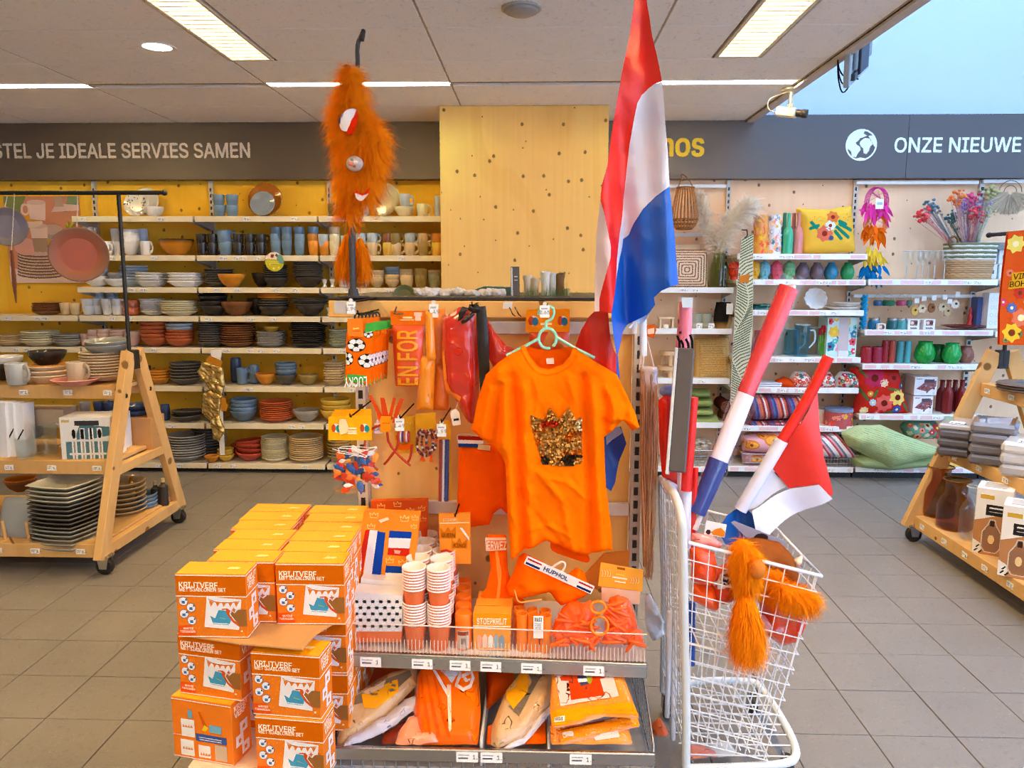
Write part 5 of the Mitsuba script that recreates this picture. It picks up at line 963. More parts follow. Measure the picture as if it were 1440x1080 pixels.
for x in(-13,20):
 b=MB();b.add(cbox((x-3)*m,(x+3)*m,-.09,.16,0,.03,.004),(1,1,1));part(k,'rail',wood(b,3),P.M());b=MB();b.add(rod((x*m,-.06,.02),(x*m,-.075,33*m),.009,8),(1,1,1));part(k,'peg',wood(b,3),P.M())
P=Plane(186,700,4.6);m=mpp(186,690,4.6);b=MB();b.add(lathe([(0,0),(6*m,0),(7*m,6*m),(4*m,12*m),(5*m,18*m),(2*m,24*m),(2.6*m,28*m),(0,30*m)],16),c(214,166,60));one('brass_mill',b.ply('metal'),'shiny brass mill behind the trolley leg on the bottom shelf','mill',None,P.M())
for px,h,lb in((220,30,'left'),(231,34,'right')):P=Plane(px,710,4.72);m=mpp(px,700,4.72);b=MB();b.add(lathe([(0,0),(6*m,0),(6.4*m,2*m),(6*m,h*.8*m),(2.5*m,h*.9*m),(2.5*m,h*m),(0,h*m)],16),c(44,40,38));b.add(lathe([(2.7*m,h*.96*m),(2.7*m,(h+4)*m),(0,(h+4)*m)],12),c(196,170,120));one('mill',b.ply('satin'),f'{lb} dark pepper mill at the far end of the bottom trolley shelf','mill',None,P.M())
# plates hanging from the rail
Yr=4.42
def hung(px,py,rx,ry,ptop,label,cols,n='hanging_plate'):
 P=Plane(px,py,Yr-.03);m=mpp(px,py,Yr);k=thing(n,label,'plate');yaw=math.acos(min(1,rx/ry));b=MB();v,f=lathe(PROF['plate'],40);R=ry*m;r=np.hypot(v[:,0],v[:,1])+.1*(meshkit.fbm(v*4,2,5)-.5);cc=np.where((r>.93)[:,None],cols[2],np.where((r>.72)[:,None],cols[1],cols[0]));w=np.clip((r-.5)/.4,0,1)[:,None];cc=cols[0]*(1-w)+cols[1]*w
 v2,f2=v*[R,R,R*.13],f;b.add((v2,f2),cc);part(k,'plate',b.ply('satin'),P.M()@mat(rz=yaw)@mat(rx=math.pi/2))
 b=MB();z=at(px,ptop,Yr)[2]-P.o[2];b.add(tube([(0,0,R*.97),(0,.03,z-.02),(0,.042,z+.012),(0,.02,z+.012)],.0025,5),c(210,206,196));part(k,'hanger',b.ply(),P.M());return k
hung(111,358,31,37,271,'brown red speckled plate hanging from the black rail',(c(150,66,26),c(120,80,58),c(70,56,46)))
hung(9,319,16,26,271,'grey purple plate hanging from the rail at the left edge',(c(104,96,104),c(94,86,92),c(80,72,76)))
P=Plane(18,352,4.36);k=thing('wooden_knife','narrow pointed wooden blade hanging below the grey purple plate','knife');b=MB();b.add(prism(P.poly([(14,352),(17,352),(22,400),(22,426),(17,400)]),0,.01),c(126,72,48));part(k,'blade',b.ply('satin'),P.M());b=MB();b.add(tube([(P(15,352)[0],.005,P(15,352)[1]),(P(16,338)[0],.005,P(16,338)[1]+.0),(P(12,271)[0],.05,P(12,271)[1])],.0025,5),c(206,200,190));part(k,'cord',b.ply(),P.M())
# --- goods on the right trolley
def tvase(name,px,py,X,prof,mt,lb,cat='vase'):
 o=atx(px,py,X);o[2]=TZ[0]+.001;m=mpp(px,py,o[1]);v,f=lathe([(r*m,z*m) for r,z in prof],32);one(name,mikit.ply((v,f),mt,smooth=True),lb,cat,None,mat(o));return o,m
def trz(px,py,z):return atz(px,py,z)
def rvase(px,pyb,prof,mt,lb,name,rimcol):
 o=atz(px,pyb,TZ[0]+.001);m=mpp(px,pyb,o[1]);v,f=lathe([(r*m,z*m) for r,z in prof],32);k=thing(name,lb,'vase');part(k,'body',mikit.ply((v,f),mt,smooth=True),mat(o));r,z=prof[-1];b=MB();b.add(tube([(r*m*math.cos(a),r*m*math.sin(a),z*m) for a in np.arange(28)*math.tau/28],.9*m,6,True),rimcol);part(k,'rim',b.ply('gloss'),mat(o))
AM=[(0,1),(20,1),(22,4),(22,32),(19,42),(14,50),(13,62),(14,68),(17,71)]
rvase(1318,724,AM,'amber_glass','back one of two brown glass vases on the right trolley','brown_vase',c(120,70,26))
rvase(1341,742,[(r*1.08,z*1.0) for r,z in AM],'amber_glass','front one of two brown glass vases on the right trolley','brown_vase',c(120,70,26))
rvase(1364,757,[(0,1),(14,1),(16,4),(16,40),(13,50),(8,58),(8,72),(9,76)],'clear_glass','clear glass bottle vase between the brown vase and the lamp boxes','clear_vase',c(200,206,206))
def lampbox(lb,px,py,rz):
 o=atz(px,py,TZ[0]+.001);k=thing('lamp_box',lb,'box');M=mat(o,rz);b=MB();b.add(cbox(0,.165,0,.17,0,.36,.003),c(236,230,220));part(k,'body',b.ply('satin'),M);b=MB();w,h=.165,.36
 b.add(flat([(0,0),(w,0),(w,h*.48),(w*.7,h*.62),(0,h*.5)],-.0006),c(186,130,84));b.add(flat([(0,0),(w*.2,0),(w*.3,h*.14),(0,h*.22)],-.0009),c(236,230,220));b.add(flat(rect(w*.3,h*.6,w*.95,h*.76),-.0012),c(40,38,38));b.add(flat(rect(w*.38,h*.7,w*.8,h*.725),-.0016),c(220,220,214));b.add(flat(rect(w*.38,h*.65,w*.9,h*.66),-.0016),c(190,190,184));b.add(flat(rect(w*.12,h*.84,w*.5,h*.9),-.0012),c(206,166,60))
 g=Polygon([(w*.36,h*.05),(w*.64,h*.05),(w*.74,h*.12),(w*.74,h*.34),(w*.6,h*.45),(w*.55,h*.53),(w*.45,h*.53),(w*.4,h*.45),(w*.26,h*.34),(w*.26,h*.12)]).buffer(.006);b.add(flat(g,-.0012),c(206,190,170));b.add(flat(g.buffer(-.006),-.0014),c(150,110,84));b.add(flat(circle(w*.5,h*.24,w*.09,12,h*.07),-.0018),c(236,206,150));b.add(flat(rect(w*.44,h*.44,w*.56,h*.52),-.002),c(60,44,36))
 for x0,z0 in((.08,.04),(.12,.1),(.85,.05),(.9,.12),(.2,.02)):b.add(flat(shapely.LineString([(w*x0,h*z0),(w*(x0+.06),h*(z0+.03))]).buffer(.0035),-.0016),c(40,36,34))
 part(k,'print',b.ply(),M)
 b=MB();b.add(box(w+.0004,w+.0008,.01,.16,.0,h*.5),c(186,130,84));part(k,'side_print',b.ply(),M);part(k,'lid_flap',MB().add(cbox(.03,.13,.03,.13,h,h+.004,.001),c(196,190,182)).ply(),M)
lampbox('first lamp box printed with a bottle lamp, beside the clear vase',1366,776,-.62);lampbox('second lamp box printed with a bottle lamp, nearer the right edge',1402,808,-.62)
o=atz(1440,800,TZ[0]);k=thing('cable_coil','loose coil of pale cable in front of the lamp box at the right edge','cable');b=MB();q=random.Random(4)
for j in range(6):b.add(tube(curve([o+[-.05-.01*j,-.03-.012*j,.01+.006*j],o+[-.03+.012*j,-.05,.1+.014*j],o+[.08,-.08+.004*j,.15+.012*j],o+[.2,-.2,.06+.01*j]],6),.0022,5),c(226,212,180))
part(k,'loops',b.ply())
# textile packs on the middle shelf
pk=[((1316,629),8,.17,.30,c(78,74,80),'lowest dark grey pack at the front end'),((1318,612),9,.17,.30,c(84,80,86),'second dark grey pack at the front end'),((1319,596),9,.17,.28,c(92,88,94),'third dark grey pack at the front end'),((1323,585),5,.17,.28,c(190,186,184),'pale topmost pack at the front end'),((1358,640),9,.2,.32,c(96,92,98),'lowest grey pack of the middle pile'),((1359,622),9,.2,.32,c(104,100,106),'second grey pack of the middle pile'),((1362,605),9,.2,.3,c(112,108,114),'third grey pack of the middle pile'),((1371,588),9,.22,.3,c(122,120,126),'topmost grey pack of the middle pile'),((1398,655),9,.2,.3,c(176,172,172),'lowest white pack at the right edge'),((1398,638),9,.2,.3,c(200,198,198),'second white pack at the right edge'),((1389,618),9,.22,.3,c(220,220,220),'topmost white pack at the right edge')]
zt={}
for j,((px,py),h,w,d,cc,lb) in enumerate(pk):
 grp=0 if j<4 else 1 if j<8 else 2;base=[(1316,640),(1360,652),(1404,668)][grp];o=atz(base[0],base[1],TZ[1]);o[2]=TZ[1]+zt.get(grp,.0);hh=(.052,.058,.06)[grp]*(1 if j!=3 else .6);zt[grp]=zt.get(grp,0)+hh+.001
 b=MB();g=rect(0,0,w,hh).buffer(-.008).buffer(.008);v,f=cbox(0,w,0,d,0,hh,.016);v=v+.006*np.column_stack([meshkit.noise(v*30,1)-.5,meshkit.noise(v*30,2)-.5,0*v[:,0]]);b.add((v,f),cc);one_k=thing('textile_pack',lb+' of the right trolley','textile pack');M=mat(o+[0,0,0],-.62+.05*math.sin(j*3));part(one_k,'cloth',b.ply('satin'),M);part(one_k,'wrapper',mikit.ply((cbox(-.004,w+.004,-.005,d,0.001,hh+.003,.017)),'film',smooth=True),M)
 if j in(3,10):b=MB();b.add(box(w*.3,w*.75,d*.05,d*.4,hh+.0036,hh+.004),CARD);b.add(text('TABLE',.02,True,.0006),c(60,60,66),frame([w*.34,d*.1,hh+.004],[1,0,0],[0,0,-1],[0,1,0]));part(one_k,'label',b.ply(),M)
# top shelf: dark mats, blue card, boxes behind; the orange bag on the rail
for j in range(3):o=atz(1432,549,TZ[2]);b=MB();v,f=lathe([(0,0),(.155,0),(.165,.006),(.155,.014),(0,.014)],30);b.add((v,f),c(70,58,52) if j%2 else c(96,84,76));one('round_placemat',b.ply('satin'),f'{["lowest", "middle", "top"][j]} of the dark round placemats on top of the right trolley','placemat',None,mat([o[0]+.06,o[1],TZ[2]+.0145*j]))
P=Plane(1427,562,4.35);b=MB();b.add(cbox(0,.12,0,.004,0,.1,.001),c(40,120,160));one('blue_card',b.ply(),'blue price card on the top edge of the right trolley','card',None,P.M())
P=Plane(1290,600,4.5);o=atz(1400,600,TZ[1]);k=thing('textile_pile','pile of grey cloth at the far end under the top shelf of the right trolley','textile pack');
b=MB();b.add(cbox(0,.3,0,.25,0,.09,.02),c(120,116,118));part(k,'cloth',b.ply('satin'),mat([2.72,4.3,TZ[1]]))
k=thing('hanging_tote','orange flowered bag with VINTA and BOHEM lettering hanging at the right edge','bag');P=Plane(1424,484,4.45);poly=P.poly([(1419,326),(1490,318),(1496,486),(1405,485),(1407,440)]);fo=lambda x,z:.012*np.sin(z*5+x*4);b=MB();b.add(sheet(poly,.03,fo,.02),c(222,84,30));part(k,'cloth',b.ply('cloth'),P.M());b=MB()
q=random.Random(6)
for px,py,r,cc in((1429,343,13,c(242,206,90)),(1422,384,5,c(230,120,90)),(1423,468,14,c(244,190,50)),(1424,433,7,c(90,110,170)),(1437,447,14,c(236,120,80)),(1436,412,9,c(206,60,40)),(1412,425,5,c(226,70,100)),(1452,470,10,c(200,60,60)),(1455,350,12,c(200,60,50)),(1450,425,9,c(240,190,70)),(1414,478,4,c(120,130,80)),(1434,470,5,c(110,120,70))):
 x,z=P(px,py);r*=mpp(px,py,4.45);g=star(x,z,r,7,.74,px).buffer(.003).intersection(poly);b.add(decal(g,fo,.03,.0012),cc);b.add(decal(circle(x,z,r*.36,10).intersection(poly),fo,.03,.002),c(250,226,160) if py%2 else c(130,60,30))
for pts in([(1424,384),(1460,380),(1460,390),(1424,395)],[(1421,395),(1470,389),(1470,401),(1419,407)]):b.add(decal(P.poly(pts),fo,.03,.003),c(232,160,30))
part(k,'print',b.ply(),P.M());b=MB();m=mpp(1430,390,4.45)
for s,px,py in(('VINTA',1426,393),('BOHEM',1421,404)):x,z=P(px,py);v,f=text(s,8*m,False,.001);v=v+[x,0,z];v[:,2]+=.09*(v[:,0]-x);v[:,1]+=fo(v[:,0],v[:,2])-.0042;b.add((v,f),c(60,40,20))
part(k,'lettering',b.ply(),P.M())
b=MB();z=MR;a,e=at(1398,329,4.62),at(1470,312,4.3);b.add(rod((2.76,4.62,at(1398,329,4.62)[2]),(3.05,4.30,at(1470,316,4.3)[2]),.008,8),c(150,148,146));part(k,'hanging_bar',b.ply('metal'))
# ------------------------------------------------------------------ the end display in the middle
YG=2.77;GX0,GX1=-.632,.368
def gz(y,Y=YG):return at(640,y,Y)[2]
gd=thing('end_display','free-standing plywood backed shop display full of orange party goods','display stand')
b=MB();b.add(cbox(GX0+.02,GX1-.02,YG,YG+.016,.12,gz(446),.002),(1,1,1));part(gd,'back_panel',wood(b,0))
b=MB();b.add(cbox(-.742,GX1+.03,YG-.035,YG+.016,gz(447,YG-.03),gz(423,YG-.03),.004),(1,1,1));part(gd,'top_beam',wood(b,0))
b=MB();b.add(cbox(-.742,GX1+.03,YG-.03,YG+.72,gz(423,YG-.03)+.001,gz(423,YG-.03)+.012,.002),c(40,38,36));part(gd,'top_board',b.ply('satin'))
for x in(GX0,GX1):
 b=MB();b.add(box(x-.018,x+.018,YG-.045,YG+.0,.08,gz(448)),c(186,186,182))
 z=.2
 while z<1.42:b.add(box(x-.008,x+.008,YG-.0456,YG-.0445,z,z+.03),c(26,25,25));z+=.05
 part(gd,'upright',b.ply('satin'))
for y,x0 in((460,GX0),(711,GX0)):
 b=MB();b.add(cbox(GX0+.02,GX1-.02,YG-.03,YG-.008,gz(y+9),gz(y-9),.003),c(176,176,174) if y<600 else c(206,204,198));part(gd,'hook_rail',b.ply('satin'))
for x in(GX0,GX1):b=MB();b.add(cbox(x-.02,x+.02,YG-.62,YG+.1,.03,.1,.004),c(40,40,42));part(gd,'foot',b.ply('satin'))
b=MB();b.add(cbox(GX0+.02,GX1-.02,YG-.58,YG,.05,.12,.003),c(60,62,64));b.add(cbox(GX0-.02,GX1+.02,YG-.6,YG-.585,.0,.13,.003),c(110,116,122));part(gd,'base',b.ply('satin'))
def tag(key,P,px,py,w=13,h=18,txt='1.99',name='price_tag'):
 m=mpp(px,py,P.Y);x,z=P(px,py);b=MB();b.add(cbox(x-w*.5*m,x+w*.5*m,-.004,-.002,z-h*.5*m,z+h*.5*m,.001),CARD);b.add(flat(circle(x,z+h*.62*m,3*m,10),-.003),c(220,222,222));b.add(flat(rect(x-w*.36*m,z+h*.18*m,x+w*.3*m,z+h*.3*m),-.0046),c(170,176,200));tv=text(txt,h*.3*m,False,.0004);b.add(tv,c(70,80,120),mat((x-tv[0][:,0].max()/2,-.0042,z-h*.22*m)))
 part(key,name,b.ply(),P.M())
def peg(key,x,y0,z,y1=YG-.02,name='hook',col=c(150,150,150)):
 b=MB();b.add(tube([(x-.008,y1,z),(x-.008,y0,z),(x-.008,y0-.008,z+.012)],.002,6));
def hookline(px,py,Y0,label=None,col=c(70,70,72)):
 o=at(px,py,Y0);b=MB();b.add(tube([(o[0],YG-.02,o[2]),(o[0],Y0,o[2]),(o[0],Y0-.012,o[2]+.012)],.0025,6),col);return part(gd,'hook',b.ply('metal'))
def soft(name,label,cat,pts,Y,thick,col,h=.012,edge=.03,wr=.006,fr_=26,seed=1,bsdf='cloth',back=None,sm=.004,key=None,fold=None,power=.6,group=None,smoothpts=False):
 px=sum(p[0] for p in pts)/len(pts);py=max(p[1] for p in pts);P=Plane(px,py,Y);poly=P.curve(pts,4) if smoothpts else P.poly(pts).buffer(0)
 if sm:poly=poly.buffer(-sm).buffer(sm)
 fo=fold or(lambda x,z:wr*n2(x,z,fr_,seed));b=MB();b.add(puff(poly,h,thick,fo,edge,back=back,power=power),col)
 k=one(name,b.ply(bsdf),label,cat,group,P.M()) if key is None else part(key,name,b.ply(bsdf),P.M())
 return k,poly,surf(poly,thick,edge,fo,power),P
def filmover(key,poly,P,thick,h=.02,edge=.03,seed=5,wr=.012,name='film'):
 v,f=puff(poly.buffer(.004),h,thick+.004,lambda x,z:wr*n2(x,z,34,seed),edge,power=.6);part(key,name,mikit.ply((v,f),'film',smooth=True),P.M())
# --- pole with hook and the furry garland
o=at(497,418,YG-.07);k=thing('hook_pole','dark upright pole with a hook at its top, fixed at the display corner','pole');b=MB();zt_=at(503,92,YG-.07)[2];b.add(tube([(o[0],o[1],o[2]),(o[0],o[1],zt_)],.0115,10),c(52,52,58));part(k,'shaft',b.ply('satin'))
b=MB();q=[at(503,94,YG-.07),at(503,64,YG-.07),at(509,49,YG-.075),at(511,44,YG-.08),at(509,57,YG-.09)];b.add(tube(curve(q,5),.0075,8),c(36,36,40));part(k,'hook',b.ply('satin'));b=MB();b.add(lathe([(0,.006),(.055,.004),(.055,0),(0,0)],20),c(46,46,50));b.add(lathe([(.02,0.004),(.016,.03),(0,.03)],14),c(46,46,50));part(k,'base',b.ply('satin'),mat((o[0],o[1],gz(423,YG-.03)+.0125)))
YF2=2.66;FUR=c(255,138,16);rngf=np.random.default_rng(12)
def fur(key,poly,P,thick,n,L,name='fur',edge=.05,spread=.55,ow=1.1,dn=.5):
 P2,_=gridfill(poly,.02);x0,z0,x1,z1=poly.bounds;xs,zs=rngf.uniform(x0,x1,n*3),rngf.uniform(z0,z1,n*3);ok=shapely.contains(poly,shapely.points(xs,zs));xs,zs=xs[ok][:n],zs[ok][:n]
 d=shapely.distance(poly.boundary,shapely.points(xs,zs));s=(1-(1-np.clip(d/edge,0,1))**2)**.6;sg=np.where(rngf.random(len(xs))<.72,-1,1);roots=np.column_stack([xs,sg*thick*s,zs])
 bd=[poly.boundary.interpolate(poly.boundary.project(shapely.Point(x,z))) for x,z in zip(xs,zs)];out=np.array([[p.x,p.y] for p in bd])-np.column_stack([xs,zs]);out/=np.linalg.norm(out,axis=1,keepdims=True)+1e-6
 w=np.clip(1-d/edge,0,1)[:,None];dirs=np.column_stack([out[:,0],np.zeros(len(xs)),out[:,1]])*w*ow+np.column_stack([np.zeros(len(xs)),sg*.5*ow,np.full(len(xs),-dn)])+spread*rngf.normal(size=(len(xs),3))
 v,f,cc=hairs(rngf,roots,dirs,L,.0011,FUR,.45,.35,.25);nv=len(v)//len(roots)
 nn=np.column_stack([out[:,0]*w[:,0],sg*(1-.6*w[:,0]),out[:,1]*w[:,0]+.25]);nn/=np.linalg.norm(nn,axis=1,keepdims=True)
 part(key,name,{'type':'ply','filename':meshkit.write_ply((v,f),False,None,cc,normals=np.repeat(nn,nv,0)),'face_normals':False,'bsdf':{'type':'ref','id':'matte'}},P.M(),kind='stuff') # each fibre shades with the coat's normal
k=thing('furry_garland','long bushy orange plush garland hanging from the hook pole','garland');P=Plane(505,290,YF2)
g1=P.curve([(492,96),(500,95),(507,112),(509,140),(520,165),(538,178),(543,205),(540,222),(532,240),(529,262),(516,285),(506,280),(500,272),(496,300),(488,312),(484,290),(482,250),(480,215),(474,190),(470,165),(476,140),(484,125),(481,108)],4)
b=MB();b.add(puff(g1,.012,.055,lambda x,z:.03*n2(x,z,22,3),.06),c(255,136,18));part(k,'body',b.ply('cloth'),P.M());fur(k,g1,P,.055,11000,.05)
sfg=surf(g1,.075,.06,None,.6);b=MB();
pat=P.curve([(486,180),(490,172),(499,163),(508,161),(512,170),(511,185),(507,195),(500,197),(491,191)],4)
for pts,cc in(([(480,160),(497,160),(486,190),(480,195)],c(28,44,110)),([(496,155),(512,155),(509,168),(498,193),(486,190),(489,178)],c(240,236,236)),([(510,160),(520,160),(520,200),(496,200),(500,190)],c(216,40,16))):
 g=P.poly(pts).intersection(pat);b.add(decal(g,lambda x,z:sfg(x,z)-.03,.01,.0),cc)
part(k,'flag_patch',b.ply('cloth'),P.M(),label='red white and blue round patch')
x,z=P(510,237);m=mpp(510,237,YF2);b=MB();b.add((ball((x,-.115,z),(11.5*m,.02,10*m),3)),c(196,170,156));b.add(tube([(x+11.6*m*math.cos(a),-.115,z+10.2*m*math.sin(a)) for a in np.arange(28)*math.tau/28],.9*m,6,True),c(130,80,50));
for dx,dz,r,cc in((-3,-1,4,c(226,120,110)),(3,1,3.4,c(240,226,220)),(1,-4,2.5,c(150,90,70)),(-2,4,2.4,c(110,120,110))):b.add(ball((x+dx*m,-.133,z+dz*m),(r*m,.004,r*.7*m),1),cc)
part(k,'clear_disc',b.ply('gloss'),P.M(),label='round shiny ornament')
for px in(493,504):
 q=[P(px,285),P(px+(2 if px>500 else-1),330)];b=MB();b.add(rod((q[0][0],0,q[0][1]),(q[1][0],-.01,q[1][1]),.003,5),c(220,70,10));part(k,'cord',b.ply(),P.M())
P=Plane(505,290,2.765)
for pts in([(484,332),(489,327),(493,335),(494,372),(481,374),(480,350)],[(503,336),(508,334),(513,345),(514,374),(502,377),(501,352)]):
 g=P.poly(pts);b=MB();b.add(puff(g,.012,.025,None,.03),c(255,136,18));q=part(k,'tassel',b.ply('cloth'),P.M());fur(q,g,P,.03,2200,.05,edge=.03,spread=.12,ow=.3,dn=1)
P=Plane(505,290,YF2);b=MB();g=P.curve([(508,270),(518,276),(528,268),(525,278),(516,286),(509,281)],4)
for pts,cc in(([(500,262),(530,262),(530,274),(518,279),(500,272)],c(206,34,20)),([(500,272),(518,279),(530,274),(530,290),(500,290)],c(236,228,230))):b.add(decal(P.poly(pts).intersection(g),lambda x,z:0*x-.09,.02,0),cc)
part(k,'ribbon_end',b.ply('cloth'),P.M(),label='red and white ribbon end')
# --- price holder at the corner
P=Plane(486,441,2.42);k=thing('price_holder','grey card holder with a white price slip at the display corner above the socks','price holder');b=MB();g=P.poly([(470,423),(500,424),(500,443),(470,440)]);b.add(prism(g,0,.004),c(186,180,176));part(k,'holder',b.ply('satin'),P.M());tag(k,P,494,433,12,17,'2.99','price_slip');b=MB();x,z=P(498,424);b.add(rod((x,.01,z),(x,YG-2.42,z),.004,6),c(60,60,62));part(k,'arm',b.ply('metal'),P.M())
# --- football socks
def sock():
 P=Plane(505,543,2.44);M0=P;polyo=P.poly([(487,468),(524,468),(525,543),(484,537),(486,500)]);body=P.poly([(487,468),(512,466),(529,463),(530,470),(524,478),(521,543),(484,537),(486,520)])
 out={};fo=lambda x,z:.003*n2(x,z,40,2);sf=surf(body,.009,.012,fo,.6);b=MB();b.add(puff(body,.008,.009,fo,.012,power=.6),c(246,106,10));out['sock']=(b,'cloth')
 b=MB();b.add(decal(P.poly([(485.5,525),(522,528),(521.5,542),(484.5,536)]).intersection(body),sf,.02,.0012),c(70,170,74));out['toe_band']=(b,'cloth');b=MB();b.add(decal(P.poly([(515,455),(531,452),(531,464),(522,467),(513,467)]),lambda x,z:0*x-.006,.02,0),c(70,176,74));out['green_band']=(b,'cloth')
 b=MB();m=mpp(505,500,2.44)
 for px,py,rx,ry in((502,485,13,9.5),(490,504,8,9),(517,507,13,10),(519,469,7,6)):
  x,z=P(px,py);g=circle(x,z,rx*m,24,ry*m).intersection(body);b.add(decal(g,sf,.012,.0014),c(30,28,30));g2=circle(x,z,rx*.93*m,24,ry*.93*m).intersection(body);hs=[circle(x,z,rx*.3*m,6,ry*.3*m)]+[circle(x+rx*.92*m*math.cos(a),z+ry*.92*m*math.sin(a),rx*.24*m,6,ry*.24*m) for a in np.arange(5)*math.tau/5+.3];ln=[shapely.LineString([(x+rx*.3*m*math.cos(a),z+ry*.3*m*math.sin(a)),(x+rx*.7*m*math.cos(a),z+ry*.7*m*math.sin(a))]).buffer(.0006) for a in np.arange(5)*math.tau/5+.3]
  b.add(decal(g2.difference(shapely.union_all(hs+ln)),sf,.012,.002),c(236,238,238))
 out['football_print']=(b,'cloth')
 b=MB();v,f=text('LUCKY',13*m,True,.0012);w=v[:,0].max();x,z=P(517,529);s=(32*m)/w;v=np.column_stack([x-v[:,0]*s,v[:,1]-.011,z-v[:,2]+.0]);v[:,2]+=.06*(v[:,0]-x);b.add((v,f),c(236,240,236));out['lettering']=(b,'matte')
 b=MB();b.add(prism(P.poly([(490,448),(511,447),(512,467),(513,474),(491,472),(490,466)]),-.014,-.0125),c(246,128,12));b.add(flat(P.poly([(498,461),(506,460),(506,462),(498,463)]),-.0148),c(250,220,90));b.add(flat(P.poly([(497,465),(508,464),(508,465),(497,466)]),-.0148),c(206,84,10));out['card']=(b,'satin')
 b=MB();x,z=P(504,446);b.add(tube([(x+.012*math.cos(a),0,z+.012*math.sin(a)) for a in np.arange(14)*math.tau/14],.003,6,True),c(40,36,36));out['hanger_loop']=(b,'satin')
 return P,{n:bb.ply(mt) for n,(bb,mt) in out.items()}
P,sk=sock()
for j in range(6):
 k=thing('sock_pair',f'{["front", "second", "third", "fourth", "fifth", "rearmost"][j]} pair of orange football socks on the hook, upside-down LUCKY band','socks','football socks on the hook')
 for n,d in sk.items():part(k,n,d,P.M()@mat((.002*j,.046*j,-.0015*j),rz=.06*j*(-1)**j*.3))
hookline(504,442,2.42)
# --- long flat packs
k,poly,sf,P=soft('party_pack','flat orange film pack with yellow vertical letters EN FOR and a shirt icon card','pack',[(551,456),(597,456),(592,543),(556,543)],2.6,.012,c(232,84,12),wr=.012,bsdf='satin',edge=.02)
b=MB();b.add(prism(P.poly([(549,437),(599,437),(598,457),(550,457)]),-.004,-.002),c(232,112,22));b.add(flat(P.poly([(583,439),(594,439),(594,444),(592,444),(592,451),(584,451),(584,444),(582,443)]),-.0046),c(246,206,180));b.add(flat(P.poly([(567,445),(580,445),(580,448),(567,448)]),-.0046),c(250,214,150));b.add(flat(P.poly([(563,449),(582,449),(582,450.5),(563,450.5)]),-.0046),c(250,214,150));part(k,'header_card',b.ply(),P.M())
b=MB();m=mpp(575,500,2.6);v,f=text('EN FOR',27*m,True,.001);x,z=P(588,541);v=np.column_stack([x-v[:,2],v[:,1],z+v[:,0]*(77*m)/v[:,0].max()]);v[:,1]+=sf(v[:,0],v[:,2])-.002;b.add((v,f),c(250,176,40));part(k,'lettering',b.ply(),P.M());filmover(k,poly,P,.014)
b=MB();b.add(tube([P(556,432)[:1]+(.02,)+P(556,432)[1:],P(556,432)[:1]+(-.02,)+P(556,440)[1:],P(568,432)[:1]+(-.02,)+P(566,441)[1:]],.003,6),c(150,148,146));part(gd,'hook',b.ply('metal'),P.M())
for j,(pts,Y,cc,lb) in enumerate((([(600,436),(626,434),(630,500),(624,520),(598,518)],2.66,c(240,140,24),'upper yellow orange film pack behind the small price tag'),([(590,500),(612,500),(609,577),(586,576)],2.6,c(248,156,24),'left lower slanting yellow orange film pack'),([(614,512),(632,520),(631,577),(606,577)],2.63,c(238,120,20),'right lower orange film pack beside the red bags'),([(598,437),(609,437),(613,505),(600,510)],2.59,c(250,160,30),'narrow yellow orange pack in front under the price tag'))):
 k,poly,sf,P=soft('party_pack',lb,'pack',pts,Y,.014,cc,wr=.014,bsdf='satin',seed=j+3,edge=.02);filmover(k,poly,P,.016,seed=j)
 if j==3:tag(k,P,610,437,13,19,'1.49')
# --- red costume bags with a black ribbon
k,poly,sf,P=soft('costume_bag','shiny red film bag with an orange ribbon, left of the black strap','bag',[(622,448),(640,436),(650,432),(668,440),(672,480),(674,540),(668,592),(655,588),(640,560),(627,548),(622,500)],2.6,.04,c(206,40,14),wr=.035,fr_=20,bsdf='gloss',smoothpts=True);filmover(k,poly,P,.045,seed=8,wr=.04)
b=MB();b.add(decal(P.poly([(617,498),(626,492),(630,530),(626,548),(619,528)]).intersection(poly),sf,.01,.003),c(250,160,30));b.add(decal(P.poly([(621,543),(628,530),(636,548),(650,556),(648,562),(632,556)]).intersection(poly),sf,.01,.004),c(240,130,20));part(k,'ribbon',b.ply('silk'),P.M())
k,poly,sf,P=soft('costume_bag','shiny red film bag hanging behind the T-shirt shoulder, right of the black strap','bag',[(684,446),(695,466),(712,486),(728,492),(722,520),(700,530),(686,500)],2.62,.03,c(210,40,14),wr=.03,fr_=20,seed=5,bsdf='gloss');filmover(k,poly,P,.035,seed=9,wr=.03)
k,poly,sf,P=soft('black_strap','black ribbon strap hanging down between the red bags','strap',[(669,432),(683,430),(687,470),(690,560),(676,562),(672,500)],2.55,.004,c(30,26,26),wr=.012,bsdf='silk');b=MB()
for pts in([(650,431),(645,440),(644,452),(650,448),(655,438),(662,434)],[(660,428),(672,428),(678,436),(668,441),(658,436)],[(648,452),(655,446),(664,438),(668,442),(658,452),(650,456)]):b.add(puff(P.poly(pts),.01,.012,None,.012),c(32,28,28))
part(k,'bow',b.ply('silk'),P.M());hookline(664,430,2.5)
P=Plane(640,600,2.56);k=thing('swing_tag','white swing tag with black figures hanging under the red bag','tag');b=MB();b.add(prism(P.poly([(635,577),(641,575),(646,580),(648,597),(637,599),(633,582)]),0,.002),CARD);b.add(flat(P.poly([(638,589),(645,588),(646,591),(638,592)]),-.0006),c(40,40,44));part(k,'card',b.ply(),P.M());b=MB();b.add(tube([P(640,577)[:1]+(0,)+P(640,577)[1:],P(646,560)[:1]+(.03,)+P(646,560)[1:]],.001,4),c(220,210,200));part(k,'string',b.ply(),P.M())
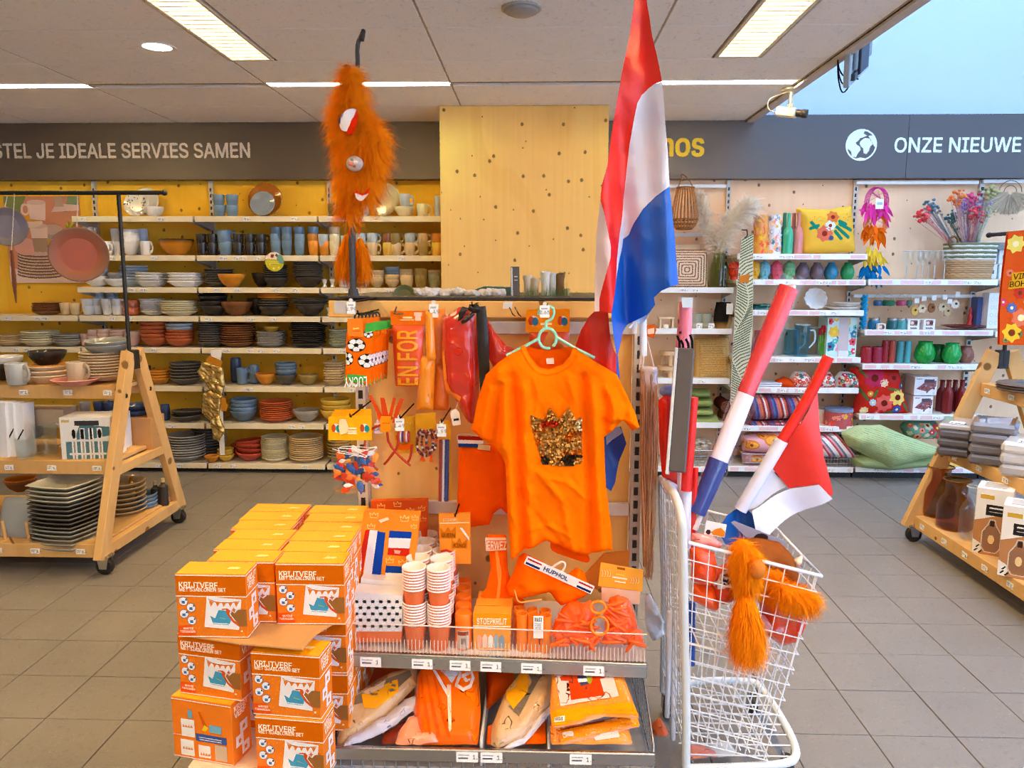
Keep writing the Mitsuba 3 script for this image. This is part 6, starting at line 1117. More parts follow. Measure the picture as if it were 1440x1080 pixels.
# empty white hook
P=Plane(720,450,2.66);b=MB();b.add(prism(P.poly([(708,425),(721,424),(720,434),(707,434)]),-.002,.002),c(236,236,232));k=one('empty_hook',b.ply(),'white topped empty double hook right of the black strap','hook',None,P.M());b=MB()
for d in(0,8):b.add(tube([P(716+d,432)[:1]+(.0,)+P(716+d,432)[1:],P(722+d,440)[:1]+(-.03,)+P(722+d,442)[1:],P(724+d,448)[:1]+(.06,)+P(724+d,446)[1:]],.002,5),c(120,116,112))
part(k,'wires',b.ply('metal'),P.M())
# balloon pack behind the hanger
k,poly,sf,P=soft('balloon_pack','pack of balloons with an orange balloon print card behind the mint hanger','pack',[(744,466),(800,466),(800,500),(746,500)],2.68,.018,c(206,70,22),wr=.02,bsdf='satin');filmover(k,poly,P,.02)
b=MB();b.add(prism(P.poly([(740,435),(801,434),(801,467),(739,467)]),-.006,-.004),c(238,140,24));m=mpp(770,450,2.68)
for px in(750,791):
 x,z=P(px,451);b.add(flat(circle(x,z,7*m,16),-.0066),c(236,226,220));b.add(flat(circle(x-3*m,z,4*m,12,6.4*m),-.007),c(196,70,40));b.add(flat(circle(x+2.6*m,z-1*m,4.4*m,12,6*m),-.0074),c(50,110,150))
b.add(flat(P.poly([(760,454),(776,454),(776,457),(760,457)]),-.007),c(250,226,170));b.add(flat(P.poly([(762,459),(774,459),(774,461.5),(762,461.5)]),-.007),c(250,226,170));part(k,'header_card',b.ply(),P.M());tag(k,Plane(766,437,2.4),766,438,14,17,'2.65')
# --- T-shirt on its mint hanger
YT=2.42;P=Plane(780,780,YT);MINT=c(150,226,204);m=mpp(780,480,YT);k=thing('clothes_hanger','mint green plastic clothes hanger carrying the orange T-shirt','clothes hanger');L3=lambda pts,y=0:[P(*p)[:1]+(y,)+P(*p)[1:] for p in pts]
b=MB();b.add(tube(curve(L3([(757,443),(760,434),(768,430),(777,433),(779,441),(775,449),(768,453),(768,461)]),6),2.1*m,10),MINT);part(k,'hook',b.ply('gloss'),P.M());x,z=P(770,476);b=MB();b.add(tube([(x+12.5*m*math.cos(a),0,z+14*m*math.sin(a)) for a in np.linspace(-.9,math.tau-1.25,30)],2.2*m,10),MINT);part(k,'ring',b.ply('gloss'),P.M())
b=MB();b.add(tube(L3([(758,476),(738,487),(712,500)]),2.2*m,10),MINT);b.add(tube(L3([(782,474),(806,488),(836,503)]),2.2*m,10),MINT);part(k,'arms',b.ply('gloss'),P.M());hookline(769,432,YT-.01)
k,poly,sf,P2=soft('wooden_hanger','wooden clothes hanger behind the mint hanger','clothes hanger',[(760,492),(766,477),(772,466),(780,466),(790,476),(802,490),(796,495),(782,484),(774,492),(764,496)],2.6,.012,c(190,122,56),bsdf='satin',edge=.015,wr=0)
front=[(737,487),(720,496),(700,510),(683,527),(671,565),(663,605),(682,620),(703,634),(711,652),(713,700),(715,740),(719,784),(745,770),(768,760),(800,772),(828,783),(846,772),(862,776),(860,745),(853,690),(851,640),(850,616),(862,604),(876,590),(889,605),(898,598),(893,580),(880,552),(868,527),(835,507),(807,489),(803,500),(792,513),(772,521),(757,517),(745,503)]
poly=P.poly(front).buffer(-.003).buffer(.006).buffer(-.003);cx,zc=P(780,640)
RIDGE=[(((702,520),(716,640),(722,782)),.016,.02),(((718,530),(728,650),(738,770)),-.014,.018),(((738,545),(741,640),(748,768)),.014,.018),(((832,540),(838,660),(846,772)),.018,.018),(((818,530),(828,660),(829,782)),-.016,.014),(((852,560),(850,660),(858,770)),-.012,.016),(((757,660),(790,700),(806,772)),.009,.012),(((730,690),(760,730),(790,765)),-.007,.01),(((800,680),(770,730),(745,766)),.006,.01),(((770,668),(800,676),(826,700)),.006,.008),(((728,640),(745,690),(740,720)),.006,.008),(((752,528),(757,560),(752,590)),.006,.01),(((800,530),(806,560),(800,575)),.006,.01),(((690,545),(684,580),(678,612)),.012,.012),(((704,540),(700,580),(694,622)),-.012,.012),(((712,535),(711,590),(704,634)),.016,.012),(((852,545),(862,575),(858,602)),.014,.012),(((868,545),(880,570),(878,590)),-.012,.012),(((872,588),(888,592),(897,600)),.014,.008),(((848,590),(856,596),(866,594)),-.01,.008),(((745,740),(770,735),(800,750)),.005,.008),(((722,720),(730,745),(726,770)),.006,.008)]
RIDGE=[(shapely.LineString([P(*p) for p in pts]),a,w) for pts,a,w in RIDGE];_rc={}
def shirt_fold(x,z):
 """hanging creases along lines"""
 k=(len(x),float(x.sum()),float(z.sum()))
 if k not in _rc:
  pt=shapely.points(np.column_stack([x,z]));_rc[k]=sum(-a*1.25*np.exp(-(shapely.distance(l,pt)/w)**2) for l,a,w in RIDGE)+.04*n2(x,z,7,4)+.02*n2(x+.4*z,z*.6,22,6)
 return _rc[k]
OSH=c(255,118,6)
k=thing('orange_tshirt','big orange T-shirt with a gold sequin crown hanging in front of the display','T-shirt');b=MB();b.add(puff(poly,.006,.024,shirt_fold,.03,power=.55),OSH);part(k,'fabric',b.ply('cloth'),P.M());sft=surf(poly,.024,.03,shirt_fold,.55)
col_=[(737,487),(745,503),(757,517),(772,521),(792,513),(803,500),(807,489)];q=np.array([P(*p) for p in col_]);cv=curve(np.column_stack([q[:,0],q[:,1]*0,q[:,1]]),6);g=shapely.LineString(cv[:,[0,2]]).buffer(.011).intersection(poly.buffer(.004));b=MB();b.add(decal(g,sft,.01,.004),c(255,126,12));part(k,'collar',b.ply('cloth'),P.M())
bk=P.curve([(737,487),(748,494),(772,497),(796,494),(807,489),(803,500),(792,513),(772,521),(757,517),(745,503)],3);b=MB();b.add(sheet(bk.buffer(.006),.02,lambda x,z:.045+0*x,.003),c(236,96,6));part(k,'back_neck',b.ply('cloth'),P.M());b=MB();b.add(prism(P.poly([(768,506),(779,505),(780,514),(769,514)]),.038,.041),CARD);part(k,'neck_label',b.ply(),P.M())
hem=P.curve([(775,762),(800,774),(828,785),(826,796),(800,790),(776,778)],3);b=MB();b.add(sheet(hem,.02,lambda x,z:.03+.01*np.sin(x*30),.003),c(226,84,6));part(k,'back_hem',b.ply('cloth'),P.M())
b=MB()
for pts in([(666,603),(700,629),(699,632),(665,606)],[(719,779),(745,766),(768,756),(768,759),(745,769),(719,783)],[(771,757),(800,768),(828,779),(828,782),(800,771),(771,760)]):b=MB();b.add(decal(P.poly(pts).intersection(poly.buffer(-.004)),sft,.02,.003),c(244,108,6));part(k,'stitched_hem',b.ply('cloth'),P.M())
crown=P.poly([(746,580),(757,586),(766,590),(773,571),(781,583),(787,590),(793,581),(799,571),(807,584),(811,590),(816,584),(818,592),(818,648),(805,652),(790,653),(763,649),(757,628),(750,605)]);rq=np.random.default_rng(6);b=MB();b.add(decal(crown,sft,.012,.003),c(120,84,30));x0,z0,x1,z1=crown.bounds;rr=.0034;zz=z0;row=0;dv,df,dc=[],[],[]
while zz<z1:
 for xx in np.arange(x0+(row%2)*rr*.9,x1,rr*1.8):
  if not crown.contains(shapely.Point(xx,zz)):continue
  t=meshkit.fbm(np.array([[xx*26,zz*40,2.]]),3,5)[0];v_=(zz-z0)/(z1-z0);u_=(xx-x0)/(x1-x0)
  cc=c(196,134,62)
  if .62<v_<.76 and .22<u_<.55 and t>.42:cc=c(190,40,16)
  elif v_<.2 and t>.55:cc=c(44,34,26)
  elif .18<v_<.6 and t>.5:cc=c(206,96,20)
  elif u_>.8 and t>.6:cc=c(226,200,140)
  cc=cc*rq.uniform(.55,1.35);a=np.arange(6)*math.tau/6;n_=rq.normal(size=2)*.32;px_,pz_=rr*np.cos(a),rr*np.sin(a)
  dv.append(np.column_stack([xx+px_,-px_*n_[0]-pz_*n_[1],zz+pz_]));df.append(np.array([[0,1,2],[0,2,3],[0,3,4],[0,4,5]])+6*len(df));dc.append(np.tile(np.clip(cc,0,.95),(6,1)))
 zz+=rr*1.5;row+=1
dv,df,dc=np.vstack(dv),np.vstack(df),np.vstack(dc);dv[:,1]+=np.repeat(sft(dv[::6,0],dv[::6,2]),6)-.007;part(k,'crown_print',b.ply('satin'),P.M());b=MB();b.add((dv,df),dc);part(k,'sequins',b.ply('metal'),P.M(),kind='stuff',label='gold, red and black sequins in the shape of a crown')
# --- orange supporter cape and second garment
k,poly,sf,P=soft('supporter_cape','orange cloth cape with a red white and blue band, left of the T-shirt','cape',[(645,626),(690,624),(712,640),(716,725),(704,714),(694,722),(688,738),(643,744),(641,730),(644,690)],2.6,.012,c(240,88,10),wr=.02,fr_=12,seed=9,back=.006);b=MB()
for y0,y1,cc in((612,617,c(150,30,24)),(617,622,c(230,224,222)),(622,627,c(30,60,130))):b.add(prism(P.poly([(645,y0),(680,y0+1),(680,y1+1),(645,y1)]),-.016,-.012),cc)
part(k,'ribbon_band',b.ply('cloth'),P.M());b=MB();b.add(tube(curve(L3([(645,628),(644,612),(660,611),(674,614)]),5),.0022,5),c(236,226,220));part(k,'cord',b.ply(),P.M());b=MB();b.add(prism(P.poly([(673,623),(690,625),(690,632),(672,630)]),-.02,-.018),c(210,180,140));part(k,'paper_label',b.ply(),P.M())
b=MB();b.add(decal(P.poly([(646,628),(712,640),(700,640),(690,720),(684,736),(645,742)]).intersection(poly).buffer(-.02),sf,.03,0),c(240,88,10))
# --- left lower hooks: balloon bags, hairbands, cards, bracelets, tube
for j in range(3,0,-1):
 P=Plane(495,618,2.46+.03*j);k=thing('balloon_card',f'{["", "second", "third", "rearmost"][j]} yellow header card of the balloon bags','card','yellow header cards behind the balloon bag');b=MB();b.add(prism(P.poly([(464+2*j,585-3*j),(516+2*j,584-3*j),(518+2*j,617-3*j),(465+2*j,618-3*j)]),0,.002),c(244,176,30));part(k,'card',b.ply(),P.M())
P=Plane(503,690,2.44);k=thing('balloon_bag','clear bag of red white blue and orange balloons under a yellow card','balloon bag');b=MB();b.add(prism(P.poly([(463,585),(523,583),(524,618),(463,618)]),-.012,-.009),c(246,176,26));m=mpp(500,600,2.44)
for px in(474,514):
 x,z=P(px,601);b.add(flat(circle(x,z,6.4*m,16),-.0126),c(236,226,206));b.add(flat(circle(x-3.4*m,z,3*m,12,5.6*m),-.013),c(196,80,40));b.add(flat(circle(x+3.2*m,z-.6*m,3.4*m,12,5*m),-.0134),c(30,140,150))
for y in(600,604,607):b.add(flat(P.poly([(490,y),(503,y),(503,y+2.4),(490,y+2.4)]),-.013),c(252,236,190))
part(k,'header_card',b.ply(),P.M());b=MB();b.add(prism(P.poly([(479,588),(488,588),(489,592),(492,600),(489,608),(480,610),(478,600)]),-.016,-.014),c(236,220,170));part(k,'hook_plate',b.ply(),P.M())
bal=P.curve([(470,622),(530,620),(536,650),(540,685),(520,690),(475,690),(468,660)],3);q=np.random.default_rng(3);cols=[c(206,50,16),c(238,110,16),c(40,96,170),c(236,234,232),c(206,44,16),c(244,150,30),c(30,80,150)];n=0
for t in range(900):
 if n>=70:break
 x0,z0,x1,z1=bal.bounds;x,z=q.uniform(x0,x1),q.uniform(z0,z1)
 if not bal.buffer(-.02).contains(shapely.Point(x,z)):continue
 a=q.random()*6.28;L=q.uniform(.02,.036);b=MB();v,f=lathe([(0,-1),(.25,-.9),(.55,-.4),(.6,.1),(.45,.6),(.2,.85),(.14,1),(.2,1.1),(0,1.08)],12);u=np.array([math.cos(a),q.normal()*.3,math.sin(a)]);u/=np.linalg.norm(u);w=np.cross(u,[0,1,0]);w/=np.linalg.norm(w);M_=frame([x,-.012+q.uniform(-.03,.02),z],w,np.cross(u,w)*.45,u);M_[:3,:3]*=L*.55;M_[:3,2]*=1.1;b.add((v,f),cols[n%7],M_);part(k,'balloon',b.ply('satin'),P.M());n+=1
b=MB()
for t in range(5):e=[(q.uniform(470,535),q.uniform(622,640)) for _ in range(3)];b.add(tube(curve([P(*p)[:1]+(-.05,)+P(*p)[1:] for p in e],5),.0014,5),c(240,238,234))
part(k,'strings',b.ply(),P.M());filmover(k,bal,P,.055,seed=4,wr=.03);hookline(493,586,2.42)
P=Plane(545,650,2.55);k=thing('hairband','pair of red orange hairbands hanging from an orange card, ribbons sticking up in a V','hairband');b=MB()
for pts in([(538,596),(522,604),(514,622),(518,644),(532,660)],[(545,606),(548,622),(562,640),(578,654)],[(560,612),(560,626),(548,644),(541,652)],[(580,624),(578,640),(574,650)]):b.add(tube(curve(L3([p for p in pts]) if 0 else[P(*p)[:1]+(-.01,)+P(*p)[1:] for p in pts],6),.0042,7),c(176,44,16))
part(k,'bands',b.ply('satin'),P.M());b=MB()
for pts in([(533,592),(530,580),(519,556),(523,556),(538,584)],[(540,596),(537,575),(535,559),(541,559),(548,590)],[(552,594),(556,575),(563,560),(568,561),(557,594)],[(545,590),(550,572),(553,558),(557,560),(550,592)]):b.add(prism(P.poly(pts),-.006,-.003),c(226,74,14))
part(k,'ribbons',b.ply('silk'),P.M());b=MB();b.add(prism(P.poly([(537,584),(551,584),(551,606),(536,606)]),-.018,-.016),c(244,160,30));b.add(flat(P.poly([(539,593),(549,593),(549,594),(539,594)]),-.0186),c(200,90,20));part(k,'card',b.ply(),P.M());tag(k,P,532,602,11,15,'1.49','clear_tag')
P=Plane(570,637,2.6);k=thing('ring_card','yellow dotted card with red white and blue rings and an orange clip','card');b=MB();b.add(prism(P.poly([(554,586),(584,585),(585,637),(556,638)]),0,.002),c(224,166,40));q=random.Random(5)
for j in range(26):x,z=P(q.uniform(556,583),q.uniform(588,636));b.add(flat(circle(x,z,.0017,6),-.0006),c(246,226,150))
part(k,'card',b.ply(),P.M());b=MB();
for j,cc in enumerate((c(206,60,50),c(226,220,220),c(60,70,130),c(226,110,60),c(226,220,224),c(190,60,60))):x,z=P(562+j*2.7,613);b.add(tube([(x,-.012+.012*math.cos(a),z+.017*math.sin(a)) for a in np.arange(14)*math.tau/14],.0034,6,True),cc)
part(k,'rings',b.ply('satin'),P.M());b=MB();b.add(prism(P.poly([(562,625),(577,623),(580,631),(561,632)]),-.01,-.001),c(238,100,16));part(k,'clip',b.ply(),P.M());tag(k,Plane(562,596,2.5),562,597,13,18,'1.49');hookline(563,588,2.47)
P=Plane(600,640,2.58);k=thing('bracelet_card','yellow dotted card with beaded bracelets and orange tassels','bracelets');b=MB();b.add(prism(P.poly([(584,582),(612,580),(613,604),(584,604)]),0,.002),c(220,160,40));part(k,'card',b.ply(),P.M());q=random.Random(3);m=mpp(600,620,2.58)
for s,(px,py,rx,ry) in enumerate(((594,620,7,17),(602,620,8,16),(599,622,11,18),(608,617,7,15))):
 b=MB();x,z=P(px,py);n=26
 for t in range(n):a=t*math.tau/n;b.add(ball((x+rx*m*math.cos(a),-.012-.004*s+.006*math.sin(3*a),z+ry*m*math.sin(a)),2*m,1),[c(120,30,24),c(226,214,200),c(50,40,70),c(196,70,40),c(90,40,40)][(t+s)%5]*q.uniform(.7,1.1))
 part(k,'bracelet',b.ply('gloss'),P.M())
b=MB()
for px in(595,607):
 for t in range(12):x,z=P(px+q.uniform(-4,4),648);xa,za=P(px+q.uniform(-1,1),638);b.add(tube([(xa,-.012,za),(x,-.012,z)],.0008,4),c(240,80,24))
part(k,'tassels',b.ply(),P.M(),kind='stuff')
P=Plane(624,704,2.6);k=thing('paint_stick_pack','narrow yellow card with a red white and blue glitter tube','pack');b=MB();b.add(prism(P.poly([(617,592),(634,591),(634,705),(616,705)]),.006,.008),c(226,156,40));part(k,'card',b.ply(),P.M());m=mpp(624,650,2.6)
for px,cc,w in((620,c(150,40,30),2.4),(624,c(206,206,214),2.4),(628,c(24,50,116),3.4)):q0,q1=P(px+.6,618),P(px-.6,704);b=MB();b.add(rod((q0[0],-.004,q0[1]),(q1[0],-.004,q1[1]),w*m,10),cc);part(k,'tube',b.ply('satin'),P.M())
b=MB();v,f=cbox(P(616,704)[0],P(633,704)[0],-.016,.005,P(620,704)[1],P(620,612)[1],.003);part(k,'clear_sleeve',mikit.ply((v,f),'film',smooth=True),P.M());tag(k,Plane(621,604,2.5),621,605,13,18,'1.99');hookline(621,594,2.48)
# ------------------------------------------------------------------ shelf of the end display and the bin below
class Incline(Plane):
 """a leaning plane through pixel a on the plane Y=ya, rising to the back by the angle t"""
 def __init__(s,px,py,ya,t):s.o=at(px,py,ya);s.Y=ya;s.v=np.array([0,math.cos(t),math.sin(t)]);s.n=np.cross([1.,0,0],s.v);s.R=frame(s.o,[1,0,0],-s.n,s.v)
 def __call__(s,px,py):d=ray(px,py);C0=np.array([0,0,HC]);p=C0+d*((s.o-C0)@s.n/(d@s.n))-s.o;return p[0],p@s.v
 def M(s,dy=0):return s.R@mat((0,dy,0))
SX0,SX1,SY,ZS=-.645,.357,2.30,.452
SL=-.024
def zs(x):return ZS+SL*(x-SX0)/(SX1-SX0)
MS=frame([SX0,SY,ZS],[1,0,SL],[0,1,0],[0,0,1.])
W_=SX1-SX0
sh=part(gd,'shelf',MB().add(cbox(0,W_,.01,YG-SY-.03,-.02,-.002,.002),c(214,212,208)).ply('satin'),MS)
part(sh,'price_rail',MB().add(cbox(-.003,W_+.003,-.012,.008,-.05,.0,.003),c(172,178,184)).add(box(0,W_,-.0135,-.012,-.046,-.008),c(186,192,198)).ply('metal'),MS)
BIGL=MB().add(box(0,.066,-.002,0,0,.032),CARD).add(box(.006,.04,-.0026,-.002,.022,.025),c(160,160,170)).add(box(.006,.036,-.0026,-.002,.011,.0155),c(90,92,100)).add(text('1.-',.014,False,.0005),c(70,72,80),mat((.05,-.002,.01))).ply()
for px in(508,580,633,676,733,820):x=at(px,925,SY)[0]-SX0;part(sh,'price_label',BIGL,MS@mat((x,-.0135,-.045)))
part(sh,'clear_front',mikit.ply(box(-.002,W_,-.004,-.0005,0,.095),'film'),MS)
b=MB();b.add(box(-.002,W_,-.005,0,.094,.0965),c(226,214,206));
for j in range(84):x=.006+j*(W_-.012)/83;b.add(box(x-.0012,x+.0012,-.0052,-.0044,.002,.048),c(216,200,190))
part(sh,'clear_front_ribs',b.ply('satin'),MS,kind='stuff')
for px in(468,655,718,776,906):x=at(px,905,SY)[0]-SX0;part(sh,'clear_divider',mikit.ply(box(x,x+.002,.002,.36,.0,.06),'film'),MS)
# bin: front rail, labels, side wires, dividers
BX0,BX1,BY,BZ=-.64,.365,2.155,.205
bn=part(gd,'bin',MB().add(cbox(BX0,BX1,BY,YG-.02,.14,.15,.002),c(150,152,154)).ply('satin'))
part(bn,'front_rail',MB().add(cbox(BX0-.004,BX1+.004,BY-.012,BY+.004,BZ-.03,BZ+.012,.003),c(178,182,192)).ply('metal'))
for px in(656,690,815):x=at(px,1055,BY)[0];part(bn,'price_label',BIGL,mat((x-.03,BY-.0125,BZ-.026)))
def wires(x,y0,y1,z0,z1,n,r=.0022):
 b=MB()
 for j in range(n):y=y0+(y1-y0)*j/(n-1);b.add(rod((x,y,.15),(x,y,z0+(z1-z0)*j/(n-1)),r,5),c(196,198,200))
 b.add(tube([(x,y0,.15),(x,y0,z0),(x,y1,z1),(x,y1,.15)],.004,6),c(206,208,210));b.add(rod((x,y0,.17),(x,y1,.17),.003,5),c(200,202,204));return b.ply('metal')
for x in(BX0,BX1):part(bn,'wire_side',wires(x,BY,YG-.05,.235,.43,24))
for px in(676,772):part(bn,'divider',MB().add(cbox(at(px,1045,BY)[0]-.004,at(px,1045,BY)[0]+.004,BY+.01,YG-.05,.15,.235 if px<700 else .215,.002),c(206,206,206)).ply('satin'))
b=MB()
for j in range(27):x=BX0+.05+j*.034;b.add(tube([(x,BY-.004,BZ-.03),(x,BY-.006,BZ-.055),(x+.006,BY-.006,BZ-.06)],.0018,5),c(190,194,198))
part(bn,'wire_ends',b.ply('metal'),kind='stuff')
# --- goods in the bin (lying on a slope)
def lying(name,label,cat,pts,ya,t,thick,col,wr=.012,fr_=18,seed=1,bsdf='cloth',edge=.03,h=.012,film=True,sm=.006,back=.004):
 px=sum(p[0] for p in pts)/len(pts);py=max(p[1] for p in pts);P=Incline(px,py,ya,t);poly=P.poly(pts).buffer(0).buffer(-sm).buffer(sm);fo=lambda x,z:wr*n2(x,z,fr_,seed);b=MB();b.add(puff(poly,h,thick,fo,edge,back=back,power=.6),col);k=thing(name,label,cat);part(k,'filling',b.ply(bsdf),P.M())
 if film:filmover(k,poly,P,thick,seed=seed,wr=wr)
 return k,poly,surf(poly,thick,edge,fo,.6),P
def deco(k,sf,P,poly,items,off=.002,name='print',h=.015,mt='matte'):
 b=MB()
 for j,(pts,cc) in enumerate(items):
  g=(P.poly(pts) if isinstance(pts,list) else pts).buffer(0).intersection(poly)
  if not g.is_empty and g.area>1e-7:b.add(decal(g,sf,h,off+.0004*j),cc)
 part(k,name,b.ply(mt),P.M())
def circ(P,px,py,rx,ry=None):(x0,z0),(x1,_),(_,z1)=P(px,py),P(px+rx,py),P(px,py-(ry or rx));return circle(x0,z0,abs(x1-x0),16,abs(z1-z0))
BEI=c(206,166,120)
lying('orange_pack','dark orange pack at the back left of the bin, under the beige bag','pack',[(498,1000),(510,940),(585,938),(582,1000)],2.4,.25,.012,c(206,80,14),bsdf='silk')
k,poly,sf,P=lying('costume_pack','beige bag showing a yellow costume, at the left end of the bin','pack',[(474,1052),(477,1010),(490,985),(545,950),(586,938),(586,965),(540,1010),(500,1040)],2.17,.42,.03,BEI,wr=.02,bsdf='satin');deco(k,sf,P,poly,[([(490,995),(540,965),(578,950),(580,958),(550,985),(498,1000)],c(120,104,84)),([(510,985),(540,972),(560,962),(562,980),(550,990),(530,1004),(513,1004)],c(246,170,20)),([(512,982),(530,970),(545,962),(540,975),(520,985)],c(226,196,160)),([(520,970),(530,962),(548,955),(545,964),(525,975)],c(150,100,60))])
k,poly,sf,P=lying('white_bag','crumpled white film bag in front of the beige costume bag','bag',[(476,1056),(490,1038),(530,1015),(570,985),(592,975),(596,990),(575,1005),(540,1030),(492,1050)],2.15,.42,.02,c(196,186,196),wr=.04,fr_=26,bsdf='satin',seed=4)
k,poly,sf,P=lying('jersey_pack','orange football jersey with a white collar in film, in the middle of the bin','pack',[(588,1047),(582,1000),(588,950),(596,934),(672,934),(676,1000),(672,1048)],2.17,.42,.035,c(250,108,6),wr=.02,seed=6,fr_=22)
deco(k,sf,P,poly,[([(601,934),(625,934),(634,944),(648,934),(666,934),(660,943),(642,962),(636,970),(630,963)],c(206,212,222)),([(626,936),(634,946),(646,936)],c(226,96,10)),([(609,952),(612,950),(634,986),(631,990)],c(236,236,236)),([(629,972),(635,972),(636,1036),(632,1040)],c(246,210,180))]+[([(654,942),(660,940),(668,962),(664,978),(652,984),(640,975),(646,958)],c(240,224,214)),([(655,946),(659,945),(664,962),(661,974),(652,979),(645,973),(650,959)],c(250,108,6)),([(650,960),(662,955),(662,959),(655,963),(660,969),(656,971),(651,966)],c(240,224,214))]+[([(x,960),(x+2,960),(x+16+4*j,1044),(x+12+4*j,1044)],c(226,84,6)) for j,x in enumerate((592,600,610))])
k,poly,sf,P=lying('pale_pack','crumpled pink and white film pack at the foot of the jersey pack','pack',[(555,1046),(560,1030),(575,1010),(590,1005),(620,1024),(616,1044),(590,1048)],2.16,.45,.02,c(232,150,110),wr=.04,seed=7,bsdf='satin')
lying('red_pack','red crumpled pack seen between the beige bag and the jersey pack','pack',[(536,1046),(540,1030),(572,1012),(575,1044)],2.2,.3,.01,c(150,50,30),seed=8)
lying('plush_roll','dark orange plush roll at the back, left of the second costume bag','plush',[(684,1000),(684,940),(724,938),(722,965),(700,985)],2.36,.3,.05,c(206,76,12),seed=9,film=False)
lying('orange_cloth','flat orange cloth lying under the second costume bag','cloth',[(684,1047),(686,1020),(740,1000),(766,1000),(768,1046)],2.2,.25,.01,c(244,98,6),seed=10,film=False)
k,poly,sf,P=lying('costume_pack','beige bag showing a yellow costume, second one right of the jersey','pack',[(690,1048),(692,1020),(710,975),(732,946),(774,938),(786,974),(760,1010),(735,1040),(700,1054)],2.165,.42,.03,BEI,wr=.02,seed=3,bsdf='satin');deco(k,sf,P,poly,[([(715,1002),(740,980),(748,968),(740,950),(760,942),(765,955),(746,985),(730,1016)],c(116,100,84)),([(712,970),(722,962),(738,950),(744,965),(742,982),(722,1006),(712,990)],c(246,166,16)),([(710,972),(715,962),(728,960),(724,975),(714,980)],c(230,200,150))])
k,poly,sf,P=lying('white_bag','crumpled white film bag at the front of the second costume bag','bag',[(702,1054),(735,1036),(765,1000),(786,974),(786,985),(765,1015),(738,1044),(712,1056)],2.16,.42,.02,c(206,196,200),wr=.03,seed=12,bsdf='satin')
def tpack(j,pts,ya,lb,big):
 k,poly,sf,P=lying('shirt_pack',lb,'pack',pts,ya,.42,.014,c(240,140,22),wr=.01,seed=20+j,bsdf='satin',back=.012);q=random.Random(j);b=MB()
 for x,z,r in scatter(poly.buffer(-.006),150 if big else 60,q,.0016,.0026,1.6):b.add(decal(circle(x,z,r,5),sf,.05,.0018),c(250,196,90))
 part(k,'speckles',b.ply(),P.M(),kind='stuff');return k,poly,sf,P
k,poly,sf,P=tpack(0,[(775,1047),(773,1020),(880,1012),(890,1046)],2.17,'lowest flat orange shirt pack at the right end of the bin',0);deco(k,sf,P,poly,[([(832,1036),(868,1030),(871,1040),(838,1044)],c(226,210,200))])
k,poly,sf,P=tpack(1,[(788,1047),(782,1028),(895,1002),(900,1022)],2.158,'middle flat orange shirt pack at the right end of the bin',0);deco(k,sf,P,poly,[([(786,1030),(896,1010),(899,1022),(790,1045)],c(250,146,10)),([(790,1034),(806,1032),(807,1039),(792,1041)],c(240,220,190)),([(782,1024),(895,1000),(896,1010),(786,1031)],c(176,74,24)),([(798,1023),(820,1020),(820,1023),(798,1026)],c(236,200,170)),([(850,1016),(868,1013),(868,1016),(850,1019)],c(236,200,170))])
k,poly,sf,P=tpack(2,[(776,1024),(773,1000),(777,940),(872,940),(886,975),(899,1010),(850,1008),(815,1018)],2.15,'topmost flat orange shirt pack, its picture showing a red orange T-shirt',1)
deco(k,sf,P,poly,[([(778,941),(857,941),(870,984),(788,998)],c(222,196,184)),([(774,1004),(890,992),(898,1008),(850,1006),(800,1020),(777,1023)],c(250,148,10)),([(787,957),(814,945),(833,945),(853,947),(850,959),(843,960),(850,983),(803,990),(799,962),(789,962)],c(206,60,14)),([(811,957),(820,953),(828,957),(828,967),(817,970)],c(60,60,90)),([(812,960),(828,959),(828,964),(813,965)],c(226,220,220)),([(824,955),(830,952),(833,960),(830,968),(826,966)],c(150,150,40)),([(779,1014),(794,1012),(794,1018),(779,1020)],c(236,222,200))]+[([(780+2*t,1014),(781+2*t,1014),(781+2*t,1018),(780+2*t,1018)],c(90,80,80)) for t in range(6)],h=.01,off=.004)
# --- goods on the shelf
def sp(px,Y,dz=0):x=at(px,905,Y)[0];return np.array([x,Y,zs(x)+dz])
def crownp(P,px,py,s):x,z=P(px,py);m=mpp(px,py,P.Y)*s;return shapely.union_all([shapely.LineString([(x-5*m,z-3*m),(x-6*m,z+3*m),(x-2*m,z),(x,z+5*m),(x+2*m,z),(x+6*m,z+3*m),(x+5*m,z-3*m)]).buffer(.55*m),shapely.LineString([(x-5*m,z-4*m),(x+5*m,z-4*m)]).buffer(.5*m)])
def card(name,label,cat,pts,Y,dep,col,items=(),crowns=(),cc=c(246,196,110),lean=0):
 P=Plane(sum(p[0] for p in pts)/len(pts),max(p[1] for p in pts),Y);k=thing(name,label,cat);M=P.M()@mat(rx=lean);b=MB();b.add(prism(P.poly(pts),0,dep),col);part(k,'card',b.ply('satin'),M);b=MB()
 for j,(g,q) in enumerate(items):b.add(flat((P.poly(g) if isinstance(g,list) else g).buffer(0),-.0008-.0002*j),q)
 for a in crowns:b.add(flat(crownp(P,*a).intersection(P.poly(pts).buffer(-.002)),-.0006),cc)
 if items or crowns:part(k,'print',b.ply(),M)
 return k,P,M
card('crown_pack','rearmost dark orange pack with crown outlines behind the flag pack','pack',[(522,705),(601,703),(600,800),(524,800)],2.68,.03,c(226,84,16),[],[(536,712,.9),(559,709,.9),(577,718,.9),(593,715,.8),(595,730,.7)])
BL2,WH2,RD2=c(24,66,170),c(232,232,236),c(206,44,30)
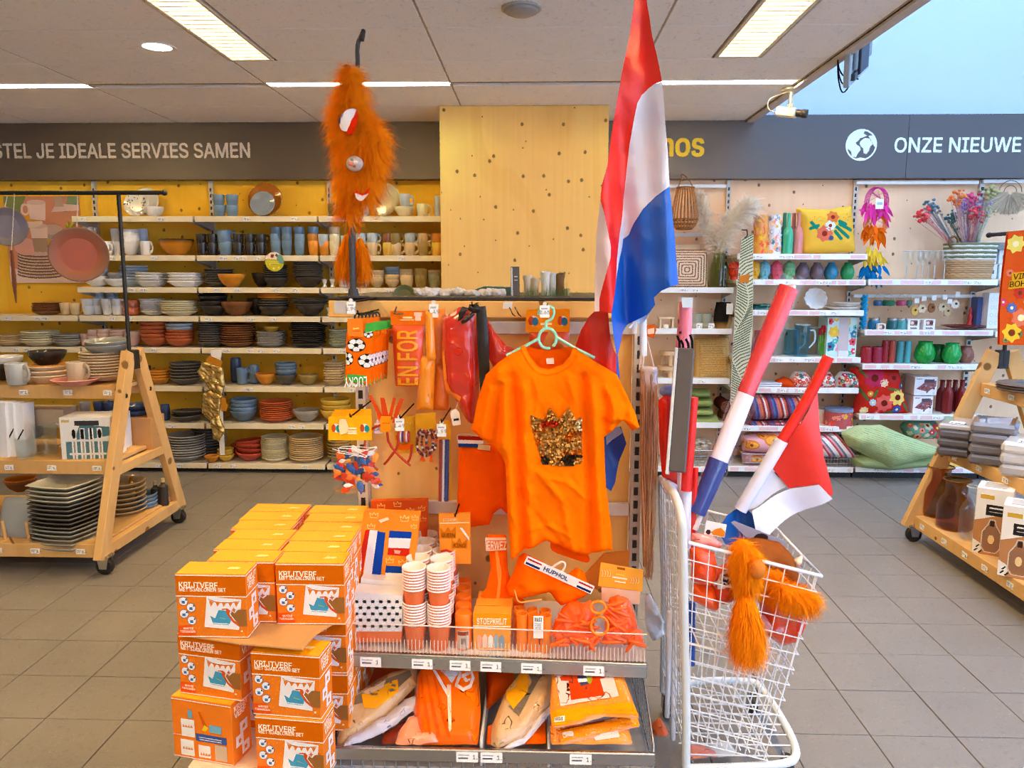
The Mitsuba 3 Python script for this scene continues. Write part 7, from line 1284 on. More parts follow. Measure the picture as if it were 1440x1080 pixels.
card('flag_pack','orange crown patterned pack with a folded flag and two small flags','pack',[(512,719),(590,723),(578,832),(497,832),(507,745)],2.45,.035,c(236,140,26),[([(514,745),(520,745),(506,828),(497,828)],RD2),([(520,745),(531,746),(521,829),(508,828)],WH2),([(531,747),(542,749),(533,830),(520,829)],BL2)]+[(g,q) for y0,x0 in((746,548),(795,543)) for g,q in(([(x0,y0),(x0+31,y0+2),(x0+30,y0+11),(x0-1,y0+10)],BL2),([(x0-1,y0+10),(x0+30,y0+11),(x0+28,y0+25),(x0-2,y0+24)],WH2),([(x0-2,y0+24),(x0+28,y0+25),(x0+27,y0+36),(x0-3,y0+34)],RD2),([(x0+6,y0+27),(x0+16,y0+28),(x0+14,y0+33),(x0+7,y0+32)],c(240,160,140)))]+[([(532,731),(545,727),(548,730),(536,735)],c(250,220,180))],[(526,724,1),(569,729,1),(584,728,.8),(522,740,.9),(548,788,.9),(566,791,.9),(582,740,.7),(578,788,.6)],c(250,206,120))
# football napkins on an orange pack
P=Plane(527,905,2.33);k=thing('napkin_box','white napkin pack with a black hexagon football pattern on an orange pack','napkins');b=MB();g=P.poly([(491,832),(566,838),(565,888),(493,888)]);b.add(prism(g.buffer(-.004).buffer(.004),0,.07),c(230,230,228));part(k,'pack',b.ply('satin'),P.M());b=MB();gb=g.buffer(-.002)
m=mpp(527,860,2.33);lines=[]
for r in range(6):
 for t in range(8):
  x,z=P(490+t*11.4+(r%2)*5.7,846+r*8.6);h6=Polygon([(x+3.1*m*math.cos(a),z+2.5*m*math.sin(a)) for a in np.arange(6)*math.tau/6]).intersection(gb)
  if not h6.is_empty:b.add(flat(h6,-.0008),c(40,44,50))
  lines+=[shapely.LineString([(x+3.1*m*math.cos(a),z+2.5*m*math.sin(a)),(x+5.4*m*math.cos(a),z+4.2*m*math.sin(a))]).buffer(.0005) for a in np.arange(6)*math.tau/6]
b.add(flat(shapely.union_all(lines).intersection(gb),-.0005),c(150,156,160));part(k,'print',b.ply(),P.M());b=MB();b.add(prism(P.poly([(493,888),(565,888),(564,904),(494,904)]),.004,.08),c(232,112,50));part(k,'orange_pack',b.ply('satin'),P.M());b=MB();b.add(prism(P.poly([(500,826),(567,833),(567,840),(500,836)]),.075,.14),c(232,230,226));part(k,'back_pack',b.ply('satin'),P.M())
# paper cups: sleeves of white rims
def cup_mesh():
 b=MB();b.add(lathe([(0,0),(.026,0),(.0355,.085)],24),c(226,110,60));b.add(lathe([(.0355,.085),(.0385,.0855),(.0395,.0885),(.0385,.0915),(.036,.0905),(.0355,.088),(.026,.012),(0,.012)],24),c(240,236,230));return b.ply('satin')
CUP=cup_mesh();CNM=['front','second','third','fourth','fifth']
for col_i,(px,rows) in enumerate(((584,((2.345,2),(2.425,2),(2.50,2),(2.58,2),(2.655,2))),(618,((2.345,2),(2.425,2),(2.50,2),(2.58,2))))):
 for r,(Y,_) in enumerate(rows):
  o=sp(px if r==0 else px+(0 if col_i else 3)*0,Y);x=at(px,905,2.345)[0];o[0]=x+.004*math.sin(r*3);z=o[2]
  for sleeve in(0,1):
   for t in range(8):
    one('paper_cup',CUP,f'{ORD[15-sleeve*8-t] if 15-sleeve*8-t < 15 else "lowest"} paper cup from the top, {CNM[r]} stack of the {["left", "right"][col_i]} column','paper cup','stacked paper cups on the shelf',mat((o[0],Y,z)));z+=.0095
   z+=.04 if sleeve==0 else 0
# crown clip packs on a hook, orange candles, chalk boxes, tubes
for j in range(4):
 last=j==0
 k,P,M=card('crown_card',['front orange card pack with QUEEN and KING crowns','second orange crown card pack on the hook','third orange crown card pack on the hook','rearmost orange crown card pack on the hook'][j],'pack',[(617,724),(661,722),(662,793),(619,793)],2.5+.035*j,.018,c(236,142,30),[([(618,735),(660,734),(660,735.5),(618,736.5)],c(250,220,170))]+([] if not last else[([(619,742),(625,748),(630,741),(634,747),(641,740),(641,757),(619,757)],c(206,112,20)),([(635,758),(641,764),(646,756),(650,764),(657,758),(657,771),(635,771)],c(206,112,20)),([(620,774),(628,772),(637,776),(637,779),(628,775),(620,777)],c(196,50,50)),([(620,777),(628,775),(637,779),(637,782),(628,778),(620,780)],WH2),([(620,780),(628,778),(637,782),(637,785),(628,781),(620,783)],c(40,60,130)),([(646,742),(650,742),(660,756),(660,760)],c(246,236,226))]))
 if last:
  b=MB();m=mpp(640,750,2.5)
  for s,px,py,w in(('QUEEN',621,755,19),('KING',638,769.5,17),('STICKERS',623,732.5,20)):x,z=P(px,py);b.add(text(s,5.5*m if py>740 else 4*m,False,.0006,w*m),c(90,44,10) if py>740 else c(250,226,180),mat((x,-.0014,z)))
  part(k,'lettering',b.ply(),M)
hookline(640,726,2.46)
for j in range(5):
 o=sp(652,2.36+.065*j);k=thing('orange_tube',f'{CNM[j]} upright orange tube pack in the row beside the cups','tube',None);b=MB();b.add(lathe([(0,.0),(.027,0),(.028,.1),(.028,.112),(.024,.118),(0,.119)],20),c(250,124,16));part(k,'tube',b.ply('satin'),mat(o));b=MB();b.add(lathe([(.0284,.004),(.0284,.066)],10,a0=-2.3,a1=-.8),c(206,190,180));b.add(lathe([(.0288,.05),(.0288,.062)],10,a0=-2.2,a1=-.9),c(150,60,30));b.add(lathe([(.0288,.02),(.0288,.04)],6,a0=-1.8,a1=-1.2),c(150,130,120));part(k,'label',b.ply(),mat(o))
def chalk(k,P,M,w,h):
 b=MB();b.add(box(0,w,-.0006,0,h*.66,h),c(240,150,24));b.add(box(0,w,-.001,0,h*.63,h*.66),c(250,236,210));b.add(flat(rect(0,0,w,h*.03),-.0012),c(250,200,150))
 for j,q in enumerate((c(240,170,140),c(246,210,190),c(236,236,232),c(150,176,190),c(130,160,180))):x=w*(.1+.15*j);b.add(flat(Polygon([(x,h*.06),(x+w*.13,h*.06),(x+w*.13,h*.34),(x+w*.065,h*.42+h*.03*(j%2)),(x,h*.34)]),-.001),q)
 part(k,'print',b.ply(),M);b=MB();b.add(text('STOEPKRIJT',h*.16,True,.0008,w*.8),c(252,240,214),mat((w*.1,-.001,h*.7)));part(k,'lettering',b.ply(),M)
for j in range(3):
 x0,x1=at(665,900,2.33)[0],at(718,900,2.33)[0];M=mat((x0+.003*j,2.34+.06*j,zs(x0)));k=thing('chalk_box',['front yellow orange box of pavement chalk lettered STOEPKRIJT','second box of pavement chalk behind the front one','rearmost box of pavement chalk'][j],'box');b=MB();b.add(cbox(0,x1-x0,0,.055,0,.125,.002),c(240,156,50));part(k,'body',b.ply('satin'),M);chalk(k,None,M,x1-x0,.125)
for j,(px,Y) in enumerate(((734,2.36),(750,2.355),(767,2.35),(731,2.40),(748,2.395),(766,2.39))):
 o=sp(px,Y);b=MB();r=.0185;b.add(lathe([(0,0),(r,0),(r,.122),(r*.86,.122),(r*.84,.02),(0,.02)],22),c(240,132,30));k=one('orange_cylinder',b.ply('satin'),f'{["front left", "front middle", "front right", "back left", "back middle", "back right"][j]} open orange cylinder beside the chalk box','cup',None,mat(o))
P=Plane(756,900,2.325);b=MB();b.add(box(*[f(a,e) for f,a,e in((lambda a,e:P(a,890)[0],750,0),(lambda a,e:P(e,890)[0],0,764))],-.002,0,P(750,897)[1],P(750,866)[1]),CARD)
x,z=P(752,868)
for t in range(7):b.add(box(x+.0035*t,x+.0035*t+.0016,-.0028,-.002,z-.014,z),c(60,64,76))
for t in range(4):b.add(box(x,x+.02,-.0028,-.002,z-.022-.006*t,z-.02-.006*t),c(140,150,170))
part('orange_cylinder_001','barcode_label',b.ply(),P.M())
for lb,pts,Y,sd in(('net bag of crumpled orange balloons right of the orange cylinders',[(776,893),(778,880),(790,858),(800,848),(832,846),(838,860),(834,892)],2.36,3),('big bag of crumpled orange balloons at the right end of the shelf',[(851,893),(850,860),(858,842),(868,838),(884,842),(892,862),(899,893)],2.36,5),('low orange film pack behind the clear front, under the right balloon bag',[(846,904),(850,890),(880,884),(903,888),(905,904)],2.33,7),('low orange film pack behind the clear front, under the left balloon bag',[(778,904),(780,888),(810,884),(842,890),(844,904)],2.33,9)):
 k,poly,sf,P=soft('balloon_bag',lb,'bag',pts,Y,.035,c(244,90,14),wr=.05,fr_=34,seed=sd,bsdf='satin',h=.006,edge=.03);filmover(k,poly,P,.04,seed=sd,wr=.03);q=np.random.default_rng(sd)
 b=MB();x0,z0,x1,z1=poly.bounds
 for t in range(26):
  x,z=q.uniform(x0,x1),q.uniform(z0,z1)
  if not poly.buffer(-.01).contains(shapely.Point(x,z)):continue
  a=q.normal()*.5;L=q.uniform(.02,.04);v,f=ball((0,0,0),(L,.007,.0065),2);b.add((v,f),c(246,96,16)*q.uniform(.75,1.1),mat((x,float(sf(np.array([x]),np.array([z]))[0])-.002,z),ry=a))
 part(k,'balloons',b.ply('satin'),P.M(),kind='stuff')
P=Plane(845,895,2.3);m=mpp(845,870,2.3);k=thing('orange_glasses','orange plastic party glasses, two rings hanging between the balloon bags','party glasses')
for(px,py,rx,ry) in((841,854,10.5,8),(843,880,12,13)):x,z=P(px,py);b=MB();b.add(tube([(x+rx*m*math.cos(a),.004*math.sin(a),z+ry*m*math.sin(a)) for a in np.arange(28)*math.tau/28],.0048,8,True),c(244,128,20));part(k,'ring',b.ply('gloss'),P.M())
b=MB();b.add(rod((P(841,862)[0],0,P(841,862)[1]),(P(842,867)[0],0,P(842,867)[1]),.005,8),c(244,128,20));part(k,'bridge',b.ply('gloss'),P.M())
# garments heaped on the shelf under the T-shirt
k,poly,sf,P=soft('orange_scarf','orange scarf with white lettering band hanging down beside the crown cards','scarf',[(685,752),(712,752),(714,800),(722,830),(740,846),(735,852),(690,850),(672,842),(684,826),(690,800)],2.48,.02,c(250,102,12),wr=.03,fr_=12,seed=3);deco(k,sf,P,poly,[([(697,770),(700,770),(706,800),(704,830),(700,848),(697,846),(701,815),(698,790)],c(250,150,60))]);b=MB();b.add(prism(P.poly([(683,753),(712,753),(712,770),(684,771)]),-.026,-.02),c(240,196,170));b.add(prism(P.poly([(685,756),(712,756),(712,768),(686,769)]),-.027,-.025),c(236,120,50));x,z=P(686,768);b.add(text('ERWEZ',.027,True,.001,.064),c(246,214,190),mat((x,-.0275,z)));part(k,'lettering_band',b.ply(),P.M())
HP=[(716,838),(712,826),(722,806),(728,785),(738,779),(760,790),(790,806),(800,806),(812,798),(822,805),(826,818),(829,832),(820,838),(806,842),(788,848),(772,832),(755,835),(735,840)]
k,poly,sf,P=soft('orange_skirt','crumpled orange garment with a red white and blue waistband on the shelf','garment',HP,2.42,.05,c(252,104,6),wr=.06,fr_=15,seed=11,h=.008,edge=.035)
Bx=[P(740,777),P(832,819)];ax=np.array([Bx[1][0]-Bx[0][0],0,Bx[1][1]-Bx[0][1]]);Lb=np.linalg.norm(ax);ax/=Lb;up=np.cross(ax,[0,1,0]);Mb_=P.M()@frame([Bx[0][0],-.062,Bx[0][1]],ax,[0,1,0],up);b=MB();b.add(prism(rect(0,-.016,Lb,.012),0,.006),c(236,228,226))
for x0,x1 in((.0,.24),(.76,1)):b.add(flat(rect(Lb*x0+.004,-.013,Lb*x1-.004,-.006),-.001),c(24,40,96));b.add(flat(rect(Lb*x0+.004,.003,Lb*x1-.004,.008),-.001),c(190,40,40))
b.add(text('HUPHOL',.013,True,.001,Lb*.36),c(50,60,110),mat((Lb*.27,-.001,-.008)));part(k,'waistband',b.ply('cloth'),Mb_)
b=MB();b.add(tube(curve([P(*p)[:1]+(-.05,)+P(*p)[1:] for p in((776,790),(783,785),(790,782),(794,786),(790,795),(784,797))],5),.004,6),c(244,210,200));part(k,'elastic_loop',b.ply(),P.M());b=MB();b.add(tube(curve([P(*p)[:1]+(-.045,)+P(*p)[1:] for p in((724,822),(730,838),(745,837),(762,835))],5),.003,6),c(250,170,90));part(k,'piping',b.ply(),P.M())
# yellow card pack and white bag at the right end
card('garland_pack','orange pack lying behind the yellow card pack under the shirt hem','pack',[(818,815),(850,780),(886,776),(884,800),(840,830)],2.6,.02,c(206,120,30));
k,P,M=card('card_pack','yellow card header pack with white spirals at the right end of the shelf','pack',[(845,791),(905,802),(903,832),(841,824)],2.44,.004,c(244,172,44),[([(868,797),(879,799),(879,802),(868,800)],c(170,84,30)),([(861,810),(882,813),(882,815.5),(861,812.5)],c(252,236,200)),([(864,816),(880,818.5),(880,820.5),(864,818)],c(252,236,200)),([(866,806),(878,808),(878,810),(866,808)],c(250,206,90))])
b=MB()
for x0 in(846,886):
 for t in range(4):x,z=P(x0+3.6*t,806 if x0<860 else 816);b.add(tube([(x+.004*math.cos(a),-.002,z+.011*math.sin(a)) for a in np.linspace(-1.9,1.9,9)],.0012,4),c(252,226,170))
part(k,'spirals',b.ply(),M);b=MB();b.add(prism(P.poly([(846,826),(901,832),(899,850),(846,846)]),.002,.01),c(236,196,170));part(k,'pack',b.ply('satin'),M)
k,poly,sf,P=soft('white_film_bag','crumpled clear white film bag hanging past the right end of the shelf','bag',[(906,838),(914,834),(924,852),(933,872),(934,892),(918,902),(908,880)],2.62,.02,c(216,222,226),wr=.07,fr_=44,seed=6,bsdf='gloss',h=.006)
# items on top of the display
zt0=gz(423,YG-.03)+.013
k=thing('paper_flowers','heap of white crumpled paper flowers in film on top of the display','paper flowers');q=np.random.default_rng(4);P=Plane(645,419,2.95);m=mpp(645,419,2.95)
for j in range(26):
 px=585+122*(j+.5)/26+q.uniform(-3,3);r=q.uniform(5,8)*m;x,z=P(px,419-q.uniform(3,9));v,f=ball((0,0,0),(r,r,r*.8),2);v=v*(1+.5*(meshkit.fbm(v*90+j,2,j)[:,None]-.5)*2);b=MB();b.add((v+[x,q.uniform(-.04,.04),z],f),c(236,230,222)*q.uniform(.85,1.05),flat=True);part(k,'flower',b.ply(),P.M())
card('teal_pack','flat teal and grey pack lying behind the white paper flowers','pack',[(665,408),(680,403),(718,404),(718,418),(670,418)],3.1,.1,c(70,110,110));card('grey_sign','narrow upright grey framed sign on top of the display','sign',[(718,375),(730,375),(731,418),(719,418)],2.95,.012,c(90,90,92),[([(718.4,376),(720.6,376),(721.4,417.5),(719.4,417.5)],c(214,216,218)),([(723,388),(728,388),(728,390),(723,390)],c(190,190,190)),([(723,393),(728,393),(728,395),(723,395)],c(170,170,170))])
qg=np.random.default_rng(5)
for j,(px,py,w,cc) in enumerate(((742,388,9,c(222,210,190)),(752,392,9,c(206,190,166)),(767,384,10,c(226,232,232)),(777,386,8,c(206,214,218)),(787,385,9,c(120,92,64)),(796,406,7,c(190,160,120)))):
 P=Plane(px,418,3.0);m=mpp(px,418,3.0);k=thing('grass_pot',f'{POS[j]} from left of the paper wrapped pots with green grass on top of the display','plant pot','grass pots on top of the display');hh=(418-py)*m;b=MB();v,f=lathe([(0,0),(w*.6*m,0),(w*.66*m,hh*.7),(w*.8*m,hh*.95),(w*.74*m,hh),(w*.5*m,hh*.6),(0,hh*.5)],12,80);b.add((v*(1+.12*qg.normal(size=(len(v),1))*.5),f),cc);part(k,'paper',b.ply(),P.M());b=MB()
 for t in range(12):x=qg.uniform(-6,6)*m;b.add(prism([(x,0),(x+.7*m,0),(x+qg.uniform(-2,2)*m,qg.uniform(8,22)*m)],-w*.85*m-.004*t*.3,-w*.85*m-.002-.004*t*.3),c(96,130,80)*qg.uniform(.7,1.2))
 part(k,'grass',b.ply(),P.M(),kind='stuff')
P=Plane(568,418,3.0);b=MB();v,f=lathe(PROF['plate'],26);b.add((v*[.045,.045,.012],f),c(96,104,66));one('green_plate',b.ply('satin'),'small olive green plate standing on top of the display','plate',None,mat(at(569,417,3.0))@mat(rx=1.35))
# ------------------------------------------------------------------ the stack of chalk paint boxes
BW,BH,BD=.2,.19,.092
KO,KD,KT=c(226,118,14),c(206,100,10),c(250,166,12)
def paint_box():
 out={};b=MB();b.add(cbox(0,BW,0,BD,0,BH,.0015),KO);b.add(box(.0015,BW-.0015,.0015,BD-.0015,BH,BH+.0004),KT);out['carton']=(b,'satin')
 b=MB();b.add(box(0,BW,-.0004,0,BH*.66,BH*.965),KD)
 for z in(.01,.645,.97):b.add(box(0,BW,-.0007,0,BH*z,BH*(z+.016)),c(240,226,214));b.add(box(BW,BW+.0007,0,BD,BH*z,BH*(z+.016)),c(240,226,214));b.add(box(-.0007,0,0,BD,BH*z,BH*(z+.016)),c(240,226,214))
 X=lambda px:(px-95)/855*BW;Z=lambda py:(1010-py)/810*BH
 g=lambda pts:Polygon([(X(a),Z(d)) for a,d in pts]);q=random.Random(4)
 for x,z,r in scatter(rect(.004,.006,BW-.004,BH*.63),120,q,.0008,.0016,2):b.add(flat(circle(x,z,r,5),-.0005),c(246,170,60))
 b.add(flat(g([(96,860),(250,850),(320,930),(310,985),(96,990)]),-.0008),c(222,84,22));b.add(flat(g([(470,480),(892,515),(845,902),(420,872)]),-.0008),c(232,230,232));b.add(flat(g([(484,505),(560,540),(640,553),(740,553),(872,530),(868,538),(740,562),(640,562),(560,549),(484,514)]),-.0012),c(206,100,20))
 for x0 in(492,572,648,726,800):b.add(flat(g([(x0,530 if x0<560 else 552),(x0+62,548),(x0+22,610)]),-.0011),c(216,120,40))
 b.add(flat(g([(498,725),(560,758),(606,650),(700,662),(722,720),(756,770),(722,842),(532,832)]),-.0012),c(70,150,186));b.add(flat(g([(530,812),(728,822),(726,834),(531,824)]),-.0015),c(226,232,236));b.add(flat(g([(620,742),(690,762),(690,768),(620,750)]),-.0015),c(190,190,90));b.add(flat(g([(640,634),(720,628),(750,660),(735,700),(790,780),(860,830),(846,856),(770,800),(700,690),(700,645),(650,648)]),-.0018),c(206,84,30));b.add(flat(g([(770,660),(800,690),(850,640),(950,640),(950,850),(860,850),(800,770),(750,700)]),-.002),c(150,100,50));b.add(flat(g([(795,610),(803,632),(826,640),(805,652),(800,675),(785,655),(762,650),(782,636)]),-.0024),c(206,96,50))
 for cx,cy in((180,545),(270,625),(180,705),(270,790)):x,z=X(cx),Z(cy);b.add(flat(circle(x,z,.0128,20),-.0009),c(60,90,150));b.add(flat(circle(x,z,.0119,20),-.0012),c(232,234,238));b.add(flat(rect(x-.005,z-.007,x+.004,z+.001),-.0015),c(60,110,170));b.add(flat(rect(x+.006,z+.002,x+.01,z+.007),-.0015),c(30,40,70))
 for y0,pts in((0,[(560,55),(575,48),(598,52),(590,62),(570,64)]),):pass
 b.add((np.array([[.13,BD*.4,BH+.0008],[.165,BD*.4,BH+.0008],[.17,BD*.55,BH+.0008],[.14,BD*.6,BH+.0008]]),np.array([[0,1,2],[0,2,3]])),c(252,226,150))
 b.add(flat(circle(X(880),Z(915),.0035,12),-.0024),c(240,210,170));out['front_print']=(b,'matte')
 b=MB();b.add(text('KRIJTVERF',.0165,True,.0007,.111),c(252,238,214),mat((X(135),-.0004,Z(375))));b.add(text('MET SJABLONEN SET',.0105,True,.0007,.134),c(252,238,214),mat((X(135),-.0004,Z(420))));b.add(text('WATER',.006,True,.0005),c(252,230,200),mat((X(160),-.0009,Z(906))));b.add(text('TOEVOEGEN',.006,True,.0005,.044),c(252,230,200),mat((X(118),-.0009,Z(945))));out['lettering']=(b,'matte')
 b=MB();S=frame([BW,0,0],[0,1,0],[-1,0,0],[0,0,1.])
 b.add(text('KRIJT',.017,True,.0006,BD*.72),c(250,232,206),S@mat((BD*.14,-.0004,BH*.84)));b.add(text('VERF',.017,True,.0006,BD*.6),c(250,232,206),S@mat((BD*.14,-.0004,BH*.73)))
 for x,z in((.4,.5),(.16,.32),(.46,.14)):b.add(flat(rect(BD*x,BH*(z-.08),BD*(x+.4),BH*(z+.1)),-.0006),c(232,226,220),S);b.add(flat(star(BD*(x+.2),BH*z,.009,5),-.0009),c(206,120,50),S)
 out['side_print']=(b,'matte');return{n:bb.ply(mt) for n,(bb,mt) in out.items()}
KB=paint_box()
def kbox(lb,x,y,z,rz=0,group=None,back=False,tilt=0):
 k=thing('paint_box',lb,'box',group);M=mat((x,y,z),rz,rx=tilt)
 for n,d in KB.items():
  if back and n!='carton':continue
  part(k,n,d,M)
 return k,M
PZ0=.235
k=thing('box_plinth','pale low wooden plinth under the stack of orange paint boxes','plinth');b=MB();b.add(cbox(-1.0,-.668,1.93,2.72,.0,PZ0,.004),c(232,200,172));part(k,'body',b.ply('satin'))
z1,z2,z3=PZ0+.0005,PZ0+BH+.001,PZ0+2*BH+.0055
k,M=kbox('lowest orange box at the left front corner, stencil pictures on its face',-1.06,2.06,z1,-.22,back=True);b=MB();w,h=BW,BH
it=[(rect(.03,.07,.075,.125),c(232,230,226)),(rect(.025,.01,.07,.06),c(232,230,226)),(rect(.085,.012,.125,.05),c(232,230,226)),(rect(.078,.062,.18,.085),c(60,84,150)),(rect(.14,.01,.18,.058),c(196,176,150)),(rect(.125,.095,.165,.118),c(110,170,200)),(rect(.055,.13,.07,.155),c(110,160,190)),(Polygon([(.09,.155),(.097,.155),(.118,.112),(.108,.104)]),c(206,90,20)),(Polygon([(.1,.098),(.112,.095),(.122,.108),(.11,.116)]),c(226,200,40)),(rect(0,.072,.03,.0735),c(240,226,214)),(rect(0,.003,w,.006),c(240,226,214)),(rect(0,.183,w,.186),c(240,226,214))]
for a,e in((.035,.1),(.032,.03),(.09,.02)):
 for t in range(4):it.append((Polygon([(a+.009*t,e),(a+.009*t+.008,e),(a+.009*t+.004,e+.009)]),c(206,120,50)))
for t in range(2):it.append((rect(.09,.068+.007*t,.165,.0705+.007*t),c(220,224,236)))
for j,(g,cc) in enumerate(it):b.add(flat(g,-.0006-.0001*j),cc)
part(k,'back_print',b.ply(),M);part(k,'side_print',KB['side_print'],M)
kbox('middle orange box of the left front column, turned slightly and lettered KRIJTVERF',-1.036,2.075,z2,-.2)
kbox('lower orange box of the right front column, next to the bin',-.79,2.0,PZ0-.02,-.1);labels['paint_box_002']['label']='lower lettered orange box in the front column nearest the bin'
kbox('upper lettered orange box in the front column nearest the bin',-.795,2.005,PZ0-.02+BH+.001,-.1)
b=MB();b.add(prism(Polygon([tuple(atz(px,py,PZ0+2*BH+.003)[:2]) for px,py in((251,893),(330,905),(425,914),(445,892),(478,872))]+[(-.66,2.7),(-.99,2.7)]),0,.004),c(196,150,100));v,f,cc=b.arrays();v=np.column_stack([v[:,0],v[:,2],PZ0+2*BH+.001+v[:,1]]);one('cardboard_sheet',mikit.ply((v,f[:,::-1]),'matte',smooth=True,color=cc),'brown cardboard sheet between the layers of orange boxes','cardboard')
kbox('front left orange box on the top layer, standing out before the rows',-1.012,2.035,z3,.0)
for j in range(6):
 kbox(f'{POS[j]} box back in the left row of the top layer of orange boxes',-.965-.012*j+.008*math.sin(j*4),2.135+.0945*j,z3,.01*math.sin(j*7));kbox(f'{POS[j]} box back in the right row of the top layer of orange boxes',-.757-.009*j+.006*math.sin(j*5),2.125+.0945*j,z3,.012*math.sin(j*3+1))
for lay,z in((0,z1),(1,z2)):
 for j in range(5):
  for s,x in(('left',-.985),('right',-.775)):kbox(f'{POS[j]} box back in the {s} row of the {["lowest", "middle"][lay]} layer under the cardboard',x+.012*(j==0)*(s=='left'),2.2+.097*j,z,0)
# ------------------------------------------------------------------ the white wire cart with flags
CXL,CY0,CY1=.468,2.26,2.70;CW=c(226,230,234)
k=thing('wire_cart','white wire basket cart full of orange fan goods and rolled flags','cart')
n0,n1,n2_,n3=np.array([.468,CY0,.84]),np.array([.874,CY0,.739]),np.array([.742,CY0,.125]),np.array([.477,CY0,.19])
def npt(u,v,y=None):p=(n0*(1-u)+n1*u)*(1-v)+(n3*(1-u)+n2_*u)*v;return np.array([p[0],p[1] if y is None else y,p[2]])
for nm,y in(('front_grid',CY0),('back_grid',CY1)):
 b=MB()
 for j in range(13):v=j/12;b.add(rod(npt(0,v,y),npt(1.0,v,y),.0021,6),CW)
 for j in range(9):u=(j+.4)/8.6;b.add(rod(npt(u*.98,0,y),npt(u*.98,1,y),.0018,6),CW)
 part(k,nm,b.ply('satin'))
b=MB()
for j in range(13):v=j/12;b.add(rod(npt(1,v),npt(1,v,CY1),.0026,6),CW)
for j in range(8):y=CY0+(CY1-CY0)*(j+.5)/8;b.add(rod(npt(1,0,y),npt(1,1,y),.0022,6),CW)
part(k,'end_grid',b.ply('satin'));b=MB()
for j in range(10):u=j/9;b.add(rod(npt(u,.98),npt(u,.98,CY1),.0024,6),CW)
for j in range(7):y=CY0+(CY1-CY0)*(j+.5)/7;b.add(rod(npt(0,.985,y),npt(1,.985,y),.0024,6),CW)
part(k,'bottom_grid',b.ply('satin'));b=MB();b.add(tube([npt(0,0),npt(1,0),npt(1,0,CY1),npt(0,0,CY1)],.006,8),CW);part(k,'rim',b.ply('satin'))
b=MB()
for j in range(8):u=j/7;b.add(rod(npt(u,.52),npt(u,.52,CY1),.0024,6),CW)
for j in range(5):y=CY0+(CY1-CY0)*(j+.5)/5;b.add(rod(npt(0,.525,y),npt(1,.525,y),.0024,6),CW)
part(k,'tray_grid',b.ply('satin'))
b=MB();b.add(tube(curve([(.484,CY0-.012,.1),(.478,CY0-.012,.3),(.462,CY0-.012,.6),(.45,CY0-.012,.84),(.444,CY0,.92),(.437,CY0+.08,.965),(.44,CY0+.28,.955),(.452,CY1-.02,.92),(.458,CY1,.84),(.478,CY1,.5),(.486,CY1,.1)],6),.0135,12),c(200,208,214));part(k,'side_frame',b.ply('satin'))
b=MB();nz=19
for j in range(nz):z=.16+.75*j/(nz-1);x=.482-.035*((z-.1)/.85)**1.3-.004;b.add(rod((x,CY0,z),(x,CY1,z),.0018,6),c(170,176,182))
for j in range(10):y=CY0+.02+(CY1-CY0-.04)*j/9;b.add(tube([(.48,y,.14),(.467,y,.45),(.445,y,.925)],.0018,6),c(170,176,182))
part(k,'side_grid',b.ply('satin'))
b=MB();b.add(tube(curve([(.484,CY0-.012,.1),(.65,CY0+.0,.1),(.79,CY0+.02,.1),(.85,CY0+.06,.1),(.872,CY0+.16,.1),(.872,CY1-.1,.1),(.86,CY1+.03,.1),(.83,CY1+.08,.1),(.65,CY1+.08,.1),(.486,CY1,.1)],6),.0135,12),c(206,214,218));part(k,'base_frame',b.ply('satin'))
b=MB();
for j in range(7):y=CY0+.06+.06*j;b.add(rod((.485,y,.1),(.86,y,.1),.003,6),CW)
part(k,'base_grid',b.ply('satin'));b=MB();b.add(rod((.52,CY1-.04,.12),(.475,CY1-.04,.62),.011,10),CW);part(k,'strut',b.ply('satin'))
for x,y in((.5,CY0+.03),(.5,CY1),(.84,CY0+.1),(.83,CY1+.04)):q=part(k,'castor',MB().add(lathe([(0,-.012),(.036,-.012),(.04,-.006),(.04,.006),(.036,.012),(0,.012)],20),c(28,28,29),frame([x,y,.04],[0,1,0],[0,0,1],[1,0,0])).ply('satin'));part(q,'fork',MB().add(box(x-.018,x-.014,y-.014,y+.014,.035,.09),c(180,184,188)).add(box(x+.014,x+.018,y-.014,y+.014,.035,.09),c(180,184,188)).ply('metal'))
# goods in the cart
def inpack(lb,pts,Y,th,col,sd,film=True,name='fan_pack',cat='pack',wr=.05,bs_='satin',h=.012,edge=.03):
 k,poly,sf,P=soft(name,lb,cat,pts,Y,th,col,wr=wr,fr_=20,seed=sd,bsdf=bs_,h=h,edge=edge)
 if film:filmover(k,poly,P,th,seed=sd,wr=wr)
 return k,poly,sf,P
inpack('orange pack in film at the left end of the cart, upper of two',[(972,772),(985,770),(1006,780),(1009,806),(998,820),(972,816)],2.33,.05,c(232,76,14),1);inpack('orange pack in film at the left end of the cart, lower of two',[(974,822),(1004,824),(1012,852),(1000,858),(976,846)],2.33,.05,c(240,92,12),2)
k,poly,sf,P=inpack('orange cap pack with a dark blue and white eye shape in the cart',[(1000,802),(1024,794),(1040,806),(1040,838),(1016,848),(998,836)],2.34,.05,c(206,60,16),3);deco(k,sf,P,poly,[([(998,818),(1010,802),(1030,792),(1034,804),(1028,814),(1004,820)],c(226,222,222)),([(1007,815),(1011,803),(1029,796),(1030,806),(1024,812)],c(20,28,72))])
inpack('red orange pack in film at the right end of the cart',[(1068,838),(1090,832),(1128,846),(1134,872),(1118,900),(1096,905),(1070,888)],2.36,.05,c(216,66,24),4);k,poly,sf,P=inpack('pink and white printed film pack low in the cart',[(1064,862),(1108,874),(1112,888),(1106,896),(1066,884)],2.33,.02,c(216,150,160),5,wr=.02)
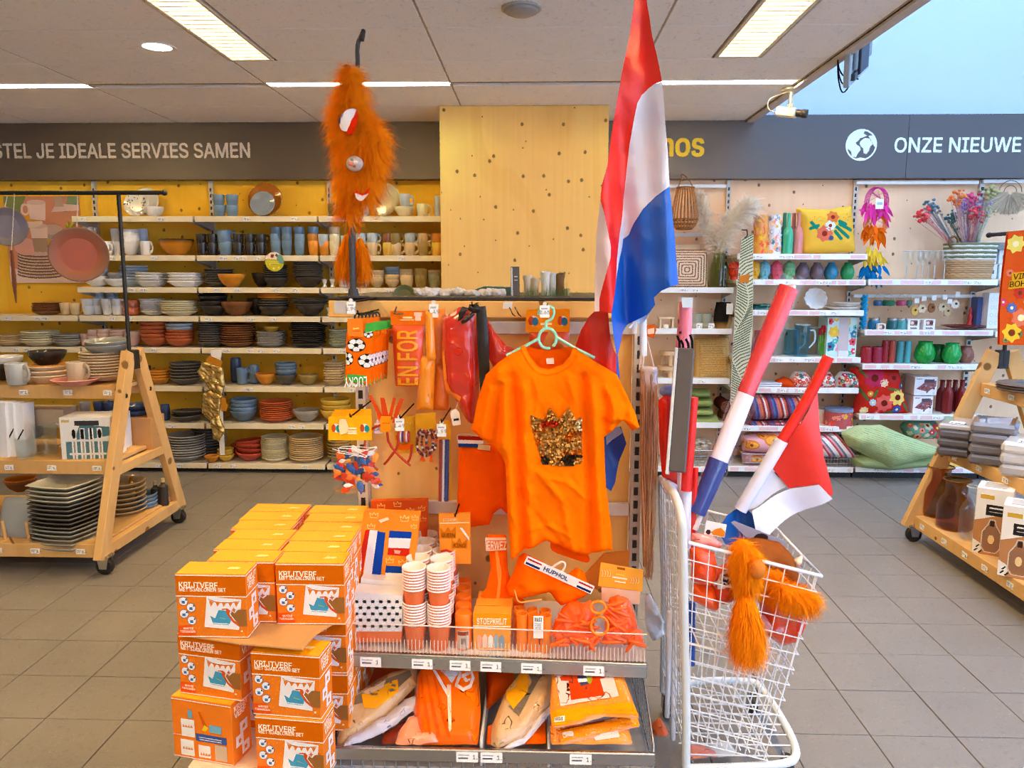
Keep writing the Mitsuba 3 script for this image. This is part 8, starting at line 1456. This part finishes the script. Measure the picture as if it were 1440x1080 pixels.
inpack('small bright red heart shaped pack at the cart bottom right',[(1112,862),(1124,858),(1136,866),(1126,885),(1114,900),(1106,888)],2.34,.03,c(226,50,20),6)
k,poly,sf,P=inpack('brown soft hood with a white ear lying on top of the cart goods',[(1044,762),(1064,758),(1098,764),(1114,780),(1122,806),(1108,822),(1088,812),(1070,796),(1050,784)],2.38,.07,c(136,74,34),7,False,'plush_hood','hood',.05,'cloth');b=MB();b.add(puff(P.poly([(1112,784),(1126,777),(1125,788),(1116,796)]),.01,.02,None,.02),c(226,206,190));part(k,'ear',b.ply('cloth'),P.M(-.02),label='white ear')
k=thing('lion_mane','shaggy bright orange plush mane hanging over the cart rim','plush');P=Plane(1050,850,2.27);g=P.curve([(1032,766),(1042,758),(1056,766),(1066,780),(1062,800),(1052,830),(1044,836),(1036,812),(1032,790)],4);b=MB();b.add(puff(g,.012,.04,lambda x,z:.03*n2(x,z,20,2),.04),c(255,130,18));part(k,'body',b.ply('cloth'),P.M());fur(k,g,P,.04,5000,.035,edge=.04,spread=.3,ow=.5,dn=.7);b=MB();x,z=P(1058,790);b.add(ball((x,-.06,z),(.022,.02,.03),2),c(206,120,50));part(k,'nose',b.ply('cloth'),P.M(),label='brown snout')
k=thing('orange_tassel','long thick orange tassel hanging down the front of the cart','tassel');P=Plane(1050,905,2.235);g=P.poly([(1042,836),(1054,834),(1064,852),(1070,880),(1066,900),(1036,902),(1035,870),(1036,848)]);b=MB();b.add(puff(g,.012,.03,lambda x,z:.02*n2(x,z,16,3),.03),c(255,130,18));part(k,'body',b.ply('cloth'),P.M());fur(k,g,P,.034,6000,.06,edge=.03,spread=.1,ow=.22,dn=1)
k=thing('orange_tassel','shorter orange tassel sticking out over the right end of the cart','tassel');P=Plane(1130,845,2.28);g=P.poly([(1082,818),(1096,816),(1128,828),(1142,834),(1150,846),(1130,848),(1100,842)]);b=MB();b.add(puff(g,.012,.03,lambda x,z:.02*n2(x,z,16,5),.03),c(255,130,18));part(k,'body',b.ply('cloth'),P.M());fur(k,g,P,.03,3500,.035,edge=.03,spread=.25,ow=.5,dn=.25)
k=thing('orange_fur_piece','loose orange fur between the tassels in the cart','plush');P=Plane(1085,830,2.33);g=P.poly([(1056,796),(1076,792),(1100,806),(1108,826),(1086,836),(1062,826)]);b=MB();b.add(puff(g,.012,.04,lambda x,z:.03*n2(x,z,20,8),.04),c(255,120,16));part(k,'body',b.ply('cloth'),P.M());fur(k,g,P,.04,3000,.03,ow=.6)
P=Plane(1007,756,2.36);k=thing('printed_card','white card printed with a person in an orange shirt standing in the cart','card');b=MB();b.add(prism(P.poly([(993,732),(1022,738),(1019,756),(990,752)]),0,.003),c(232,230,230));b.add(flat(P.poly([(1000,748),(1006,744),(1014,742),(1020,748),(1018,755),(1002,752)]),-.0008),c(216,130,40));b.add(flat(circ(P,996,748,3.4),-.001),c(60,40,36));part(k,'card',b.ply(),P.M())
k,poly,sf,P=inpack('pink pack in clear film at the cart left end under the card',[(972,762),(974,750),(1000,752),(1016,764),(1010,772),(980,770)],2.36,.03,c(226,140,140),9);
P=Plane(1060,745,2.42);k=thing('picture_card','grey edged card with a dark oval picture leaning in the cart','card');b=MB();b.add(prism(P.poly([(1028,735),(1033,733),(1106,762),(1102,768),(1060,766)]),0,.004),c(140,140,160));b.add(flat(circ(P,1070,756,10,6),-.001),c(50,36,36));part(k,'card',b.ply(),P.M())
for lb,pts,Y,col,sd in(('orange film pack on the cart base at the front',[(962,1062),(966,1045),(985,1046),(1005,1056),(1010,1066),(970,1068)],2.4,c(226,130,110),1),('pale card pack on the cart base',[(996,1052),(1000,1042),(1026,1044),(1036,1062),(1010,1064)],2.42,c(206,212,220),2)):lying('base_pack',lb,'pack',pts,Y,.2,.012,col,seed=sd,wr=.03,bsdf='satin')
for lb,pts,t,col,sd in(('orange film pack fallen on the floor between the display and the cart',[(915,1050),(912,1020),(928,1008),(942,1035),(944,1060),(930,1066)],.75,c(222,92,16),3),('small orange pack on the floor beside the cart post',[(938,1062),(944,1046),(956,1046),(960,1066),(950,1076)],.5,c(226,76,14),4)):o=atz(930,1064,.01);lying('floor_pack',lb,'pack',pts,o[1]+.1,t,.02,col,seed=sd,wr=.03,bsdf='satin')
# ---- flags in the cart
FR,FW,FB=c(214,32,22),c(216,222,246),c(16,84,190)
def flagpatch(key,name,P,pts,col,fo,h=.025,cv=False,bsdf='silk',lab_=None):g=P.curve(pts,4) if cv else P.poly(pts).buffer(0);b=MB();b.add(sheet(g,h,fo,.0015),col);part(key,name,b.ply(bsdf),P.M(),label=lab_)
P=Plane(1060,600,2.44);A,B_=P(977,745),P(1134,402);k=thing('wrapped_flag','long flag rolled on its stick in clear film, leaning right from the cart','flag');u=np.array([B_[0]-A[0],.12,B_[1]-A[1]]);L=np.linalg.norm(u);u/=L;s=np.cross(u,[0,1,0]);s/=np.linalg.norm(s);Mf=P.M()@frame([A[0],0,A[1]],s,np.cross(s,u)*-1 if 0 else np.cross(u,s),u)
part(k,'stick',MB().add(rod((0,0,0),(0,0,L),.009,10),c(226,220,226)).ply('satin'),Mf)
def roll(z0,z1,r0,r1,col,nm,ell=.6):b=MB();v,f=lathe([(0,z0),(r0,z0),(r0*.5+r1*.5+.002,(z0+z1)/2),(r1,z1),(0,z1)],18);v=v*[1,ell,1]+[.012,0,0];b.add((v,f),col);part(k,nm,b.ply('silk'),Mf)
roll(L*.55,L*.985,.029,.033,c(200,34,40),'red_roll');roll(L*.28,L*.55,.03,.03,c(226,220,236),'white_roll');roll(L*.06,L*.28,.026,.034,c(36,50,130),'blue_roll');v,f=lathe([(.036,0),(.042,L*.3),(.046,L*.6),(.043,L+.03)],14);part(k,'film',mikit.ply((v*[1,.62,1]+[.01,0,0],f),'film',smooth=True),Mf)
P=Plane(1090,740,2.56);k=thing('hand_flag','red white and blue flag partly unrolled, leaning right out of the cart','flag');fo=lambda x,z:.025*np.sin(x*22+z*9)+.02*n2(x,z,9,3)
a0,a1=P(1163,500),P(1010,752);b=MB();b.add(tube(curve([P(*p)[:1]+(-.012,)+P(*p)[1:] for p in((1163,501),(1142,545),(1116,590),(1098,618))],5),[.016]*3+[.018]*5+[.021]*8 if 0 else .018,10),FR);part(k,'red_roll',b.ply('silk'),P.M());b=MB();b.add(tube(curve([P(*p)[:1]+(-.012,)+P(*p)[1:] for p in((1098,618),(1082,645),(1055,690),(1040,716))],5),.022,10),FW);part(k,'white_roll',b.ply('silk'),P.M())
flagpatch(k,'red_cloth',P,[(1151,548),(1150,600),(1155,640),(1168,690),(1164,698),(1147,678),(1112,689),(1080,650),(1094,626),(1100,620),(1125,590)],c(224,52,44),fo);flagpatch(k,'inner_white',P,[(1080,652),(1110,688),(1062,712),(1040,716),(1066,680)],c(196,196,206),lambda x,z:fo(x,z)+.01);flagpatch(k,'white_cloth',P,[(1053,714),(1112,689),(1147,678),(1166,698),(1132,718),(1078,748),(1060,750)],FW,lambda x,z:fo(x,z)-.008);flagpatch(k,'blue_cloth',P,[(1004,738),(1018,720),(1050,714),(1060,726),(1058,750),(1036,770),(1016,760)],c(16,80,160),lambda x,z:.03*np.sin(x*40)-.02)
P=Plane(945,600,2.56);k=thing('wrapped_flag','upright pink and red flag in a clear sleeve standing at the cart back','flag');
for nm,p0,p1,r,cc in(('pink_roll',(964,424),(958,500),.022,c(226,120,140)),('red_roll',(958,500),(950,640),.018,c(206,50,50)),('white_roll',(956,640),(956,745),.018,c(232,224,226))):
 q0,q1=P(*p0),P(*p1);b=MB();b.add(tube([(q0[0],0,q0[1]),((q0[0]+q1[0])/2+.004,0,(q0[1]+q1[1])/2),(q1[0],0,q1[1])],[r,r*1.1,r],12),cc);part(k,nm,b.ply('silk'),P.M())
q0,q1=P(966,418),P(955,745);v,f=tube([(q0[0],0,q0[1]),(q1[0],0,q1[1])],.028,12,caps=False);part(k,'film',mikit.ply((v,f),'film',smooth=True),P.M());b=MB();g=P.poly([(956,501),(965,501),(963,528),(954,528)]);b.add(prism(g,-.03,-.028),CARD)
for t in range(4):b.add(flat(P.poly([(958,507+4*t),(963,507+4*t),(963,508.5+4*t),(958,508.5+4*t)]),-.0304),c(90,100,120))
part(k,'label',b.ply(),P.M());b=MB();x,z=P(963,424);b.add(prism(P.poly([(956,418),(972,418),(971,432),(957,432)]),-.03,-.029),c(190,206,220));part(k,'sleeve_top',b.ply('satin'),P.M())
P=Plane(940,640,2.5);k=thing('rolled_flag','red flag bundle with white and blue hem standing at the cart back left','flag');fo=lambda x,z:.03*np.sin(x*40+z*3);g=P.poly([(925,562),(936,552),(952,552),(954,600),(953,683),(930,668),(926,620)]);b=MB();b.add(puff(g,.015,.035,lambda x,z:.015*np.sin(x*60),.04),FR);part(k,'red_cloth',b.ply('silk'),P.M());b=MB();b.add(puff(P.poly([(929,668),(953,682),(950,700),(934,690)]),.012,.03,None,.03),FW);part(k,'white_cloth',b.ply('silk'),P.M());b=MB();b.add(ball((P(940,550)[0],0,P(940,550)[1]),(.03,.025,.02),2),c(110,130,190));part(k,'blue_end',b.ply('silk'),P.M())
P=Plane(968,760,2.44);k=thing('rolled_flag','narrow red and white flag roll standing in the cart behind the grey box','flag')
for nm,p0,p1,r,cc in(('red_roll',(976,560),(965,690),.018,FR),('white_roll',(966,690),(963,770),.02,FW),('red_strip',(980,660),(973,790),.009,FR),('blue_roll',(974,850),(972,935),.013,c(14,70,160))):q0,q1=P(*p0),P(*p1);b=MB();b.add(rod((q0[0],.02,q0[1]),(q1[0],0,q1[1]),r,12),cc);part(k,nm,b.ply('silk'),P.M())
P=Plane(965,620,2.36);k=thing('umbrella_box','long narrow grey box with black straps standing upright in the cart','box');q0,q1=P(974,496),P(952,664);u=np.array([q0[0]-q1[0],.1,q0[1]-q1[1]]);L=np.linalg.norm(u);u/=L;s=np.cross(u,[.25,1,0]);s/=np.linalg.norm(s);Mu=P.M()@frame([q1[0],0,q1[1]],s,np.cross(u,s),u);part(k,'body',MB().add(cbox(-.026,.024,-.03,.03,0,L,.003),c(72,68,72)).ply('satin'),Mu);part(k,'edge',MB().add(cbox(.024,.034,-.031,.031,-.01,L,.002),c(196,200,206)).ply('satin'),Mu);b=MB()
for x,dz in((-.02,.05),(-.008,.035),(.008,.03),(.02,.045)):b.add(tube([(x,0,L-.01),(x+.004,-.01,L+dz*.6),(x+.012,-.005,L+dz)],.004,6),c(24,24,26))
part(k,'straps',b.ply(),Mu)
for lb,p0,p1 in(('left of the thin white flag sticks hanging low behind the cart panel',(942,860),(938,1008)),('right of the thin white flag sticks hanging low behind the cart panel',(950,860),(946,1040))):q0,q1=at(*p0,2.46),at(*p1,2.46);one('flag_stick',MB().add(rod(q0,q1,.009,10),c(220,222,230)).ply('satin'),lb,'stick')
# ---- blond wig strands in film on the display side, white rods, orange tag
P=Plane(910,800,2.68);k=thing('hair_pack','long film pack of tan hair strands hanging right of the slotted upright','hair pack');g=P.poly([(900,516),(924,518),(926,560),(925,640),(921,720),(916,798),(904,796),(901,650)]);b=MB();b.add(puff(g,.012,.022,lambda x,z:.01*np.sin(x*160)+.01*n2(x,z,14,2),.02),c(170,124,84));part(k,'core',b.ply('silk'),P.M());q=np.random.default_rng(8);b=MB()
for t in range(130):x0=q.uniform(902,923);tt=np.array([(x0,q.uniform(535,560)),(x0+q.normal()*1.5,640),(x0*.6+910*.4+q.normal()*1.5,725),(x0*.45+910*.55+q.normal(),q.uniform(780,812))]);b.add(tube([P(*p)[:1]+(-.026+q.normal()*.006,)+P(*p)[1:] for p in tt],.0016,4),[c(222,184,140),c(186,140,102),c(234,206,170),c(206,164,128)][t%4])
part(k,'strands',b.ply(),P.M(),kind='stuff');b=MB();b.add(puff(P.poly([(900,514),(924,516),(924,552),(901,556)]),.01,.03,lambda x,z:.02*n2(x,z,30,3),.02),c(206,196,204));part(k,'pack_top',b.ply('gloss'),P.M());filmover(k,g,P,.035,seed=3)
k=thing('white_rod_hanger','thin white sticks in a triangle hanging above the hair pack','stick');b=MB()
for p0,p1 in(((906,446),(899,520)),((909,456),(903,520)),((907,468),(920,518))):b.add(rod(at(*p0,2.66),at(*p1,2.68),.0035,6),c(226,214,210))
part(k,'sticks',b.ply('satin'));P=Plane(913,468,2.6);k=thing('orange_tag','small orange card with white print hanging above the hair pack','tag');b=MB();b.add(prism(P.poly([(907,458),(921,456),(923,464),(919,476),(908,472)]),0,.006),c(196,90,30));b.add(flat(P.poly([(910,463),(920,461),(920,469),(911,470)]),-.0008),c(230,206,190));part(k,'card',b.ply(),P.M())
# ---- the tall hanging flag
PF=Plane(890,480,2.38);k=thing('tall_flag','tall red white and blue flag drooping in folds beside the T-shirt','flag');xz=PF(880,240)
def ff(x,z):u=x-xz[0];t=np.clip((1.95-(z+PF.o[2]))/1.3+.35,.15,1);return t*(.075*np.sin(u*34+.6*np.sin((z)*3.5)+.5)+.03*np.sin(u*71+z*5))+.05*n2(x,z,5,4)+.02*n2(x,z,16,2)
FP=[('red_upper',[(897,-30),(910,-30),(911,0),(918,50),(930,116),(921,118),(912,124),(903,133),(897,144),(892,170),(887,200),(882,245),(877,303),(872,337),(868,366),(866,394),(862,420),(858,440),(842,436),(842,420),(847,399),(857,363),(858,348),(853,325),(848,300),(843,283),(845,262),(853,235),(862,175),(874,105),(886,48)],FR),('white_back',[(843,283),(848,300),(853,325),(858,348),(857,363),(847,399),(842,420),(842,437),(835,438),(836,400),(838,330)],c(214,190,190)),('white_middle',[(930,117),(933,165),(937,210),(940,263),(922,276),(904,294),(892,314),(886,330),(879,335),(877,350),(871,372),(866,394),(868,366),(872,337),(877,303),(882,245),(887,200),(892,170),(897,144),(903,133),(912,124),(921,118)],FW),('blue_lower',[(940,263),(944,300),(950,350),(955,400),(940,402),(928,408),(918,418),(920,428),(912,440),(898,450),(886,459),(878,470),(872,488),(866,500),(862,480),(859,455),(858,440),(862,420),(866,394),(871,372),(877,350),(879,335),(886,330),(892,314),(904,294),(922,276)],FB)]
for nm,pts,cc in FP:flagpatch(k,nm,PF,pts,cc,ff,.014)
flagpatch(k,'red_lower',PF,[(842,436),(858,440),(860,470),(866,495),(871,502),(871,540),(850,520),(812,492),(820,466),(830,448)],c(206,34,20),lambda x,z:ff(x,z)*.6+.09,.014);flagpatch(k,'blue_tail',PF,[(866,495),(874,506),(878,552),(872,545),(866,520)],FB,lambda x,z:ff(x,z)*.4+.1,.014);flagpatch(k,'white_tip',PF,[(884,462),(898,450),(912,440),(918,434),(911,450),(905,458),(896,452),(890,462)],c(190,206,232),lambda x,z:.03+.02*np.sin(x*60),.012)
b=MB();q0,q1=at(904,-60,2.4),at(893,470,2.47);b.add(rod((q0[0],q0[1]+.02,q0[2]),(q1[0],q1[1]+.03,q1[2]),.011,10),c(214,206,196));b.add(rod(at(904,440,2.5),at(905,500,2.5),.012,10),c(214,222,236));part(k,'pole',b.ply('satin'))
P=Plane(862,690,2.62);k=thing('blue_flag_end','blue and pale flag corner showing under the right sleeve of the T-shirt','flag');fo=lambda x,z:.03*np.sin(x*36+z*14);flagpatch(k,'blue_cloth',P,[(850,612),(872,598),(880,622),(872,650),(866,680),(859,690),(848,680),(846,640)],c(22,62,150),fo);flagpatch(k,'pale_cloth',P,[(852,606),(870,598),(875,606),(854,628)],c(130,160,206),lambda x,z:fo(x,z)-.006)
# ---- security camera and screen near the ceiling edge
o=at(1113,122,5.35);o[2]=CZ-.002;cm=at(1109,158,5.35);k=thing('security_camera','cream security camera with black lens hanging from the ceiling edge','camera');part(k,'ceiling_plate',MB().add(lathe([(0,-.02),(.03,-.02),(.06,-.012),(.062,0),(0,0)],20),c(196,186,166)).ply('satin'),mat(o));part(k,'arm',MB().add(rod((o[0],o[1],o[2]-.01),(o[0],o[1],cm[2]+.03),.014,10),c(226,212,180)).add(ball((o[0],o[1],cm[2]+.045),(.02,.02,.022),2),c(206,194,166)).ply('satin'));Mc=mat(cm,-.5,0,.18);part(k,'body',MB().add(cbox(-.08,.05,-.035,.035,-.03,.03,.006),c(226,214,182)).ply('satin'),Mc);part(k,'lens',MB().add(lathe([(0,.05),(.022,.05),(.024,.06),(.024,.085),(.028,.09),(.028,.12),(0,.12)],16),c(26,26,28),frame([0,0,0],[0,1,0],[0,0,1],[1,0,0])).ply('satin'),Mc);part(k,'cable',MB().add(tube(curve([cm+[-.08,.02,0],cm+[-.13,.02,.03],cm+[-.12,.02,.09],cm+[-.02,.02,.13],[o[0],o[1],o[2]-.02]],6),.005,6),c(206,190,160)).ply('satin'))
k=thing('ceiling_screen','grey backed screen with hanging black cables fixed beyond the ceiling edge','screen');pts=[(1218,55),(1234,49),(1222,96),(1194,124)];A0,A1,A2=at(1194,124,4.55),at(1222,96,4.9),at(1216,58,4.55);s=A1-A0;Ls=np.linalg.norm(s);s/=Ls;up=np.array([.12,.02,1.]);up-=s*(up@s);up/=np.linalg.norm(up);Mt=frame(A0,s,np.cross(up,s),up);H=.36
part(k,'housing',MB().add(cbox(0,Ls,0,.035,0,H,.006),c(150,160,166)).add(cbox(Ls*.1,Ls*.9,-.02,0,.08,H-.03,.006),c(110,122,130)).ply('satin'),Mt);part(k,'back_panel',MB().add(cbox(Ls*.2,Ls*.6,-.035,-.02,.05,.2,.004),c(40,44,48)).add(cbox(.03,.1,-.022,-.0,.03,.07,.003),c(60,66,70)).ply('satin'),Mt);part(k,'bracket',MB().add(cbox(Ls*.4,Ls*.5,-.05,-.02,.2,H+.25,.004),c(120,126,130)).ply('metal'),Mt)
b=MB();e0=at(1178,80,4.6)
for dz in(0,.03,.06):b.add(tube(curve([e0,e0+[.02,.02,-.06-dz],e0+[.06,.03,-.1-dz*1.4],A0+[.07,.05,.06+dz]],6),.004,6),c(34,38,42))
part(k,'cables',b.ply())
